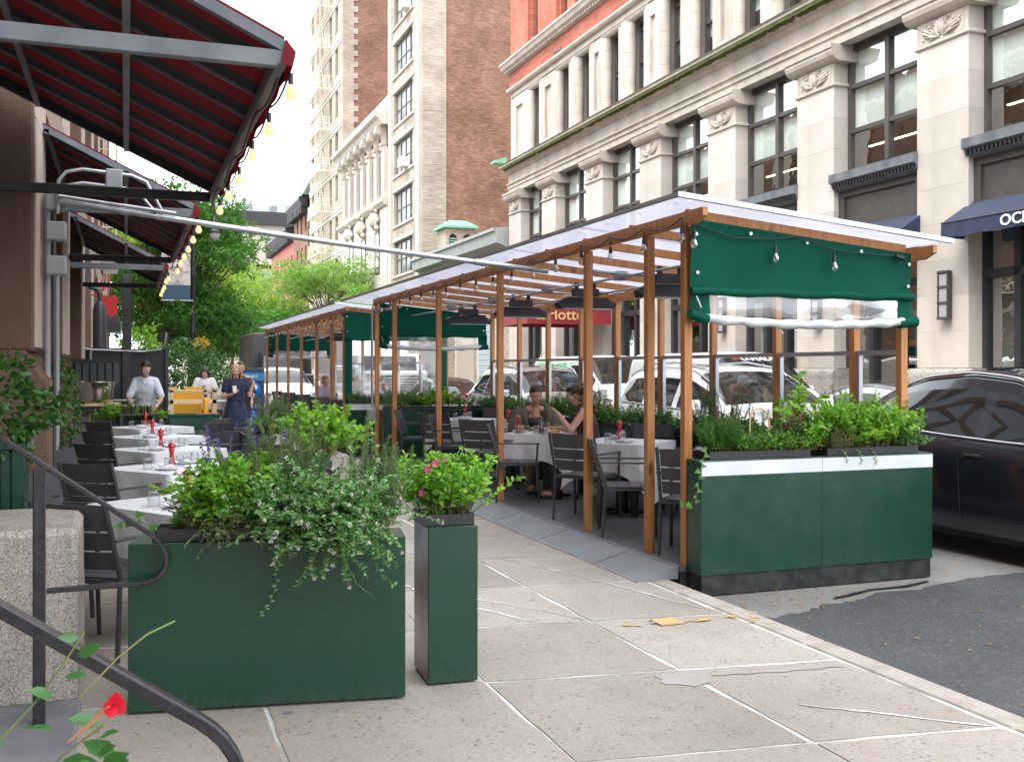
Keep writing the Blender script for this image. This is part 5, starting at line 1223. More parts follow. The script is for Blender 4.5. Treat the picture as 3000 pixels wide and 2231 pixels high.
# ---------------------------------------------------------------- chairs, tables, table settings
def curved_slat(m, w, z0, z1, y, bow, th=.014, n=6):
    vs = []
    for i in range(n+1):
        u = -1+2*i/n; x = u*w/2; yy = y-bow*(1-u*u)
        for (z, d) in ((z0, 0), (z1, -.30*(z1-z0))): vs += [(x, yy+d, z), (x, yy+d+th, z)]
    fs = []
    for i in range(n):
        a, b = 4*i, 4*i+4; fs += [(a, a+2, b+2, b), (a+1, b+1, b+3, a+3), (a+2, a+3, b+3, b+2), (a, b, b+1, a+1)]
    fs += [(0, 1, 3, 2), (4*n, 4*n+2, 4*n+3, 4*n+1)]; m.add(vs, fs, 0, False)
def make_chair():
    t = thing('chair', 'charcoal metal slatted armchair', 'chair')
    W_ = .50; yb = -.20; LEAN = .30
    back = lambda z: yb-(z-.46)*LEAN
    z = .50
    for k, (za, zb) in enumerate(((.50, .60), (.612, .71), (.722, .865))):
        m = MB(); curved_slat(m, W_-.05, za, zb, back(za), .03); m.build('back_slat', charc, t)
    m = MB()
    for s in (-.085, .085): m.box(s-.01, s+.01, -.265, -.25, .597, .614)
    for k in range(4):
        y0 = -.19+.108*k; m2 = MB(); m2.cbox(-.225, .225, y0, y0+.102, .437, .451, .003); m2.build('seat_slat', charc, t)
    for s in (-1, 1):
        x = s*.245
        MB().tube([(x, back(.88), .875), (x, back(.46), .46), (x*1.02, yb-.03, .0)], .0155, 6, flat=True).build('leg', charc, t)
        MB().tube([(x*1.04, .235, .655), (x*1.04, .22, .43), (x*1.06, .25, .0)], .0145, 6, flat=True).build('leg', charc, t)
        m = MB(); m.add([(x-.024, back(.66), .658), (x+.024, back(.66), .658), (x*1.04+.024, .26, .655), (x*1.04-.024, .26, .655), (x-.024, back(.66), .672), (x+.024, back(.66), .672), (x*1.04+.024, .26, .669), (x*1.04-.024, .26, .669)], [(0, 3, 2, 1), (4, 5, 6, 7), (0, 1, 5, 4), (1, 2, 6, 5), (2, 3, 7, 6), (3, 0, 4, 7)]); m.build('armrest', charc, t)
    m = MB(); m.box(-.235, .235, .225, .245, .415, .438); m.box(-.235, .235, -.21, -.19, .415, .438); m.box(-.245, -.225, -.21, .245, .415, .438); m.box(.225, .245, -.21, .245, .415, .438); m.build('seat_frame', charc, t)
    return t
chair0 = make_chair(); chair_used = [0]
def chair(x, y, head, label, group, z=0):
    """head = compass heading of the sitter in degrees, 0 = up the street, 90 = toward the road"""
    rz = -rad(head)
    if not chair_used[0]:
        chair_used[0] = 1; chair0.location = (x, y, z); chair0.rotation_euler = (0, 0, rz); chair0['label'] = label; chair0['group'] = group; return chair0
    return dup(chair0, (x, y, z), rz, label, group)
def make_table():
    t = thing('dining_table', 'square pedestal dining table hidden under a white cloth', 'table')
    MB().cbox(-.40, .40, -.40, .40, .71, .735, .004).build('tabletop', charc, t); MB().cbox(-.05, .05, -.05, .05, .03, .71, .004).build('column', black, t)
    m = MB(); m.cbox(-.28, .28, -.04, .04, 0, .03, .004); m.cbox(-.04, .04, -.28, -.041, 0, .029, .004); m.cbox(-.04, .04, .041, .28, 0, .029, .004); m.build('base', black, t)
    for s in (-1, 1): MB().box(s*.33-.03, s*.33+.03, -.33, -.27, 0, .71).build('leg', black, t)
    return t
table0 = make_table(); table_used = [0]
def cloth_mesh(h=.43, drop=.30, seed=0):
    """square cloth over a square top: flat top, folded skirts, corners hanging lower"""
    r = random.Random(seed); m = MB(); n = 16; vs = []; K = 4*n
    def ring(u):
        k = u % K; s, f = divmod(k, n); f /= n
        P = [(-h, -h), (h, -h), (h, h), (-h, h)]; a, b = P[int(s)], P[(int(s)+1) % 4]; return a[0]+(b[0]-a[0])*f, a[1]+(b[1]-a[1])*f, f
    rows = 7; ph = [r.uniform(0, 6) for _ in range(5)]
    for j in range(rows+1):
        w = j/rows
        for k in range(K):
            x, y, f = ring(k); c = abs(f-.5)*2; corner = c**3
            L = math.hypot(x, y); fold = (.016*math.sin(k*.9+ph[0])+.014*math.sin(k*.53+ph[1])+.03*corner*math.sin(k*2.1+ph[2]))*w
            out = 1+(.02+.10*corner)*w*(.7+.3*math.sin(ph[3]+k))+fold/L; pull = .004 if j == 0 else 0
            vs.append((x*out, y*out, .745-pull-(drop+.20*corner)*w))
    m.add(vs, [(j*K+k, (j+1)*K+k, (j+1)*K+(k+1) % K, j*K+(k+1) % K) for j in range(rows) for k in range(K)], 0, True)
    g = 10; vt = []
    for i in range(g+1):
        for j in range(g+1):
            x, y = -h+2*h*i/g, -h+2*h*j/g; e = 1 if i in (0, g) or j in (0, g) else 0; vt.append((x, y, .7405+(.002*math.sin(7*x+ph[0])*math.cos(6*y) if not e else 0)))
    m.add(vt, [(i*(g+1)+j, (i+1)*(g+1)+j, (i+1)*(g+1)+j+1, i*(g+1)+j+1) for i in range(g) for j in range(g)], 0, True); return m
cloth_src = [cloth_mesh(seed=s).build('tablecloth', cloth) for s in (1, 2, 3)]; cloth_n = [0]
def settings_src():
    s = {}
    t = thing('plate', 'x', 'plate'); MB().lathe([(0, .004), (.07, .004), (.082, .008), (.105, .018), (.108, .021), (.104, .0215), (.08, .012), (0, .008)], n=22).build('dish', china, t)
    s['plate'] = t
    t = thing('napkin', 'x', 'napkin'); m = MB(); m.ball((0, 0, .016), .1, 12, sx=.95, sy=.36, sz=.17); m.ball((-.03, .03, .02), .06, 10, sx=1.1, sy=.4, sz=.25); m.build('fold', napk, t)
    s['napkin'] = t
    t = thing('fork', 'x', 'fork'); m = MB(); m.box(-.1, .04, -.004, .004, .0, .003); m.box(.04, .055, -.012, .012, 0, .003)
    for k in range(4): m.box(.055, .10, -.012+k*.007, -.009+k*.007, 0, .003)
    m.build('handle', chrome, t); s['fork'] = t
    t = thing('glass_tumbler', 'x', 'tumbler'); MB().lathe([(.040, 0), (.040, .004), (.036, .078), (.0355, .090), (.030, .094), (0, .094)], n=18).build('bowl', tumbler, t); MB().lathe([(.0, .082), (.033, .082), (.0352, .09), (0, .0925)], n=16).build('base', tumbler, t)
    MB().lathe([(.0405, 0), (.0415, .002), (.0405, .004)], n=18).build('rim', alu, t)
    s['glass'] = t
    t = thing('pepper_mill', 'x', 'pepper mill')
    MB().lathe([(0, 0), (.029, 0), (.030, .01), (.027, .05), (.021, .085), (.017, .11), (.021, .135), (.025, .150), (.026, .158), (.021, .163), (.021, .166), (.031, .172), (.033, .186), (.026, .202), (.012, .210)], n=18).build('body', redlac, t)
    MB().lathe([(.004, .208), (.004, .216), (.007, .220), (.004, .226), (0, .227)], n=8).build('knob', steelg, t); s['mill'] = t
    return s
SRC = settings_src(); used = set()
def put(kind, x, y, z, rz, label, group, sc=None):
    o = SRC[kind]
    if kind not in used:
        used.add(kind); o.location = (x, y, z); o.rotation_euler = (0, 0, rz); o['label'] = label; o['group'] = group
        if sc: o.scale = (sc,)*3
        return o
    return dup(o, (x, y, z), rz, label, group, scale=sc)
def set_table(cx, cy, rot, zf, where, sx=1., items=True, mill=(0, 0), row='left'):
    rz = rad(rot); c, s = math.cos(rz), math.sin(rz); P = lambda a, b: (cx+a*c-b*s, cy+a*s+b*c)
    if not table_used[0]: table_used[0] = 1; table0.location = (cx, cy, zf); table0.rotation_euler = (0, 0, rz); table0['label'] = 'square pedestal table under the cloth, '+where; table0['group'] = 'dining tables'; table0.scale = (sx, sx, 1)
    else: dup(table0, (cx, cy, zf), rz, 'square pedestal table under the cloth, '+where, 'dining tables', (sx, sx, 1))
    k = cloth_n[0]; cloth_n[0] += 1
    o = cloth_src[k] if k < 3 else cloth_src[k % 3].copy()
    if k >= 3: col.objects.link(o)
    o.location = (cx, cy, zf); o.rotation_euler = (0, 0, rz+(k % 4)*PI/2); o.scale = (sx, sx, 1); tag(o, 'white tablecloth hanging in folds, '+where, 'tablecloth', 'white tablecloths')
    if not items: return
    z = zf+.744; zr = rz
    for q, (a, b) in enumerate(((-.20, -.13), (.20, .17))):
        x, y = P(a*sx, b*sx); w2 = ('nearer the camera', 'farther off')[q]
        put('plate', x, y, z, zr, 'white side plate %s, %s' % (w2, where), 'white plates'); put('napkin', x, y, z+.012, zr+.3+q, 'striped napkin on the plate %s, %s' % (w2, where), 'napkins')
        put('fork', x+.01, y+.01, z+.046, zr+.5, 'fork on the napkin %s, %s' % (w2, where), 'forks')
        x, y = P((a-.06)*sx, (b+.16)*sx) if q == 0 else P((a+.10)*sx, (b-.02)*sx)
        put('glass', x, y, z, 0, 'tumbler upturned by the plate %s, %s' % (w2, where), 'upturned tumblers')
    x, y = P(mill[0], mill[1]); put('mill', x, y, z, 0, 'red lacquered pepper mill, '+where, 'pepper mills')
    put('glass', x-.03, y-.085, z, 0, 'tumbler upturned in front of the pepper mill, '+where, 'upturned tumblers')
    put('glass', x+.07, y+.06, z, 0, 'tumbler upturned behind the pepper mill, '+where, 'upturned tumblers')
names = ['on the nearest left table', 'on the second left table', 'on the third left table', 'on the fourth left table', 'on the farthest left table']
LT = [(.42, 7.0, 1.1), (.42, 9.55, 1.1), (.40, 11.8, 1.05), (.36, 14.0, 1.05), (.32, 16.3, 1.05)]
for i, (x, y, s_) in enumerate(LT):
    set_table(x, y, 33+4*(i % 2), 0, names[i], s_, mill=(-.06, -.0))
    g = 'chairs round the left-hand tables'; w = names[i].replace('on the', 'at the')+','
    chair(x-.52, y-.62, 38, 'charcoal armchair %s back to the camera' % w, g)
    chair(x-.72, y+.55, 118, 'charcoal armchair %s on the wall side' % w, g)
    chair(x+.66, y+.52, 218, 'charcoal armchair %s facing the camera' % w, g)
    if i > 0: chair(x+.72, y-.42, 298, 'charcoal armchair %s on the sidewalk side' % w, g)
rn = ['shed table nearest the white-banded planter', 'second shed table from the front', 'shed table where two women eat', 'shed table just behind the women', 'last table in the near shed']
RT = [(4.85, 7.95, .98), (4.9, 9.85, 1.0), (4.72, 11.45, .98), (4.85, 13.1, 1.0), (4.85, 15.0, 1.0)]
for i, (x, y, s_) in enumerate(RT):
    set_table(x, y, 38 if i != 2 else 42, .10, rn[i], s_, mill=(-.02, .02) if i != 2 else (-.3, .25)); g = 'chairs inside the near shed'
    w = rn[i]
    if i == 0:
        chair(4.36, 7.42, 42, 'charcoal armchair, back to the sidewalk, %s' % w, g, .10); chair(4.28, 8.52, 112, 'charcoal armchair seen side-on, %s' % w, g, .10)
    elif i == 1: chair(4.33, 9.5, 52, 'charcoal armchair, back to the sidewalk, %s' % w, g, .10); chair(5.45, 9.35, 318, 'charcoal armchair on the street side, %s' % w, g, .10)
    elif i == 2: chair(4.2, 11.12, 112, 'charcoal armchair seen side-on, %s' % w, g, .10); chair(4.83, 12.22, 188, 'charcoal armchair under the woman in the olive coat', g, .10); chair(5.22, 10.93, 312, 'charcoal armchair under the curly-haired woman', g, .10)
    else: chair(x-.52, y-.62, 50, 'charcoal armchair, back to the sidewalk, %s' % w, g, .10); chair(x-.62, y+.55, 115, 'charcoal armchair seen side-on, %s' % w, g, .10)
    if i != 2: chair(x+.55, y+.5, 222, 'charcoal armchair facing the camera, %s' % w, g, .10)
# second shed
for i, (x, y) in enumerate(((4.9, 22.0), (4.85, 24.4), (4.9, 27), (4.9, 29.5))):
    w = 'in the far shed, %s table' % ('first', 'second', 'third', 'fourth')[i]; set_table(x, y, 40, .10, w, 1., items=i < 2)
    chair(x-.55, y-.6, 45, 'charcoal armchair back to the sidewalk '+w, 'chairs inside the far shed', .10); chair(x-.6, y+.6, 130, 'charcoal armchair seen side-on '+w, 'chairs inside the far shed', .10)
# the women's meal
t = thing('cola_glass', 'tall glass of iced cola with a straw beside the fries', 'drink', (4.52, 11.18, .845))
MB().lathe([(.028, 0), (.032, .02), (.036, .15)], n=16).build('glass', tumbler, t); MB().lathe([(0, .006), (.027, .006), (.030, .075), (0, .076)], n=16).build('cola', mat('cola', (.12, .02, .005), .1), t)
MB().tube([(0, 0, .02), (.012, .01, .20)], .003, 6).build('straw', lettw, t)
t = thing('basket_of_fries', 'plate of golden fries on the table where the two women eat', 'fries', (4.42, 11.62, .845)); m = MB()
for k in range(26): a = RN.uniform(0, 6.28); r_ = RN.uniform(0, .05); x, y = r_*math.cos(a), r_*math.sin(a); m.tube([(x, y, .01), (x+RN.uniform(-.04, .04), y+RN.uniform(-.04, .04), RN.uniform(.05, .085))], .006, 4)
m.build('fries', mat('fries', (.72, .42, .12), .6), t, kind='stuff'); MB().lathe([(0, .0), (.08, 0), (.095, .02)], n=16).build('dish', china, t)
t = thing('serving_tray', 'oval black tray with a toasted sandwich on the table where the women eat', 'tray', (4.66, 11.1, .845)); MB().lathe([(0, 0), (.15, 0), (.16, .012), (.15, .012), (0, .006)], n=20, sy=.7).build('dish', china, t)
m = MB(); m.ball((0, 0, .03), .06, 10, sz=.5, sy=.8); m.build('sandwich', MATS['fries'], t)
# steel tumblers and cups by the waitress
t = None
for k, (x, y) in enumerate(((-.02, 17.45), (.10, 17.5), (.24, 17.45), (.34, 17.48))):
    lb = 'steel beaker among the ferns, %s from the left' % ('first', 'second', 'third', 'fourth')[k]
    if t is None: t = thing('steel_beaker', lb, 'beaker', (x, y, .90), 0, 'steel beakers by the waitress'); MB().lathe([(0, 0), (.035, 0), (.045, .12), (.046, .125), (.04, .12), (0, .01)], n=14).build('cup', chrome, t)
    else: dup(t, (x, y, .90), label=lb)
t = thing('side_stand', 'dark side stand carrying the steel beakers in front of the waitress', 'stand', (.17, 17.45, 0)); MB().cbox(-.28, .28, -.12, .12, .87, .9, .004).build('tabletop', charc, t)
for x in (-.24, .24): MB().box(x-.02, x+.02, -.1, .1, 0, .87).build('leg', charc, t)
# ---------------------------------------------------------------- foliage made of real leaves
def rotmats(d, up, roll):
    """rows: side, dir, normal for each leaf; vectorised"""
    d = d/np.linalg.norm(d, axis=1, keepdims=True); s = np.cross(d, up); n = np.linalg.norm(s, axis=1, keepdims=True); s = np.where(n < 1e-4, [[1., 0, 0]], s/np.maximum(n, 1e-6)); u = np.cross(s, d)
    c, q = np.cos(roll)[:, None], np.sin(roll)[:, None]; return s*c+u*q, d, u*c-s*q
TPL = {
 'oval': ([(0, 0, 0), (-.26, .35, .04), (.26, .35, .04), (0, .38, -.03), (-.2, .72, .02), (.2, .72, .02), (0, .75, -.05), (0, 1, -.12)], [(0, 3, 1), (0, 2, 3), (1, 3, 6, 4), (3, 2, 5, 6), (4, 6, 7), (6, 5, 7)]),
 'small': ([(0, 0, 0), (-.34, .45, .05), (0, 1, -.06), (.34, .45, .05)], [(0, 3, 2, 1)]),
 'needle': ([(-.05, 0, 0), (.05, 0, 0), (.035, .7, .0), (0, 1, -.04), (-.035, .7, 0)], [(0, 1, 2, 3, 4)]),
 'lobed': ([(0, 0, 0), (-.30, .10, .03), (-.22, .30, 0), (-.52, .42, .04), (-.28, .55, 0), (-.36, .86, .03), (-.1, .72, 0), (0, 1, .0), (.1, .72, 0), (.36, .86, .03), (.28, .55, 0), (.52, .42, .04), (.22, .30, 0), (.30, .10, .03)], [(0, 2, 1), (0, 4, 3, 2), (0, 6, 5, 4), (0, 8, 7, 6), (0, 10, 9, 8), (0, 12, 11, 10), (0, 13, 12)]),
 'ivy': ([(0, 0, 0), (-.42, .10, .02), (-.24, .42, 0), (0, 1, -.05), (.24, .42, 0), (.42, .10, .02)], [(0, 2, 1), (0, 3, 2), (0, 4, 3), (0, 5, 4)]),
 'fern': ([(0, 0, 0)]+[(s*.30*(1-k/6), .12+k*.14, .01) for k in range(6) for s in (-1, 1)]+[(0, 1, 0)], None),
 'clump': ([(-.5, .1, 0), (0, .35, .1), (-.25, .9, .15), (.5, .0, .05), (.1, .3, -.05), (.3, .95, .05), (-.1, -.1, .2), (.2, -.3, .1), (.35, .1, .35)], [(0, 1, 2), (3, 5, 4), (6, 7, 8)]),
 'petal': ([(0, 0, 0), (-.45, .5, .2), (-.2, 1, .15), (.2, 1, .15), (.45, .5, .2)], [(0, 4, 3, 2, 1)]),
}
TPL['fern'] = ([(0, 0, 0), (-.32, .28, .0), (-.1, .30, 0), (-.30, .52, 0), (-.08, .54, 0), (-.2, .78, 0), (0, 1, -.1), (.2, .78, 0), (.08, .54, 0), (.30, .52, 0), (.1, .30, 0), (.32, .28, 0)], [(0, 2, 1), (0, 4, 3, 2), (0, 6, 5, 4), (0, 8, 7, 6), (0, 10, 9, 8), (0, 11, 10)])
def leaves_mesh(name, tpl, P, D, Sz, mt, parent=None, rs=0, roll=.8, kind='stuff', up=(0, 0, 1), loc=None, n2=None, label=None):
    rg = np.random.default_rng(rs); P = np.asarray(P, float); D = np.asarray(D, float); Sz = np.asarray(Sz, float); N = len(P)
    T, F = TPL[tpl]; T = np.array(T, float)
    s, d, u = rotmats(D+1e-5, np.tile(np.array(up, float), (N, 1)), rg.normal(0, roll, N))
    V = P[:, None, :]+Sz[:, None, None]*(T[None, :, 0:1]*s[:, None, :]+T[None, :, 1:2]*d[:, None, :]+T[None, :, 2:3]*u[:, None, :])
    V = V.reshape(-1, 3); k = len(T); me = bpy.data.meshes.new(name)
    lt = np.array([len(f) for f in F]); lv = np.concatenate([np.array(f) for f in F])
    nl = len(lv)*N; me.vertices.add(len(V)); me.vertices.foreach_set('co', V.ravel()); me.loops.add(nl); me.polygons.add(len(F)*N)
    me.loops.foreach_set('vertex_index', (np.tile(lv, N)+np.repeat(np.arange(N)*k, len(lv))).astype(np.int32))
    tot = np.tile(lt, N); st = np.concatenate([[0], np.cumsum(tot)[:-1]]); me.polygons.foreach_set('loop_start', st.astype(np.int32))
    try: me.polygons.foreach_set('loop_total', tot.astype(np.int32))
    except Exception: pass
    me.update(calc_edges=True); me.validate(); me.materials.append(mt)
    o = bpy.data.objects.new(name, me); col.objects.link(o)
    if parent: o.parent = parent
    if loc: o.location = loc
    if kind: o['kind'] = kind
    if label: o['label'] = label
    return o
def grow(rg, base, d, L, step, grav, wob):
    p = np.array(base, float); d = np.array(d, float); d /= np.linalg.norm(d); out = [p.copy()]
    n = max(2, int(L/step))
    for _ in range(n):
        d = d+np.array([rg.normal(0, wob), rg.normal(0, wob), rg.normal(0, wob)-grav]); d /= np.linalg.norm(d); p = p+d*step; out.append(p.copy())
    return out
KINDS_ = {   # stems, length, gravity, wobble, lean, leaf gap, leaves per node, leaf size, template, bare fraction, leaf tilt up, material
 'basil': dict(L=(.16, .30), g=.02, w=.10, lean=.55, gap=.016, per=2, s=(.036, .066), t='oval', bare=.25, up=.35, m=L_basil, st=stemg, r=.0022),
 'rosemary': dict(L=(.22, .42), g=-.02, w=.05, lean=.22, gap=.006, per=4, s=(.022, .036), t='needle', bare=.08, up=.9, m=L_rose, st=stemb, r=.002),
 'mint': dict(L=(.14, .30), g=.045, w=.10, lean=.55, gap=.012, per=2, s=(.021, .038), t='oval', bare=.15, up=.2, m=L_mint, st=stemg, r=.0016),
 'thyme': dict(L=(.12, .26), g=.07, w=.12, lean=1.0, gap=.005, per=2, s=(.006, .011), t='small', bare=.1, up=.5, m=L_thyme, st=stemb, r=.001),
 'geranium': dict(L=(.16, .34), g=.02, w=.10, lean=.7, gap=.020, per=2, s=(.035, .062), t='lobed', bare=.35, up=.15, m=L_ger, st=stemg, r=.0025),
 'dark': dict(L=(.12, .24), g=.03, w=.10, lean=.8, gap=.014, per=2, s=(.020, .038), t='oval', bare=.2, up=.2, m=L_dark, st=stemg, r=.0018),
 'mid': dict(L=(.12, .26), g=.03, w=.10, lean=.8, gap=.013, per=2, s=(.018, .036), t='oval', bare=.2, up=.2, m=L_mid, st=stemg, r=.0018),
 'dill': dict(L=(.16, .30), g=-.01, w=.08, lean=.5, gap=.007, per=3, s=(.022, .045), t='needle', bare=.15, up=.7, m=L_mid, st=stemg, r=.0016),
 'fern': dict(L=(.14, .26), g=.05, w=.06, lean=.8, gap=.022, per=2, s=(.05, .09), t='fern', bare=.2, up=.2, m=L_ger, st=stemg, r=.002),
}
def herb(kind, label, x0, x1, y0, y1, z, n, seed, cat='herb', name=None, sc=1., out=(0, 0, 0), flowers=None, nfl=0, leafmat=None, Ls=1., toward=None):
    K = dict(KINDS_[kind]); rg = np.random.default_rng(seed); cx, cy = (x0+x1)/2, (y0+y1)/2
    t = thing(name or (kind+'_plant' if kind not in ('dark', 'mid') else 'leafy_plant'), label, cat, (cx, cy, z)); P, D, Z = [], [], []; sm = MB(); tips = []
    for i in range(n):
        bx, by = rg.uniform(x0-cx, x1-cx), rg.uniform(y0-cy, y1-cy); a = rg.uniform(0, 2*PI); ln = K['lean']*rg.uniform(0, 1)
        d = np.array([math.cos(a)*ln+bx*1.2, math.sin(a)*ln+by*1.2, 1.])+np.array(out)*rg.uniform(.2, 1.)
        L = rg.uniform(*K['L'])*Ls; path = grow(rg, (bx, by, 0), d, L, .02, K['g'], K['w'])
        sm.tube(path[::2]+([path[-1]] if len(path) % 2 == 0 else []), K['r'], 3, caps=False); tips.append(path[-1])
        seg = np.array(path); tot = L; nn = int(L*(1-K['bare'])/K['gap'])
        for q in range(nn):
            f = K['bare']+(1-K['bare'])*(q+rg.uniform(0, 1))/nn; ii = f*(len(seg)-1); i0 = min(int(ii), len(seg)-2); p = seg[i0]+(seg[i0+1]-seg[i0])*(ii-i0); dd = seg[i0+1]-seg[i0]; dd = dd/np.linalg.norm(dd)
            for w in range(K['per']):
                th = rg.uniform(0, 2*PI); o_ = np.array([math.cos(th), math.sin(th), 0.]); o_ = o_-dd*np.dot(o_, dd)
                P.append(p); D.append(o_+dd*K['up']+np.array([0, 0, rg.uniform(-.1, .25)])); Z.append(rg.uniform(*K['s'])*sc*(1.15-.5*f))
    sm.build('stem', K['st'], t, kind='stuff'); leaves_mesh('foliage', K['t'], P, D, Z, leafmat or K['m'], t, seed)
    if flowers: blooms(t, flowers, rg, tips, nfl)
    return t
def blooms(t, kind, rg, tips, n):
    P, D, Z = [], [], []
    pick = [tips[i] for i in rg.permutation(len(tips))[:n]]
    if kind == 'mintball':
        for c in pick:
            for _ in range(16): v = rg.normal(0, 1, 3); v /= np.linalg.norm(v); P.append(np.array(c)+v*.003); D.append(v); Z.append(.008)
        leaves_mesh('flower', 'petal', P, D, Z, F_white, t, 5)
    elif kind in ('pink', 'red'):
        for i, c in enumerate(pick):
            P, D, Z = [], [], []; ax = np.array([rg.normal(0, .4), -.8, .6+rg.normal(0, .2)]); ax /= np.linalg.norm(ax); a = np.cross(ax, [0, 0, 1]); a /= np.linalg.norm(a); b = np.cross(a, ax)
            for k in range(5): th = 2*PI*k/5; v = a*math.cos(th)+b*math.sin(th)+ax*.25; P.append(np.array(c)+np.array([0, -.01, .01])); D.append(v); Z.append(.023)
            leaves_mesh('flower', 'petal', P, D, Z, F_pink, t, i, roll=.1, kind=None, up=tuple(ax))
def spikes(label, pts, h, mt, seed, name='salvia', cat='flower', fl=.10, lf=L_mid, thick=.011, leafy=.6):
    rg = np.random.default_rng(seed); c = np.mean(np.array(pts), axis=0); t = thing(name, label, cat, tuple(c)); sm = MB(); P, D, Z = [], [], []; LP, LD, LZ = [], [], []
    for (x, y, z) in pts:
        H = h*rg.uniform(.8, 1.15); path = grow(rg, (x-c[0], y-c[1], z-c[2]), (rg.normal(0, .08), rg.normal(0, .08), 1), H, .03, -.01, .03); sm.tube(path, .002, 4, caps=False)
        for q in range(70):
            f = 1-fl/H*rg.uniform(0, 1)**.8; ii = f*(len(path)-1); i0 = min(int(ii), len(path)-2); p = path[i0]+(path[i0+1]-path[i0])*(ii-i0); th = rg.uniform(0, 2*PI); v = np.array([math.cos(th), math.sin(th), .5]); P.append(p+v*thick*.4*(1.3-(f-1+fl/H)/(fl/H))); D.append(v); Z.append(rg.uniform(.6, 1.2)*thick)
        for q in range(int(18*leafy)):
            f = rg.uniform(.05, 1-fl/H); p = path[int(f*(len(path)-1))]; th = rg.uniform(0, 2*PI); LP.append(p); LD.append((math.cos(th), math.sin(th), .3)); LZ.append(rg.uniform(.03, .06)*(1.1-f))
    sm.build('stem', stemg, t, kind='stuff'); leaves_mesh('flower_spike', 'petal', P, D, Z, mt, t, seed)
    if LP: leaves_mesh('foliage', 'oval', LP, LD, LZ, lf, t, seed+1)
    return t
# --- the nearest planter (its long axis is turned -9.5 degrees)
def npos(x, y=0): c, s = math.cos(rad(-9.5)), math.sin(rad(-9.5)); X, Y = x-near[0], y; return (near[0]+X*c-Y*s, near[1]+X*s+Y*c)
zt_ = .83
def nherb(kind, label, xa, xb, n, seed, **k):
    xm = (xa+xb)/2; X, Y = npos(xm); w = (xb-xa)/2; return herb(kind, label, X-w, X+w, Y-.08, Y+.08, zt_, n, seed, **k)
nherb('basil', 'tall bright green basil-like shrub in the left half of the nearest planter', .36, .60, 170, 1, Ls=1.3, out=(0, -.2, 0))
nherb('basil', 'small clump of bright oval leaves at the left end of the nearest planter', .24, .30, 14, 2, Ls=.42)
nherb('thyme', 'grey-green thyme trailing over the left front of the nearest planter', .36, .48, 130, 3, out=(.15, -1.4, -.3), Ls=1.2, sc=1.35)
nherb('thyme', 'second tuft of fine grey thyme behind the trailing one', .27, .38, 70, 31, out=(.0, -.3, .2), Ls=.8, sc=1.3)
nherb('mint', 'mass of flowering mint spilling over the middle of the nearest planter', .64, .86, 190, 4, out=(-.05, -1.3, -.3), flowers='mintball', nfl=70, Ls=1.5)
nherb('mint', 'dense flowering mint hanging lowest over the right front of the nearest planter', .88, 1.06, 210, 5, out=(-.1, -1.5, -.5), flowers='mintball', nfl=60, Ls=1.75)
nherb('mint', 'upright mint along the back right of the nearest planter', .66, .98, 150, 6, out=(.0, .1, .6), flowers='mintball', nfl=60, Ls=.95)
nherb('rosemary', 'tall feathery rosemary rising from the middle of the nearest planter', .52, .84, 60, 7, Ls=1.35, sc=1.15)
nherb('rosemary', 'thin single rosemary sprig standing alone right of the mint', 1.07, 1.11, 6, 8, Ls=1.5, sc=1.2)
nherb('rosemary', 'short rosemary bush near the right end of the nearest planter', 1.12, 1.26, 26, 9, Ls=1.0, sc=1.15)
nherb('basil', 'long drooping sage leaves in the centre back of the nearest planter', .44, .64, 34, 10, Ls=1.4, sc=1.25)
X, Y = npos(.44); spikes('purple salvia spikes rising above the basil in the nearest planter', [(X-.10, Y+.04, zt_), (X-.05, Y+.07, zt_), (X+.02, Y+.02, zt_), (X+.05, Y+.06, zt_), (X-.02, Y, zt_)], .50, F_pur, 12, fl=.14, leafy=.8)
X, Y = npos(.66); spikes('single purple salvia spike among the rosemary', [(X, Y+.05, zt_), (X+.03, Y+.03, zt_)], .46, F_pur, 14, fl=.09)
# trailing runners with little leaves hanging down the planter front
def runner(label, pts, kind_t, s, mt, seed, n, name='ivy_trail', cat='trailing stem'):
    t = thing(name, label, cat, pts[0]); Q = [tuple(Vector(p)-Vector(pts[0])) for p in pts]; rg = np.random.default_rng(seed); MB().tube(Q, .0018, 4).build('stem', stemg, t)
    for k in range(n):
        f = (k+.5)/n*(len(Q)-1); i = min(int(f), len(Q)-2); p = np.array(Q[i])+(np.array(Q[i+1])-np.array(Q[i]))*(f-i); sd = 1 if k % 2 else -1
        leaves_mesh('leaf', kind_t, [p], [(sd*.9, -.35, rg.uniform(-.4, .2))], [s*rg.uniform(.7, 1.2)], mt, t, seed+k, roll=.3, kind=None, up=(0, -1, .3))
    return t
X, Y = npos(.66, -.16); runner('thin leafy runner hanging lowest down the front of the nearest planter', [(X, Y+.02, .86), (X+.02, Y-.03, .70), (X+.03, Y-.02, .60), (X+.0, Y-.01, .50), (X-.05, Y, .44)], 'oval', .022, L_mint, 40, 16)
X, Y = npos(.98, -.16); runner('reddish bare stem arching down the right front of the nearest planter', [(X, Y+.02, .80), (X+.04, Y-.03, .66), (X+.08, Y-.02, .58), (X+.16, Y-.01, .51)], 'oval', .012, L_mint, 41, 3)
runner('ivy sprig leaning out left of the nearest planter', [(.16, 5.15, .83), (.09, 5.1, .87), (.04, 5.08, .93), (.0, 5.06, .90), (-.02, 5.04, .88)], 'ivy', .045, L_mid, 42, 7)
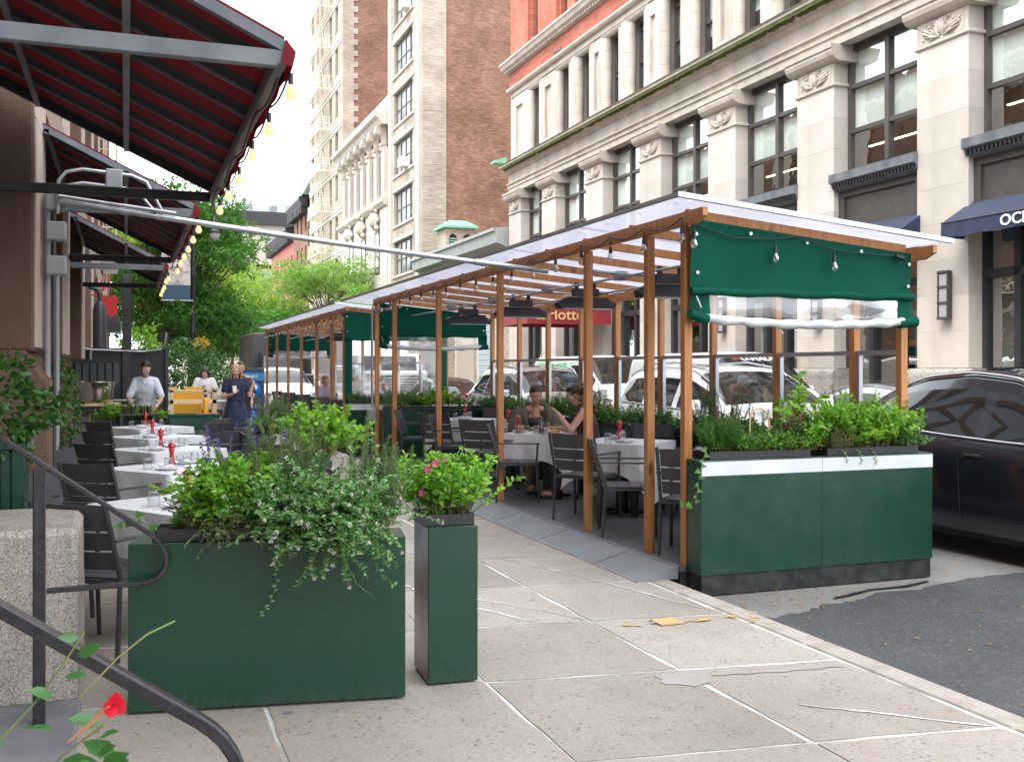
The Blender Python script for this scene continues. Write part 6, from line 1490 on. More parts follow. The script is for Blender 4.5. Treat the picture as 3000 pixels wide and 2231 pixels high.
# narrow planter
herb('basil', 'glossy bright green shrub with pale new leaves on the narrow planter', 1.42, 1.70, 5.10, 5.36, .84, 120, 20, Ls=1.25, out=(.02, 0, .2))
herb('mint', 'low mint with small leaves at the left of the narrow planter', 1.42, 1.54, 5.10, 5.28, .84, 16, 21, Ls=.8, out=(-.4, 0, 0))
herb('thyme', 'dry fine grass-like sprigs at the right rim of the narrow planter', 1.62, 1.69, 5.12, 5.3, .84, 20, 22, Ls=.6, out=(.6, 0, .3))
for k, (x, y, z) in enumerate(((1.455, 5.14, 1.09), (1.49, 5.12, 1.12), (1.43, 5.16, .97), (1.57, 5.2, 1.13))):
    P, D, Z = [], [], []
    for q in range(5): th = 2*PI*q/5; P.append((0, 0, 0)); D.append((math.cos(th), -.25, math.sin(th))); Z.append(.022)
    t = thing('pink_flower', 'bright pink flower on the narrow planter shrub, '+('leftmost and high', 'upper middle', 'lowest near the rim', 'rightmost')[k], 'flower', (x-.02, y-.05, z)); leaves_mesh('petal', 'petal', P, D, Z, F_pink, t, k, roll=.05, kind=None, up=(0, -1, 0)); MB().tube([(0, 0, 0), (.01, .03, -.06)], .0015, 4).build('stem', stemg, t)
spikes('dry seed-head spikes behind the narrow planter shrub', [(1.50, 5.3, .84), (1.54, 5.33, .84), (1.6, 5.3, .84)], .36, L_rose, 23, name='seed_heads', fl=.05, leafy=.1, thick=.008)
# second and third narrow planters
herb('geranium', 'big lime green scented geranium on the second narrow planter', 1.48, 1.74, 9.05, 9.5, .84, 120, 24, Ls=1.5, sc=1.35, out=(0, -.1, .1))
herb('rosemary', 'rosemary under the big geranium', 1.4, 1.6, 9.0, 9.3, .84, 20, 25, Ls=.9)
herb('mid', 'dark foliage with pink flowers at the front of the second narrow planter', 1.45, 1.66, 8.98, 9.1, .82, 18, 26, Ls=.6, flowers='pink', nfl=6)
herb('mid', 'mixed green plant with one pink flower on the third narrow planter', 1.45, 1.75, 12.05, 12.6, .84, 110, 27, Ls=1.35, sc=1.4, flowers='pink', nfl=2)
herb('rosemary', 'tall rosemary on the third narrow planter', 1.5, 1.75, 12.2, 12.7, .84, 50, 28, Ls=1.2, sc=1.3)
spikes('purple salvia at the third narrow planter', [(1.45+.05*k, 12.4, .84) for k in range(4)], .42, F_pur, 29, fl=.12)
herb('geranium', 'second spread of lime geranium leaning toward the shed', 1.5, 1.75, 9.2, 9.7, .84, 70, 30, Ls=1.5, sc=1.25, out=(.5, 0, 0))
# ferns by the waitress
herb('fern', 'feathery green ferns in front of the waitress', -.28, .25, 17.62, 17.9, .78, 60, 32, Ls=1.3, sc=1.1)
herb('fern', 'low ferns in front of the green counter', .3, .62, 17.62, 17.9, .78, 34, 33, Ls=.8, sc=1.)
herb('mid', 'small potted green at the left of the ferns', -.62, -.4, 17.3, 17.6, .70, 20, 34, Ls=.9)
# white-banded planter
zb = .965
herb('dill', 'fluffy green herb at the left of the white-banded planter', 4.14, 4.36, 6.8, 6.97, zb, 110, 50, Ls=1.0, sc=1.1, leafmat=L_mid)
herb('mid', 'low ivy and mixed green in the middle of the white-banded planter', 4.36, 4.98, 6.77, 6.97, zb, 170, 51, Ls=.85, out=(0, -.3, 0))
herb('geranium', 'pale yellow-green ivy leaves along the middle front of the white-banded planter', 4.4, 4.98, 6.76, 6.85, zb, 80, 52, Ls=.5, sc=.8, out=(0, -.3, 0))
herb('dark', 'dark green leafy plant behind the magenta plumes', 4.9, 5.4, 6.85, 7.0, zb, 130, 53, Ls=1.35)
herb('geranium', 'broad mound of bright geranium on the right of the white-banded planter', 5.42, 5.92, 6.8, 7.0, zb, 170, 54, Ls=1.35, sc=1.05)
herb('thyme', 'silvery thyme tuft on the right half of the white-banded planter', 5.2, 5.36, 6.77, 6.88, zb, 150, 55, Ls=.9, out=(0, -.3, .5))
herb('mint', 'variegated mint at the right end of the white-banded planter', 5.86, 6.06, 6.77, 6.95, zb, 70, 56, Ls=.95, out=(.35, 0, .1))
herb('fern', 'tall airy plant with divided leaves standing above the white-banded planter', 5.0, 5.2, 6.95, 7.05, zb, 22, 57, Ls=2.7, sc=1.2)
herb('rosemary', 'dark rosemary sprigs standing before the white car', 4.62, 4.86, 6.98, 7.05, zb, 12, 58, Ls=1.1, leafmat=L_dark)
herb('basil', 'bright basil clump beside the magenta plumes', 4.98, 5.12, 6.78, 6.9, zb, 34, 59, Ls=.9)
spikes('magenta celosia plumes in the middle of the white-banded planter', [(4.88, 6.86, zb), (4.92, 6.88, zb), (4.95, 6.85, zb), (4.90, 6.9, zb), (4.98, 6.87, zb)], .30, F_mag, 60, name='celosia', fl=.12, thick=.014, leafy=.5)
spikes('magenta celosia plumes right of centre on the white-banded planter', [(5.25, 6.93, zb), (5.3, 6.92, zb), (5.33, 6.94, zb), (5.42, 6.93, zb)], .24, F_mag, 61, name='celosia', fl=.10, thick=.014, leafy=.5)
spikes('magenta celosia plume behind the left cane hoop', [(4.30, 6.98, zb), (4.33, 6.99, zb)], .36, F_mag, 62, name='celosia', fl=.12, leafy=1.)
for (x, y, r_, h_, lb) in ((4.58, 6.84, .085, .36, 'pale cane hoop standing in the middle of the white-banded planter'), (5.02, 7.0, .06, .40, 'thin cane hoop half hidden among the divided leaves')):
    o = MB().tube([(x-r_, y, zb-.03), (x-r_*1.0, y, zb+h_*.5)]+[(x-r_*math.cos(a), y, zb+h_*.66+r_*math.sin(a)*1.1) for a in np.linspace(0, PI, 9)]+[(x+r_, y, zb+h_*.4), (x+r_*.9, y, zb)], .007, 6).build('cane_hoop', cane); tag(o, lb, 'plant hoop', 'cane hoops')
runner('ivy trailing down the corner of the white-banded planter', [(4.06, 6.74, 1.02), (4.0, 6.70, .93), (3.985, 6.72, .84), (3.98, 6.74, .72), (3.96, 6.74, .62), (3.9, 6.78, .58), (3.87, 6.84, .60)], 'ivy', .055, L_mid, 63, 14)
for k in range(3): runner('small green sprig hanging over the white band, %s' % ('left', 'middle', 'right')[k], [(5.3+k*.14, 6.77, zb), (5.3+k*.14, 6.72, .92), (5.31+k*.14, 6.72, .86-.01*k)], 'oval', .022, L_mint, 70+k, 7)
# street-side rows in the shed
KS = ['mid', 'dark', 'mid', 'dill', 'mid', 'dark']
for k, (a, b2) in enumerate(((7.2, 8.7), (8.9, 10.5), (10.7, 12.3), (12.5, 14.2), (14.4, 16.0), (16.15, 17.0))):
    o_ = ('first', 'second', 'third', 'fourth', 'fifth', 'sixth')[k]
    herb(KS[k], 'mixed green herbs filling the %s street-side planter' % o_, 5.82, 6.04, a+.05, b2-.05, .88, 170, 80+k, Ls=1.3, sc=1.4)
    herb('dark', 'dark bushy greens at the front of the %s street-side planter' % o_, 5.80, 6.0, a+.05, a+.6, .86, 80, 90+k, Ls=1.35, sc=1.4, out=(-.5, 0, 0))
    if k in (0, 1, 3): herb('rosemary', 'tall wispy rosemary in the %s street-side planter' % o_, 5.9, 6.04, a+.3, b2-.4, .88, 24, 100+k, Ls=1.5, sc=1.2)
    if k in (1, 3, 4): spikes('magenta celosia in the %s street-side planter' % o_, [(5.95, a+.4+.08*q, .88) for q in range(3)], .42, F_mag, 110+k, name='celosia', fl=.12, leafy=.4)
herb('dark', 'round dark ivy bush beside the near left post of the shed', 5.2, 5.5, 7.22, 7.4, .80, 60, 120, Ls=1.0, sc=1.2)
herb('mid', 'green trailing herbs on the back planter of the near shed', 4.15, 5.95, 17.1, 17.4, .95, 170, 121, Ls=1.0, sc=1.5, out=(0, -.3, 0))
herb('geranium', 'lime geranium drooping over the back planter of the near shed', 4.7, 5.2, 17.08, 17.2, .95, 30, 122, Ls=1.3, sc=1.4, out=(0, -.8, -.1))
herb('mid', 'green herbs on the front planter of the far shed', 4.1, 6.0, 19.9, 20.1, .98, 130, 123, Ls=.9, sc=1.6)
# creeper on the left wall and behind the pipes
def mass(label, cx, cy, cz, rx, ry, rz_, n, s, tpl, mt, seed, name='climbing_ivy', cat='climber', surface=.6):
    rg = np.random.default_rng(seed); v = rg.normal(0, 1, (n, 3)); v /= np.linalg.norm(v, axis=1, keepdims=True); r = rg.uniform(surface, 1, (n, 1))**.6; lump = 1+.25*np.sin(v[:, :1]*7+seed)*np.cos(v[:, 2:3]*6+seed*2)
    P = v*r*lump*np.array([rx, ry, rz_]); t = thing(name, label, cat, (cx, cy, cz)); leaves_mesh('foliage', tpl, P, v+rg.normal(0, .5, (n, 3))+np.array([0, 0, -.3]), rg.uniform(.6, 1.2, n)*s, mt, t, seed)
    m = MB()
    for k in range(8):
        e = P[rg.integers(n)]; m.tube([(rg.normal(0, rx*.3), 0, -rz_), tuple(e*.5), tuple(e)], .004, 4)
    m.build('stem', stemb, t, kind='stuff'); return t
mass('dark leafy climber at the left edge above the slatted planter', -1.0, 7.4, 1.30, .55, .3, .42, 2600, .065, 'oval', L_dark, 130)
mass('tall stem of broad dark leaves at the far left edge', -1.15, 7.0, 1.75, .22, .2, .30, 120, .10, 'oval', L_dark, 131)
mass('ivy clump growing behind the grey pipes', -.60, 11.1, 1.25, .16, .3, .42, 900, .05, 'ivy', L_dark, 132)
mass('sprig of ivy low by the pipe bend', -.72, 9.3, .62, .12, .15, .22, 90, .05, 'ivy', L_mid, 133)
# foreground mandevilla at the lower left
t = thing('mandevilla', 'red-flowered vine with glossy leaves in the bottom left corner', 'vine', (-.145, 2.27, .69))
stems = [[(-.30, .1, -.2), (-.12, .12, .12), (-.02, .15, .22), (.06, .16, .34)], [(-.30, .1, -.2), (-.05, .1, .02), (.02, .1, .10), (.10, .08, .16)], [(-.35, .1, -.1), (-.22, .1, .12), (-.2, .1, .3)], [(-.1, 0, -.3), (.2, .05, -.1), (.30, .05, .0), (.36, .04, .06)], [(.05, .16, .20), (.13, .2, .27), (.19, .22, .31), (.25, .24, .33)]]
for P_ in stems: MB().tube(P_, .0025, 5).build('stem', stemg, t)
rg = np.random.default_rng(9)
LV = [(-.10, .10, .12), (-.06, .12, .16), (-.13, .1, .05), (0, .15, .21), (.02, .15, .25), (.045, .16, .29), (.05, .16, .33), (-.2, .1, .0), (-.24, .1, .05), (-.16, .1, -.05), (-.05, .1, .0), (.02, .1, .09), (-.3, .1, 0), (-.34, .12, -.04), (-.1, .08, -.08), (.0, .06, -.06), (.3, .05, .02), (.22, .05, -.04), (.33, .05, .0), (.12, .06, -.1), (-.28, .1, .12), (-.36, .1, .06), (-.2, .08, -.12), (.06, .05, -.14)]
for q in range(26): LV.append((rg.uniform(-.16, .16), rg.uniform(.02, .2), rg.uniform(-.10, .13)))
for k, p in enumerate(LV): leaves_mesh('leaf', 'oval', [p], [(rg.choice([-1, 1])*rg.uniform(.4, 1), -.4, rg.uniform(-.3, .6))], [rg.uniform(.045, .085)], L_rmand, t, 200+k, roll=.5, kind=None, up=(0, -.8, .6))
for k, (p, lb) in enumerate((((.115, .08, .20), 0), ((-.17, .1, .20), 0), ((.07, .05, -.03), 0))):
    P, D = [], []
    for q in range(5): th = 2*PI*q/5+.3; P.append(p); D.append((math.cos(th)*.8+.5, -.35+.3*math.sin(q*2.), math.sin(th)*.8+.25))
    leaves_mesh('flower', 'petal', P, D, [.031 if k < 1 else .022]*5, F_red, t, 300+k, roll=.25, kind=None, up=(0, -1, 0))
MB().tube([(.03, .12, .12), (.08, .10, .165), (.112, .085, .197)], [.003, .005, .008], 8).build('flower_tube', mat('pale_trumpet', (.62, .30, .16), .5), t)

# ---------------------------------------------------------------- street trees
def tree(label, x, y, h, crown_r, cz, nleaf, ls, mt, seed, tpl='clump', squash=.8, group='street trees', trunk_r=.14, nb=22, flat=False, z0=0, zmin=2.5):
    rg = np.random.default_rng(seed); t = thing('tree', label, 'tree', (x, y, z0), 0, group); m = MB()
    top = (rg.normal(0, .2), rg.normal(0, .2), h*.62); m.tube([(0, 0, -.1), (rg.normal(0, .06), 0, h*.2), (top[0]*.5, top[1]*.5, h*.4), top], [trunk_r*1.2, trunk_r, trunk_r*.8, trunk_r*.45], 8); m.build('trunk', bark, t)
    m = MB(); P, D, Z = [], [], []; per = nleaf//nb
    for b in range(nb):
        a = 2*PI*b/nb*2.4+rg.uniform(-.4, .4); el = rg.uniform(-.35, 1.) if not flat else rg.uniform(-.1, .45); rr = crown_r*rg.uniform(.45, 1.); s0 = h*rg.uniform(.28, .55)
        c = np.array([math.cos(a)*rr*math.cos(el*1.2), math.sin(a)*rr*math.cos(el*1.2), cz+el*crown_r*squash*1.0]); c[2] = max(c[2], zmin+.3)
        mid = np.array([c[0]*.45, c[1]*.45, (s0+c[2])/2+.2]); m.tube([(0, 0, s0), tuple(mid), tuple(c)], [trunk_r*.35, trunk_r*.22, trunk_r*.08], 5, caps=False)
        for q in range(3):
            e = c+rg.normal(0, crown_r*.22, 3)*np.array([1, 1, .5]); m.tube([tuple(mid), tuple((mid+e)/2+rg.normal(0, .1, 3)), tuple(e)], [trunk_r*.12, trunk_r*.08, trunk_r*.03], 4, caps=False)
        nsub = 5; 
        for q in range(nsub):
            cc = c+rg.normal(0, crown_r*.24, 3)*np.array([1, 1, .45 if flat else .7]); k = per//nsub; sp = crown_r*rg.uniform(.10, .20)
            pts = cc+rg.normal(0, 1, (k, 3))*np.array([sp, sp, sp*(.35 if flat else .6)]); P.append(pts); out = pts-np.array([0, 0, cz-1]); out /= np.linalg.norm(out, axis=1, keepdims=True); D.append(out*.8+rg.normal(0, .6, (k, 3))-np.array([0, 0, .35])); Z.append(rg.uniform(.6, 1.3, k)*ls)
    m.build('branch', bark, t, kind='stuff'); leaves_mesh('crown', tpl, np.concatenate(P), np.concatenate(D), np.concatenate(Z), mt, t, seed, roll=1.2); return t
tree('large dark green street tree rising above the street lamp', 2.9, 51, 11, 2.7, 7.4, 5600, .28, L_tree, 1, nb=26, trunk_r=.2)
tree('mid green street tree in front of the dish banner', 3.3, 52, 6, 2.3, 3.6, 5000, .24, L_tree, 2, nb=26, squash=.6)
tree('leafy tree drooping over the sidewalk behind the black screen', 1.3, 50.5, 7, 2.4, 4.2, 5500, .22, L_tree, 3, nb=24, trunk_r=.13)
tree('tree with yellowing leaves far along the left sidewalk', 1.2, 62, 9.5, 4.0, 5.6, 6000, .36, L_yel, 4, nb=26)
tree('yellow-green tree beyond the far shed', 8.2, 88, 10.5, 4.2, 6.0, 6000, .42, L_yel, 5, nb=26)
tree('bright lime locust tree standing before the ornate building', 13.6, 75, 10.4, 4.6, 7.0, 4600, .32, L_lime, 6, nb=24, flat=True, squash=.75, trunk_r=.16)
tree('thin locust tree leaning left of the lime one', 11.2, 84, 8, 3.4, 5.0, 3000, .36, L_tree, 7, nb=20, flat=True)
tree('dense green tree low behind the banner', 4.2, 66, 7, 3.2, 3.9, 4500, .38, L_tree, 8, nb=26, squash=.7)
tree('olive green tree closing the left sidewalk', .2, 74, 13, 4.2, 8.2, 5500, .42, L_yel, 9, nb=24)
tree('far green tree over the street end', 7, 110, 9, 5, 5.0, 4500, .6, L_tree, 10, nb=22)
tree('small lime tree at the end of the right sidewalk', 14.3, 58, 6.4, 2.4, 5.0, 3000, .26, L_lime, 11, nb=16, flat=True, trunk_r=.09)
# dense shrub in a tub beyond the waitress
def shrub(label, x, y, r_, h, n, s, mt, seed, z=0):
    rg = np.random.default_rng(seed); t = thing('shrub', label, 'shrub', (x, y, z)); v = rg.normal(0, 1, (n, 3)); v /= np.linalg.norm(v, axis=1, keepdims=True); rr = rg.uniform(.45, 1, (n, 1)); lump = 1+.2*np.sin(v[:, :1]*6+seed)+.15*np.cos(v[:, 2:3]*8)
    P = v*rr*lump*np.array([r_, r_, h/2])+np.array([0, 0, h*.55+.5]); leaves_mesh('foliage', 'oval', P, v+rg.normal(0, .5, (n, 3)), rg.uniform(.6, 1.2, n)*s, mt, t, seed)
    m = MB()
    for k in range(5): m.tube([(rg.normal(0, .05), rg.normal(0, .05), 0), (rg.normal(0, .2), rg.normal(0, .2), h*.5)], .025, 6)
    m.build('stem', bark, t); return t
shrub('dense dark green shrub between the black screen and the women walking', 1.55, 29, .95, 1.45, 2600, .10, L_dark, 21, .3)
shrub('lower part of a second dark shrub behind the pedestrians', 2.3, 33, .8, 1.0, 1400, .11, L_dark, 22, .4)
shrub('bright green bush behind the black screen', .3, 31, .6, 1.2, 700, .12, L_ger, 23, 1.1)
shrub('orange and yellow autumn bush far behind the pedestrians', 2.75, 42, .3, .5, 260, .10, leaf('autumn_leaf', [(.5, .22, .02), (.62, .4, .04), (.3, .3, .05)], .4), 24, 1.8)
# ---------------------------------------------------------------- vehicles, all heading toward the camera (local y = 0 is the nose)
def paint(name, c, c2=None, metal=.0): return mat(name, c, .22, metal, coat=1.0, spec=.5)
carglass = mat('car_glass', (.012, .014, .015), .03, spec=.5)
tyrem = mat('tyre_rubber', (.018, .018, .019), .85); rimm = mat('alloy_rim', (.38, .39, .40), .3, .9); lampm = mat('headlamp', (.62, .65, .68), .08, coat=1); tailm = mat('tail_lamp', (.35, .01, .01), .15, coat=1); trimb = mat('plastic_trim', (.02, .02, .022), .6)
def car(label, x, y, st, pm, L, glass_y, wind, pillars, wheels, wr=.35, cat='car', rails=False, name='parked_car', rear=None, zoff=-.1, chromebelt=False, cladding=False, cap=True):
    """st rows: y, z_top, z_belt, half width at belt, half width of the roof, z_bottom"""
    t = thing(name, label, cat, (x, y, zoff)); A = np.array(st, float); ny = 76
    ys_ = np.linspace(0, L, ny)
    def sm(v): 
        r = np.interp(ys_, A[:, 0], v); k = np.array([1, 2, 3, 2, 1])/9; q = np.convolve(np.pad(r, 2, 'edge'), k, 'valid'); q[0] = r[0]; q[-1] = r[-1]; return q
    zt, zb, wb, wt, z0 = (sm(A[:, i]) for i in range(1, 6)); V = []; sec = []
    for i in range(ny):
        h = zb[i]-z0[i]; g = max(zt[i]-zb[i], .0)
        c = [(0, z0[i]), (wb[i]*.8, z0[i]), (wb[i]*.97, z0[i]+.03), (wb[i]*1.0, z0[i]+h*.18), (wb[i]*1.01, z0[i]+h*.36), (wb[i]*1.035, z0[i]+h*.58), (wb[i]*1.045, z0[i]+h*.74), (wb[i]*1.03, z0[i]+h*.86), (wb[i]*1.0, z0[i]+h*.95), (wb[i]*.975, zb[i])]
        wtt = min(wt[i], wb[i]*.97)
        for f in (.02, .25, .5, .75, .92): c.append((wb[i]*.968+(wtt-wb[i]*.968)*(f**1.15), zb[i]+g*.93*f))
        c += [(wtt*.93, zb[i]+g*.975), (wtt*.78, zt[i]-.004-.01*(g > .2)), (wtt*.45, zt[i]+.012), (0, zt[i]+.018)]; sec.append(c)
    ns = len(sec[0]); bod, gl = MB(), MB()
    for sgn in (-1, 1):
        vs = [(sgn*p[0], ys_[i], p[1]) for i in range(ny) for p in sec[i]]; fb, fg = [], []
        for i in range(ny-1):
            ym = (ys_[i]+ys_[i+1])/2; g = (zt[i]+zt[i+1]-zb[i]-zb[i+1])/2
            for k in range(ns-1):
                q = (i*ns+k, i*ns+k+1, (i+1)*ns+k+1, (i+1)*ns+k); q = q if sgn > 0 else q[::-1]; pz = (sec[i][k][1]+sec[i][k+1][1])/2
                if k < 8 and any((ym-wy)**2+(pz-wr)**2 < (wr+.055)**2 for wy in wheels): continue
                side = 9 <= k <= 12 and glass_y[0] < ym < glass_y[1] and g > .16 and not any(a < ym < b for a, b in pillars)
                top = k >= 14 and any(a < ym < b for a, b in wind)
                (fg if side or top else fb).append(q)
        bod.add(vs, fb, 0, True); gl.add(vs, fg, 0, True)
    for i in (0, ny-1):
        vs = [(p[0], ys_[i], p[1]) for p in sec[i]]+[(-p[0], ys_[i], p[1]) for p in sec[i][::-1]]; bod.add(vs, [tuple(range(len(vs)))[::(1 if i == 0 else -1)]], 0, False)
    bod.build('body', pm, t); gl.build('glass', carglass, t); b0 = float(np.max(wb))
    for s in (-1, 1):
        P = []                                                     # belt moulding along the glass foot
        for i in range(0, ny, 2):
            if glass_y[0]-.1 < ys_[i] < glass_y[1]+.1: P.append((s*(wb[i]*.98+.006), ys_[i], zb[i]+.004))
        MB().tube(P, .010, 5).build('belt_moulding', alu if chromebelt else trimb, t)
        if chromebelt:
            P = [(s*(min(wt[i], wb[i]*.97)+.008), ys_[i], zb[i]+(zt[i]-zb[i])*.94) for i in range(0, ny, 2) if glass_y[0]-.1 < ys_[i] < glass_y[1]+.15]; MB().tube(P, .011, 5).build('roof_moulding', alu, t)
        for wy in wheels:
            w = bpy.data.objects.new('wheel', None); col.objects.link(w); w.parent = t; w.location = (s*(b0-.10), wy, wr)
            MB().lathe([(wr*.62, -.10), (wr*.93, -.105), (wr, -.07), (wr, .07), (wr*.93, .105), (wr*.62, .10)], n=28).build('tyre', tyrem, w, rot=(0, PI/2, 0))
            m = MB(); m.lathe([(wr*.64, -.09), (wr*.60, .0), (wr*.1, .03), (0, .03)], n=24); m.lathe([(wr*.64, .09), (wr*.60, .0), (wr*.1, .05), (0, .05)], n=24)
            for k in range(5): a = 2*PI*k/5; m.tube([(0, 0, .085*s), (wr*.6*math.cos(a), wr*.6*math.sin(a), .075*s)], .035, 5)
            m.build('rim', rimm, w, rot=(0, PI/2, 0))
            MB().lathe([(0, -.12), (wr+.045, -.12), (wr+.045, .10)], n=24).build('wheel_well', trimb, t, (s*(b0-.16), wy, wr), (0, s*PI/2, 0))
            P = [(s*(b0*1.005+.004), wy+(wr+.05)*math.cos(a), wr+(wr+.05)*math.sin(a)) for a in np.linspace(-.35, PI+.35, 18)]; MB().tube(P, .02, 5).build('wheel_arch', trimb if cladding else pm, t)
        ii = int(glass_y[0]/L*ny); m = MB(); m.cbox(s*(wb[ii]+.02) if s > 0 else -(wb[ii]+.24), (wb[ii]+.24) if s > 0 else -(wb[ii]+.02), glass_y[0]+.15, glass_y[0]+.30, zb[ii]+.0, zb[ii]+.17, .035); m.build('mirror', pm, t)
        for dy in (glass_y[0]+1.15, glass_y[0]+2.15):
            i = min(int(dy/L*ny), ny-1); MB().cbox(s*(wb[i]*1.035)-.012, s*(wb[i]*1.035)+.012, dy-.11, dy+.09, zb[i]-.15, zb[i]-.125, .004).build('door_handle', pm if not chromebelt else trimb, t)
        for dy in (glass_y[0]+.35, glass_y[0]+1.3, glass_y[0]+2.28):
            i = min(int(dy/L*ny), ny-1); 
            if dy < L-.5: MB().tube([(s*(wb[i]*1.004+.002), dy, z0[i]+.12), (s*(wb[i]*1.047), dy, z0[i]+(zb[i]-z0[i])*.74), (s*(wb[i]*.985), dy, zb[i]-.01)], .004, 4).build('door_seam', trimb, t)
        m = MB(); m.ball((s*wb[3]*.80, .22, zt[4]-.10), .13, 10, sx=1.2, sy=1.5, sz=.6); m.build('headlight', lampm, t)
        m = MB(); m.ball((s*wb[-3]*.92, L-.12, zb[-3]-.08), .14, 10, sx=1., sy=.9, sz=.55); m.build('taillight', tailm, t)
        if rails: 
            P = [(s*(wt[i]*.88), ys_[i], zt[i]+(.045 if .0 < k < 1 else 0)) for k, i in ((0, int(ny*.43)), (.1, int(ny*.46)), (.5, int(ny*.62)), (.9, int(ny*.82))) for k in (k,)]+[(s*wt[int(ny*.86)]*.88, ys_[int(ny*.86)], zt[int(ny*.86)])]; MB().tube(P, .016, 6).build('roof_rail', alu, t)
    MB().box(-b0*.9, b0*.9, .25, L-.25, .17, .34).build('underbody', trimb, t)
    m = MB(); m.cbox(-b0*.62, b0*.62, -.03, .05, .32, .52, .02); m.build('grille', trimb, t)
    if cladding: MB().box(-b0*1.012, b0*1.012, .75, L-.8, .22, .36).build('sill_cladding', trimb, t)
    return t
CROSS = [(0, .62, .55, .62, .5, .25), (.12, .80, .72, .78, .6, .22), (.6, .94, .88, .87, .74, .20), (1.15, 1.02, .98, .90, .74, .2), (1.7, 1.34, 1.0, .91, .66, .2), (2.25, 1.57, 1.01, .91, .62, .2), (2.8, 1.62, 1.03, .915, .62, .2), (3.4, 1.57, 1.06, .91, .60, .2), (3.9, 1.42, 1.09, .89, .58, .22), (4.35, 1.19, 1.08, .85, .60, .26), (4.6, 1.04, 1.00, .80, .64, .30), (4.75, .88, .84, .72, .6, .36)]
SUVS = [(0, .80, .70, .70, .6, .28), (.12, .98, .90, .86, .7, .24), (.6, 1.08, 1.02, .94, .8, .22), (1.35, 1.16, 1.10, .97, .8, .22), (1.9, 1.50, 1.12, .97, .72, .22), (2.4, 1.72, 1.13, .97, .70, .22), (3.2, 1.76, 1.15, .97, .70, .22), (4.2, 1.72, 1.18, .96, .68, .24), (4.6, 1.58, 1.20, .93, .66, .28), (4.85, 1.28, 1.18, .90, .66, .34), (4.95, 1.10, 1.05, .84, .6, .4)]
HATCH = [(a, (b-.62)*.86+.62 if b > .9 else b, c*.93, d*.95, e*.95, f) for a, b, c, d, e, f in CROSS]
VANS = [(0, .95, .85, .8, .6, .3), (.15, 1.1, 1.0, .9, .75, .26), (.75, 1.22, 1.15, .96, .85, .25), (1.15, 1.45, 1.2, .98, .80, .25), (1.7, 1.92, 1.22, .98, .80, .25), (2.2, 2.04, 1.22, .98, .80, .25), (5.2, 2.04, 1.22, .98, .80, .25), (5.45, 2.0, 1.2, .96, .78, .3), (5.5, 1.9, 1.1, .94, .76, .34)]
p_tes = mat('midnight_silver_paint', (.016, .017, .026), .2, .25, coat=.55); p_white = mat('white_car_paint', (.82, .82, .81), .25, coat=1.0); p_silver = mat('silver_car_paint', (.42, .43, .45), .22, .6, coat=1.0); p_black = mat('black_car_paint', (.02, .021, .024), .15, coat=1.0)
tes = car('dark metallic grey crossover passing beside the shed at the right edge', 7.98, 4.72, CROSS, p_tes, 4.75, (1.35, 4.12), [(1.2, 2.0), (2.15, 4.4)], [(2.42, 2.55), (3.62, 3.70)], (.95, 3.85), .36, name='passing_car', chromebelt=True); tes.scale = (1, 1, 1.055)
car('white SUV stopped in the lane behind the shed posts', 8.35, 10.6, SUVS, p_white, 4.95, (1.6, 4.45), [(1.42, 2.25)], [(2.55, 2.72), (3.55, 3.66)], (.98, 3.95), .38, rails=True, name='white_suv', cat='SUV', chromebelt=True)
car('silver SUV queued behind the white SUV, nose toward the camera', 8.3, 18.0, SUVS, p_silver, 4.95, (1.6, 4.45), [(1.42, 2.25)], [(2.55, 2.72), (3.55, 3.66)], (.98, 3.95), .38, rails=True, name='silver_suv', cat='SUV')
car('black car with bright window trim farther down the lane behind the clear sheet', 8.2, 24.6, HATCH, p_black, 4.75, (1.35, 4.1), [(1.2, 2.0)], [(2.42, 2.55)], (.95, 3.85), .34, name='black_car', chromebelt=True)
car('grey hatchback parked at the far kerb behind the dark crossover', 11.6, 10.6, HATCH, p_silver, 4.75, (1.35, 4.12), [(1.2, 2.0), (3.7, 4.4)], [(2.42, 2.55), (3.62, 3.72)], (.95, 3.85), .34, chromebelt=True, name='parked_car')
v1 = car('white moving van with U-HAUL across its windshield, parked at the far kerb', 11.6, 15.8, VANS, p_white, 5.5, (1.25, 2.7), [(.95, 1.75)], [(2.0, 2.12)], (1.0, 4.4), .36, name='white_van', cat='van', cladding=True)
for s_, sz, dx, mt_ in (('U-HAUL', .17, 0, lettw), ('the box', .07, -.45, lettr), ('rent me', .07, .45, lettr)): text('lettering', s_, sz, mt_, v1, (dx, 1.55, 1.90), (rad(40), 0, 0), .002, 1.3, bold=.006 if sz > .1 else 0)
v2 = car('long white van with green graffiti along its roofline behind the white SUV', 11.6, 21.8, VANS, p_white, 5.5, (1.25, 2.7), [(.95, 1.75)], [(2.0, 2.12)], (1.0, 4.4), .36, name='white_van', cat='van', cladding=True)
text('graffiti', 'SLOGS', .55, lettg, v2, (-.93, 3.9, 1.62), (rad(78), 0, -PI/2), .003, 1.2, bold=.03)
car('white car at the kerb beyond the far shed, half hidden by the parking sign', 5.0, 33.6, SUVS, p_white, 4.95, (1.6, 4.45), [(1.42, 2.25)], [(2.55, 2.72)], (.98, 3.95), .38, name='parked_car', cat='car')
car('pale car parked beyond the dark shrubs on the left', 3.9+1.1, 42, CROSS, p_silver, 4.75, (1.35, 4.12), [(1.2, 2.0)], [(2.42, 2.55)], (.95, 3.85), .34, name='parked_car')
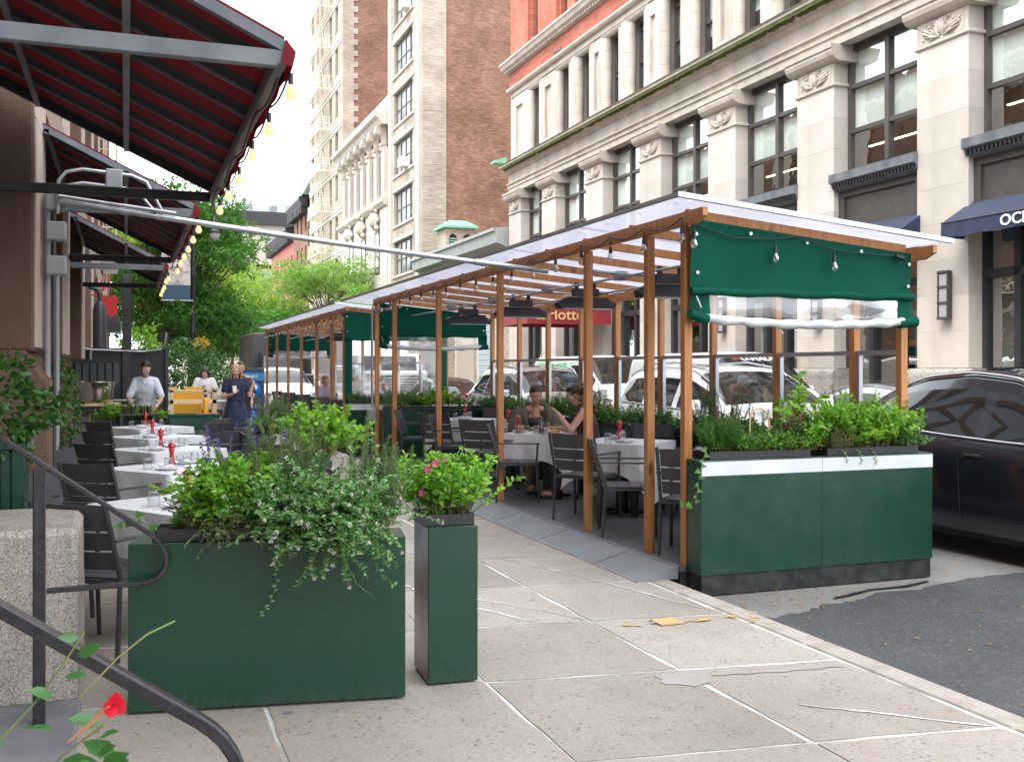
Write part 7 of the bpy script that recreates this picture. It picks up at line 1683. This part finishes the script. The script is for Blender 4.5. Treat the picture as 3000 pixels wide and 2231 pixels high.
# dark box truck and pale grey truck beyond the far shed
t = thing('box_truck', 'tall dark box truck parked beyond the far shed roof', 'truck', (6.1, 42, -.1))
MB().cbox(-1.2, 1.2, 1.9, 7.4, .9, 3.2, .05).build('cargo_box', mat('weathered_box_side', (.10, .092, .08), .7, col2=(.17, .155, .13), scale=1.5, stretch=(.6, 2, .3)), t); MB().box(-1.19, 1.19, 1.86, 1.9, .95, 3.15).build('front_panel', charc, t)
m = MB(); m.cbox(-1.0, 1.0, .0, 1.85, .5, 1.5, .05); m.prism([(.25, 1.5), (.32, 2.2), (.75, 2.3), (1.85, 2.4), (1.85, 1.5)], 'x', -.95, .95); m.build('cab', p_black, t); m = MB(); m.add([(-.85, .24, 1.56), (.85, .24, 1.56), (.8, .30, 2.1), (-.8, .30, 2.1)], [(0, 1, 2, 3)]); m.build('windshield', carglass, t)
for s in (-1, 1):
    MB().cbox(s*1.2-.06, s*1.2+.06, .35, .5, 1.6, 2.1, .02).build('mirror', trimb, t)
    for y_ in (1.0, 6.0): MB().lathe([(0, -.12), (.46, -.12), (.48, 0), (.46, .12), (0, .12)], n=20).build('wheel', tyrem, t, (s*.95, y_, .48), (0, PI/2, 0))
t = thing('delivery_truck', 'white and black truck with a slatted chrome grille behind the far shed posts', 'truck', (8.1, 32, -.1))
m = MB(); m.cbox(-.95, .95, .0, 1.3, .7, 1.65, .08); m.cbox(-1.05, 1.05, 1.25, 3.0, .7, 2.2, .06); m.cbox(-1.15, 1.15, 3.1, 8.5, .9, 3.2, .04); m.build('body', p_white, t)
m = MB(); m.add([(-.92, 1.235, 1.55), (.92, 1.235, 1.55), (.86, 1.24, 2.12), (-.86, 1.24, 2.12)], [(0, 1, 2, 3)]); m.build('windshield', carglass, t)
MB().cbox(-.62, .62, -.05, .0, .75, 1.5, .02).build('grille', trimb, t)
for k in range(8): MB().box(-.58, .58, -.075, -.052, .80+k*.085, .835+k*.085).build('grille_bar', chrome, t)
for s in (-1, 1):
    MB().ball((s*.78, -.02, 1.1), .12, 10, sy=.4).build('headlight', lampm, t); MB().cbox(s*1.25-.08, s*1.25+.08, 1.1, 1.2, 1.4, 1.9, .02).build('mirror', trimb, t)
    for y_ in (.9, 6.5): MB().lathe([(0, -.12), (.44, -.12), (.46, 0), (.44, .12), (0, .12)], n=20).build('wheel', tyrem, t, (s*.9, y_, .46), (0, PI/2, 0))
# ---------------------------------------------------------------- people: one continuous skin each, clothes and hair as children
skinl = mat('fair_skin', (.60, .34, .25), .5, col2=(.66, .40, .30), scale=8); skint = mat('tan_skin', (.50, .25, .16), .45, col2=(.56, .30, .20), scale=8); skinm = mat('olive_skin', (.50, .29, .205), .5, col2=(.55, .33, .24), scale=8)
for m_ in (skinl, skint, skinm): m_.node_tree.nodes['Principled BSDF'].inputs['Subsurface Weight'].default_value = .08
eyew = mat('eye_white', (.7, .7, .68), .3); eyed = mat('dark_iris', (.03, .02, .015), .2); lip = mat('lips', (.48, .18, .14), .4)
def hairm(n, a, b): return mat(n, a, .45, col2=b, scale=5, stretch=(9, 9, 1.2), bs=.6, bscale=20)
h_dark = hairm('black_hair', (.012, .009, .008), (.03, .02, .017)); h_brown = hairm('brown_curls', (.045, .022, .014), (.10, .05, .03)); h_blond = hairm('blond_hair', (.34, .20, .09), (.50, .33, .17)); h_red = hairm('red_hair', (.38, .13, .03), (.5, .2, .06))
def finish(o, vox, sm=4):
    r = o.modifiers.new('skin', 'REMESH'); r.mode = 'VOXEL'; r.voxel_size = vox; r.use_smooth_shade = True
    s = o.modifiers.new('soft', 'SMOOTH'); s.iterations = sm; s.factor = .5
    dg = bpy.context.evaluated_depsgraph_get(); me = bpy.data.meshes.new_from_object(o.evaluated_get(dg)); old = o.data; o.modifiers.clear(); o.data = me
    for p in me.polygons: p.use_smooth = True
    return o
def cap_(m, p, q, r0, r1=None, n=10):
    r1 = r0 if r1 is None else r1; m.tube([p, q], [r0, r1], n); m.ball(p, r0, n); m.ball(q, r1, n)
def limb(m, pts, rs):
    for a, b, r0, r1 in zip(pts[:-1], pts[1:], rs[:-1], rs[1:]): cap_(m, a, b, r0, r1)
def hand(m, w, d, up, side, grip=.5):
    """palm and five fingers; w wrist, d direction, up palm normal (fingers curl toward it)"""
    w, d, up = Vector(w), Vector(d).normalized(), Vector(up).normalized(); lat = d.cross(up).normalized()*side; up = lat.cross(d)*side if False else up
    for k in (-1.2, -.4, .4, 1.2): cap_(m, w, w+d*.075+lat*k*.017, .014, .0115, 6)
    for k, L in zip((-1.5, -.5, .5, 1.5), (.058, .070, .066, .050)):
        b = w+d*.078+lat*k*.0155; mdir = (d*math.cos(grip)+up*math.sin(grip)); e = b+mdir*L*.55; d2 = (d*math.cos(grip*2.1)+up*math.sin(grip*2.1)); cap_(m, b, e, .0095, .0085, 6); cap_(m, e, e+d2*L*.5, .0085, .007, 6)
    b = w+d*.02-lat*.022; e = b+(d*.6-lat*.7+up*.3).normalized()*.04; cap_(m, b, e, .012, .010, 6); cap_(m, e, e+(d*.8-lat*.2+up*.5).normalized()*.03, .010, .008, 6)
def frame_of(fwd):
    f = Vector(fwd).normalized(); r = f.cross(Vector((0, 0, 1))).normalized(); u = r.cross(f); return Matrix(((r.x, f.x, u.x), (r.y, f.y, u.y), (r.z, f.z, u.z)))
def head(m, c, fwd):
    R = frame_of(fwd); c = Vector(c); X = Matrix.Translation(c) @ R.to_4x4(); sv = m.X; m.X = X
    m.ball((0, -.012, .022), .088, 14, sx=.86, sy=1.06, sz=1.02); m.ball((0, .018, -.035), .066, 12, sx=.9, sy=.95, sz=1.15); m.ball((0, .052, -.088), .024, 8, sx=1.1)
    m.tube([(0, .078, .018), (0, .096, -.018)], [.008, .014], 6); m.ball((0, .094, -.022), .013, 6); m.ball((0, .080, -.055), .017, 6, sx=1.4, sz=.6)
    for s in (-1, 1): m.ball((s*.038, .06, -.02), .028, 8); m.ball((s*.078, -.005, -.005), .02, 8, sx=.4, sz=1.5); m.ball((s*.03, .074, .028), .014, 6, sx=1.4, sz=.5)
    m.X = sv; return X
def face(t, X, brow):
    m = MB(); m.X = X
    for s in (-1, 1): m.ball((s*.031, .079, .006), .0115, 8, sx=1.3, sz=.55)
    m.build('eye', eyew, t); m = MB(); m.X = X
    for s in (-1, 1): m.ball((s*.031, .0875, .004), .0055, 6)
    m.build('iris', eyed, t); m = MB(); m.X = X
    for s in (-1, 1): m.tube([(s*.014, .088, .026), (s*.032, .087, .033), (s*.050, .073, .027)], [.003, .0042, .002], 5)
    m.build('eyebrow', brow, t); m = MB(); m.X = X; m.tube([(-.024, .087, -.055), (-.008, .097, -.053), (.008, .097, -.053), (.024, .087, -.055)], [.002, .006, .006, .002], 6); m.build('lips', lip, t)
def person(label, loc, rz, J, skin, vox=.0085, group=None):
    """J: joints in local metres, y forward. Builds the continuous body."""
    t = thing('person', label, 'person', loc, rz, group); m = MB(); X = head(m, J['head'], J['face'])
    H, N, C, P = Vector(J['head']), Vector(J['neck']), Vector(J['chest']), Vector(J['pelvis'])
    limb(m, [H+Vector((0, -.01, -.05)), N], [.05, .052]); limb(m, [N, C], [.055, .085])
    for s in (-1, 1): m.ball((C.x+s*.065, C.y-.005, C.z), .085, 12, sx=.95, sy=.92, sz=1.5); m.ball((P.x+s*.07, P.y, P.z), .095, 12, sy=.9)
    m.tube([C, (C+P)/2, P], [.085, .08, .09], 12)
    for k in ('L', 'R'):
        if 'arm'+k in J:
            a = J['arm'+k]; limb(m, [N+(Vector(a[0])-N)*.4, a[0]], [.042, .046]); limb(m, a, [.050, .040, .027][:len(a)]); w = Vector(a[-1]); hd = Vector(J.get('hand'+k, w-Vector(a[-2]))); hand(m, w, hd, J.get('palm'+k, (0, .3, -1)), 1 if k == 'L' else -1, J.get('grip'+k, .45))
        if 'leg'+k in J:
            a = J['leg'+k]; limb(m, a, [.085, .060, .036]); f = Vector(a[-1]); fd = Vector(J.get('foot', (0, 1, 0))); cap_(m, f+Vector((0, 0, -.03)), f+fd*.15+Vector((0, 0, -.05)), .036, .028, 8)
    finish(m.build('body', skin, t), vox); return t, X
def cloth_(t, name, mt, fn, vox=.011, sm=3): m = MB(); fn(m); return finish(m.build(name, mt, t), vox, sm)
def sweep(m, pts, rx, n=14):
    """stack of ellipses: pts (x,y,z), rx (half width, half depth)"""
    vs = [(p[0]+1.06*a*math.cos(2*PI*k/n), p[1]+1.1*b*math.sin(2*PI*k/n), p[2]) for p, (a, b) in zip(pts, rx) for k in range(n)]
    m.add(vs, [(i*n+k, i*n+(k+1) % n, (i+1)*n+(k+1) % n, (i+1)*n+k) for i in range(len(pts)-1) for k in range(n)]+[tuple(range(n))[::-1], tuple(range(len(vs)-n, len(vs)))], 0, True)
def hair(t, X, mt, kind, seed=1):
    r = random.Random(seed); m = MB(); m.X = X
    m.ball((0, -.030, .040), .092, 14, sx=.90, sy=.98, sz=.98); m.ball((0, .022, .082), .052, 10, sx=1.15, sy=.7, sz=.5)
    if kind in ('bun', 'updo'): m.ball((0.0, -.105, .085) if kind == 'bun' else (0, -.115, .03), .044 if kind == 'bun' else .04, 10)
    if kind == 'bun':
        for k in range(8): a = r.uniform(0, 6.28); m.tube([(0, -.10, .09), (.03*math.cos(a), -.11+.04*math.sin(a), .13), (.05*math.cos(a), -.11+.05*math.sin(a), .11)], .008, 5)
        for k in range(5): m.tube([(-.06, -.06, .05), (-.085, -.075, -.02), (-.08, -.07, -.09-.01*k)], .012, 5)
    if kind == 'long':
        for k in range(22):
            a = PI+PI*k/21; x, y = .084*math.cos(a), .078*math.sin(a)-.01; m.tube([(x*.8, y*.8, .07), (x*1.05, y*1.05, -.02), (x*1.15, y*1.1+.0, -.12), (x*1.25, y*1.05+.01, -.22-.04*r.random())], [.016, .018, .017, .008], 5)
        for s in (-1, 1):
            for k in range(5): m.tube([(s*.03, .045, .085), (s*.078, .03+.008*k, .02), (s*.088, .035+.008*k, -.09), (s*.095, .05+.006*k, -.24)], [.014, .015, .014, .006], 5)
    if kind == 'curly':
        for k in range(260):
            a = r.uniform(0, 6.28); z = r.uniform(-.28, .10); rr = .085+.035*(z < .02)+.02*r.random(); x, y = rr*math.cos(a), rr*math.sin(a)-.03
            if y > .03 and z < .06: continue
            m.ball((x, y, z), r.uniform(.016, .026), 6)
    if kind == 'short':
        for s in (-1, 1): m.ball((s*.07, -.02, -.02), .045, 8, sx=.6, sz=1.6)
        m.ball((0, -.08, -.03), .06, 8)
    if kind == 'bob':
        for s in (-1, 1): m.tube([(s*.05, .02, .07), (s*.085, .0, .0), (s*.085, .0, -.10), (s*.06, .01, -.13)], [.03, .03, .03, .02], 8)
        m.ball((0, -.08, -.04), .075, 10, sz=1.3)
    return finish(m.build('hair', mt, t), .0065 if kind != 'curly' else .008, 2 if kind == 'curly' else 3)
# waitress bending over the side stand
t, X = person('waitress with a dark bun and pale short-sleeved shirt bending over', (.30, 18.3, 0), PI, dict(head=(0, .24, 1.60), face=(.12, .9, -.65), neck=(0, .14, 1.46), chest=(0, .08, 1.28), pelvis=(0, -.06, .93),
    armL=[(-.17, .10, 1.38), (-.24, .22, 1.10), (-.14, .42, .96)], armR=[(.17, .10, 1.38), (.26, .2, 1.10), (.16, .42, .95)], legL=[(-.09, -.06, .9), (-.10, -.02, .48), (-.10, -.06, .07)], legR=[(.09, -.06, .9), (.10, -.0, .48), (.10, -.06, .07)]), skinm)
face(t, X, h_dark); hair(t, X, h_dark, 'bun'); shirtw = fabric('pale_blue_white_shirt', (.60, .64, .74), (.68, .72, .80), .1, .8, .5, 9)
def f(m):
    sweep(m, [(0, -.04, .90), (0, -.02, 1.05), (0, .05, 1.22), (0, .09, 1.34), (0, .12, 1.43), (0, .13, 1.46)], [(.16, .12), (.15, .115), (.185, .125), (.185, .115), (.12, .08), (.07, .06)])
    limb(m, [(-.05, .12, 1.43), (-.15, .10, 1.395), (-.235, .19, 1.16)], [.055, .070, .066]); limb(m, [(.05, .12, 1.43), (.15, .10, 1.395), (.25, .18, 1.16)], [.055, .070, .066])
    for s in (-1, 1): m.tube([(s*.06, .10, 1.47), (s*.05, .19, 1.42), (s*.02, .215, 1.36)], .018, 6)
cloth_(t, 'shirt', shirtw, f)
cloth_(t, 'trousers', black, lambda m: (sweep(m, [(0, -.06, .97), (0, -.06, .85)], [(.165, .125), (.19, .14)]), limb(m, [(-.09, -.06, .86), (-.10, -.02, .48), (-.10, -.06, .12)], [.10, .075, .06]), limb(m, [(.09, -.06, .86), (.10, 0, .48), (.10, -.06, .12)], [.10, .075, .06])), .014)
# woman in the navy dress
t, X = person('woman with long blond hair in a navy belted dress, phone in one hand', (1.86, 19.4, 0), PI+.15, dict(head=(0, .03, 1.565), face=(.12, 1, -.35), neck=(0, 0, 1.44), chest=(0, 0, 1.26), pelvis=(0, 0, .94),
    armL=[(-.17, 0, 1.375), (-.25, .04, 1.12), (-.30, .10, 1.36)], handL=(.12, -.02, .2), armR=[(.17, 0, 1.375), (.22, .02, 1.09), (.12, .26, 1.15)], handR=(-.6, .6, .3), palmR=(0, .2, 1), legL=[(-.09, 0, .9), (-.09, .12, .48), (-.09, .10, .08)], legR=[(.09, 0, .9), (.09, -.02, .48), (.09, -.14, .08)]), skinl)
face(t, X, h_blond); hair(t, X, h_blond, 'long'); navyd = fabric('navy_dress_cloth', (.007, .013, .042), (.012, .022, .058), 0, .8, .8, 6)
def f(m):
    sweep(m, [(0, .02, .34), (0, .03, .6), (0, .01, .85), (0, 0, 1.04), (0, .0, 1.10), (0, 0, 1.24), (0, 0, 1.34), (0, 0, 1.40), (0, 0, 1.43)], [(.25, .22), (.235, .2), (.195, .16), (.135, .105), (.14, .105), (.17, .12), (.17, .11), (.12, .075), (.07, .06)])
    limb(m, [(-.05, 0, 1.41), (-.15, 0, 1.385), (-.215, .02, 1.22)], [.05, .066, .066]); limb(m, [(.05, 0, 1.41), (.15, 0, 1.385), (.20, .01, 1.22)], [.05, .066, .066])
    for k in range(9): a = 2*PI*k/9; m.tube([(.13*math.cos(a), .10*math.sin(a), 1.02), (.20*math.cos(a+.1), .17*math.sin(a+.1), .78), (.25*math.cos(a), .22*math.sin(a)+.02, .33)], [.008, .03, .045], 6)
cloth_(t, 'dress', navyd, f, .012)
def f(m): sweep(m, [(0, 0, 1.02), (0, 0, 1.08)], [(.148, .115), (.148, .115)]); m.tube([(-.05, .12, 1.05), (-.07, .14, .92), (-.06, .15, .78)], [.02, .016, .012], 6); m.ball((-.05, .13, 1.05), .025, 8)
cloth_(t, 'sash', navyd, f, .009)
ph = thing('phone', 'pale phone in the hand of the woman in the navy dress', 'phone', (1.86-.05, 19.4-.36, 1.24)); MB().cbox(-.036, .036, -.005, .005, -.07, .07, .004).build('case', mat('phone_case', (.55, .42, .36), .4), ph, rot=(-.5, 0, 0))
tb = thing('tote_bag', 'blue patterned tote bag hanging at the navy-dressed woman\'s side', 'bag', (2.14, 19.4, .62)); m = MB(); m.prism([(-.05, -.12), (.17, -.18), (.10, .20), (-.02, .22)], 'y', -.05, .07); m.build('body', mat('blue_print', (.03, .09, .42), .7, col2=(.55, .62, .75), scale=26, lo=.56, hi=.62), tb)
MB().tube([(-.02, 0, .22), (-.03, 0, .5), (-.04, 0, .72), (0, .03, .74), (.03, .05, .5), (.08, .05, .2)], .008, 6).build('strap', navyd, tb)
# woman in a white top
t, X = person('dark-haired woman in a white puff-sleeved top looking at her phone', (1.72, 25.2, 0), PI-.1, dict(head=(0, .06, 1.50), face=(.1, .8, -.6), neck=(0, 0, 1.38), chest=(0, 0, 1.22), pelvis=(0, 0, .92),
    armL=[(-.16, 0, 1.33), (-.22, .02, 1.08), (-.10, .24, 1.12)], armR=[(.16, 0, 1.33), (.22, .02, 1.08), (.08, .25, 1.10)], palmR=(0, .2, 1), legL=[(-.09, 0, .9), (-.09, .1, .48), (-.09, .08, .08)], legR=[(.09, 0, .9), (.09, -.02, .48), (.09, -.12, .08)]), skinl, .011)
face(t, X, h_dark); hair(t, X, h_dark, 'bob'); wtop = fabric('white_knit', (.78, .76, .78), (.84, .82, .84), .1)
def f(m):
    sweep(m, [(0, 0, .93), (0, 0, 1.1), (0, 0, 1.24), (0, 0, 1.33), (0, .0, 1.38)], [(.15, .115), (.15, .12), (.175, .125), (.15, .10), (.07, .06)])
    for s in (-1, 1): limb(m, [(s*.05, 0, 1.35), (s*.16, 0, 1.32), (s*.215, .02, 1.14)], [.05, .085, .088])
cloth_(t, 'top', wtop, f, .014); cloth_(t, 'skirt', mat('patterned_skirt', (.5, .32, .30), .8, col2=(.7, .62, .6), scale=30), lambda m: sweep(m, [(0, 0, .4), (0, 0, .8), (0, 0, .95)], [(.22, .19), (.19, .15), (.15, .12)]), .014)
hb = thing('handbag', 'grey handbag on the arm of the woman in the white top', 'bag', (1.98, 25.0, .86)); m = MB(); m.prism([(-.14, -.13), (.16, -.13), (.11, .12), (-.09, .12)], 'y', -.05, .05); m.build('body', mat('grey_leather', (.30, .33, .33), .5), hb); MB().tube([(-.08, 0, .12), (-.05, 0, .27), (.04, 0, .28), (.09, 0, .12)], .008, 6).build('strap', MATS['grey_leather'], hb)
ph = thing('phone', 'dark phone held by the woman in the white top', 'phone', (1.68, 24.85, 1.16)); MB().cbox(-.036, .036, -.005, .005, -.07, .07, .004).build('case', black, ph, rot=(-.6, 0, 0))
# seated women in the shed
sit = lambda lean=0: dict(pelvis=(0, -.05, .50), legL=[(-.09, -.03, .50), (-.11, .38, .50), (-.12, .36, .10)], legR=[(.09, -.03, .50), (.11, .38, .50), (.12, .38, .10)])
J = sit(); J.update(head=(0, .16, 1.17), face=(-.15, .95, -.5), neck=(0, .09, 1.03), chest=(0, .05, .86), armL=[(-.17, .07, .96), (-.27, .18, .74), (-.12, .40, .76)], armR=[(.17, .07, .96), (.27, .18, .74), (.10, .40, .76)])
t, X = person('tanned woman with slicked-back dark hair in an olive coat eating', (4.83, 12.22, .10), rad(172), J, skint)
face(t, X, h_dark); hair(t, X, hairm('dark_brown_hair', (.03, .016, .010), (.06, .035, .02)), 'updo'); ol = fabric('olive_coat', (.085, .072, .042), (.11, .092, .055), 0, .85, .6, 7)
def f(m):
    for s in (-1, 1):
        limb(m, [(s*.07, .05, .97), (s*.20, .05, .94), (s*.285, .17, .73), (s*.15, .37, .745)], [.07, .095, .085, .06]); m.tube([(s*.05, -.0, 1.07), (s*.15, .07, 1.03), (s*.16, .16, .90), (s*.11, .18, .74)], [.03, .045, .04, .03], 8)
        m.tube([(s*.12, .04, .95), (s*.13, .05, .7), (s*.14, .0, .48)], [.09, .10, .11], 10)
    sweep(m, [(0, -.06, .45), (0, -.05, .7), (0, -.01, .92), (0, -.01, 1.02)], [(.2, .11), (.19, .10), (.2, .09), (.12, .06)])
cloth_(t, 'coat', ol, f); cloth_(t, 'top', black, lambda m: sweep(m, [(0, -.03, .5), (0, 0, .7), (0, .045, .84), (0, .05, .89)], [(.14, .125), (.14, .115), (.15, .115), (.12, .09)])); cloth_(t, 'trousers', mat('taupe_trousers', (.24, .19, .14), .8), lambda m: [limb(m, J['leg'+k], [.10, .085, .075]) for k in 'LR'], .013)
cloth_(t, 'shoe', mat('tan_trainers', (.5, .42, .32), .7), lambda m: [cap_(m, (s*.12, .34, .05), (s*.12, .52, .035), .05, .042) for s in (-1, 1)], .012)
J = sit(); J.update(head=(.0, .14, 1.20), face=(-.05, .96, -.35), neck=(0, .06, 1.07), chest=(0, .03, .90), armL=[(-.17, .04, 1.0), (-.24, .18, .80), (-.12, .34, .99)], handL=(.05, .1, .1), armR=[(.17, .04, 1.0), (.26, .14, .76), (.16, .38, .80)])
t, X = person('woman with long curly brown hair in a sleeveless dark maroon top', (5.02, 10.98, .10), rad(62), J, skinl)
face(t, X, h_brown); hair(t, X, h_brown, 'curly', 4); mr = fabric('dark_maroon_top', (.05, .012, .018), (.07, .02, .026), 0, .8, .4, 8)
cloth_(t, 'top', mr, lambda m: sweep(m, [(0, -.04, .48), (0, -.03, .66), (0, .02, .86), (0, .03, .98), (0, .05, 1.05), (0, .06, 1.09)], [(.165, .13), (.15, .115), (.17, .125), (.155, .105), (.09, .075), (.06, .058)]), .010)
cloth_(t, 'trousers', mat('dark_trousers', (.03, .03, .035), .8), lambda m: [limb(m, J['leg'+k], [.10, .085, .065]) for k in 'LR'], .014)
# diners in the far shed
def diner(label, x, y, hd, hmt, kind, top, skin=skinl, cap=None):
    J = sit(); J.update(head=(0, .06, 1.22), face=(.05, 1, -.2), neck=(0, .02, 1.09), chest=(0, 0, .90), armL=[(-.17, .02, 1.01), (-.24, .14, .78), (-.10, .36, .82)], armR=[(.17, .02, 1.01), (.24, .14, .78), (.10, .36, .82)])
    t, X = person(label, (x, y, .10), -rad(hd), J, skin, .013, 'diners in the far shed'); face(t, X, hmt); hair(t, X, hmt, kind)
    cloth_(t, 'top', top, lambda m: (sweep(m, [(0, -.04, .48), (0, -.02, .7), (0, .0, .92), (0, .02, 1.02), (0, .02, 1.08)], [(.17, .14), (.17, .13), (.19, .13), (.15, .1), (.06, .06)]), limb(m, [(-.15, .02, 1.0), (-.23, .1, .84)], [.07, .065]), limb(m, [(.15, .02, 1.0), (.23, .1, .84)], [.07, .065])), .014)
    cloth_(t, 'trousers', MATS['dark_trousers'], lambda m: [limb(m, J['leg'+k], [.10, .085, .065]) for k in 'LR'], .016)
    if cap:
        m = MB(); m.X = X; m.ball((0, -.01, .055), .102, 14, sx=.92, sy=1.05, sz=.85); m.cbox(-.07, .07, .06, .17, .055, .075, .008); m.build('cap', mat('green_cap', (.03, .22, .14), .7), t)
diner('red-haired diner in a grey top in the far shed', 4.45, 24.9, 150, h_red, 'short', mat('grey_top', (.4, .38, .42), .8))
diner('long-haired diner with her back turned in the far shed', 4.5, 21.65, 40, h_blond, 'long', mat('black_top', (.02, .02, .022), .8))
diner('diner in a green cap in the far shed', 5.35, 22.5, 230, h_dark, 'short', mat('dark_jumper', (.05, .05, .06), .8), cap=1)
diner('blond diner in a denim shirt facing the camera in the far shed', 5.0, 21.3, 300, h_blond, 'short', mat('denim', (.10, .17, .28), .8))
t, X = person('person in dark clothes half hidden behind the woman in the navy dress', (2.1, 20.9, 0), PI, dict(head=(0, .02, 1.62), face=(-.3, 1, -.2), neck=(0, 0, 1.48), chest=(0, 0, 1.28), pelvis=(0, 0, .95), armL=[(-.17, 0, 1.4), (-.24, .02, 1.12), (-.2, .2, 1.0)], armR=[(.17, 0, 1.4), (.24, .02, 1.12), (.2, .2, 1.0)], legL=[(-.09, 0, .9), (-.1, .1, .48), (-.09, .05, .08)], legR=[(.09, 0, .9), (.1, -.02, .48), (.09, -.12, .08)]), skint, .013)
face(t, X, h_dark); hair(t, X, h_dark, 'short')
def f(m): sweep(m, [(0, 0, .9), (0, 0, 1.1), (0, 0, 1.3), (0, 0, 1.42), (0, 0, 1.47)], [(.17, .13), (.16, .12), (.2, .13), (.14, .1), (.07, .06)]); limb(m, [(-.16, 0, 1.38), (-.23, .02, 1.15)], [.07, .065]); limb(m, [(.16, 0, 1.38), (.23, .02, 1.15)], [.07, .065])
cloth_(t, 'shirt', MATS['black_top'], f, .014); cloth_(t, 'trousers', MATS['dark_trousers'], lambda m: (limb(m, [(-.09, 0, .92), (-.1, .1, .48), (-.09, .05, .1)], [.11, .08, .06]), limb(m, [(.09, 0, .92), (.1, -.02, .48), (.09, -.12, .1)], [.11, .08, .06])), .016)
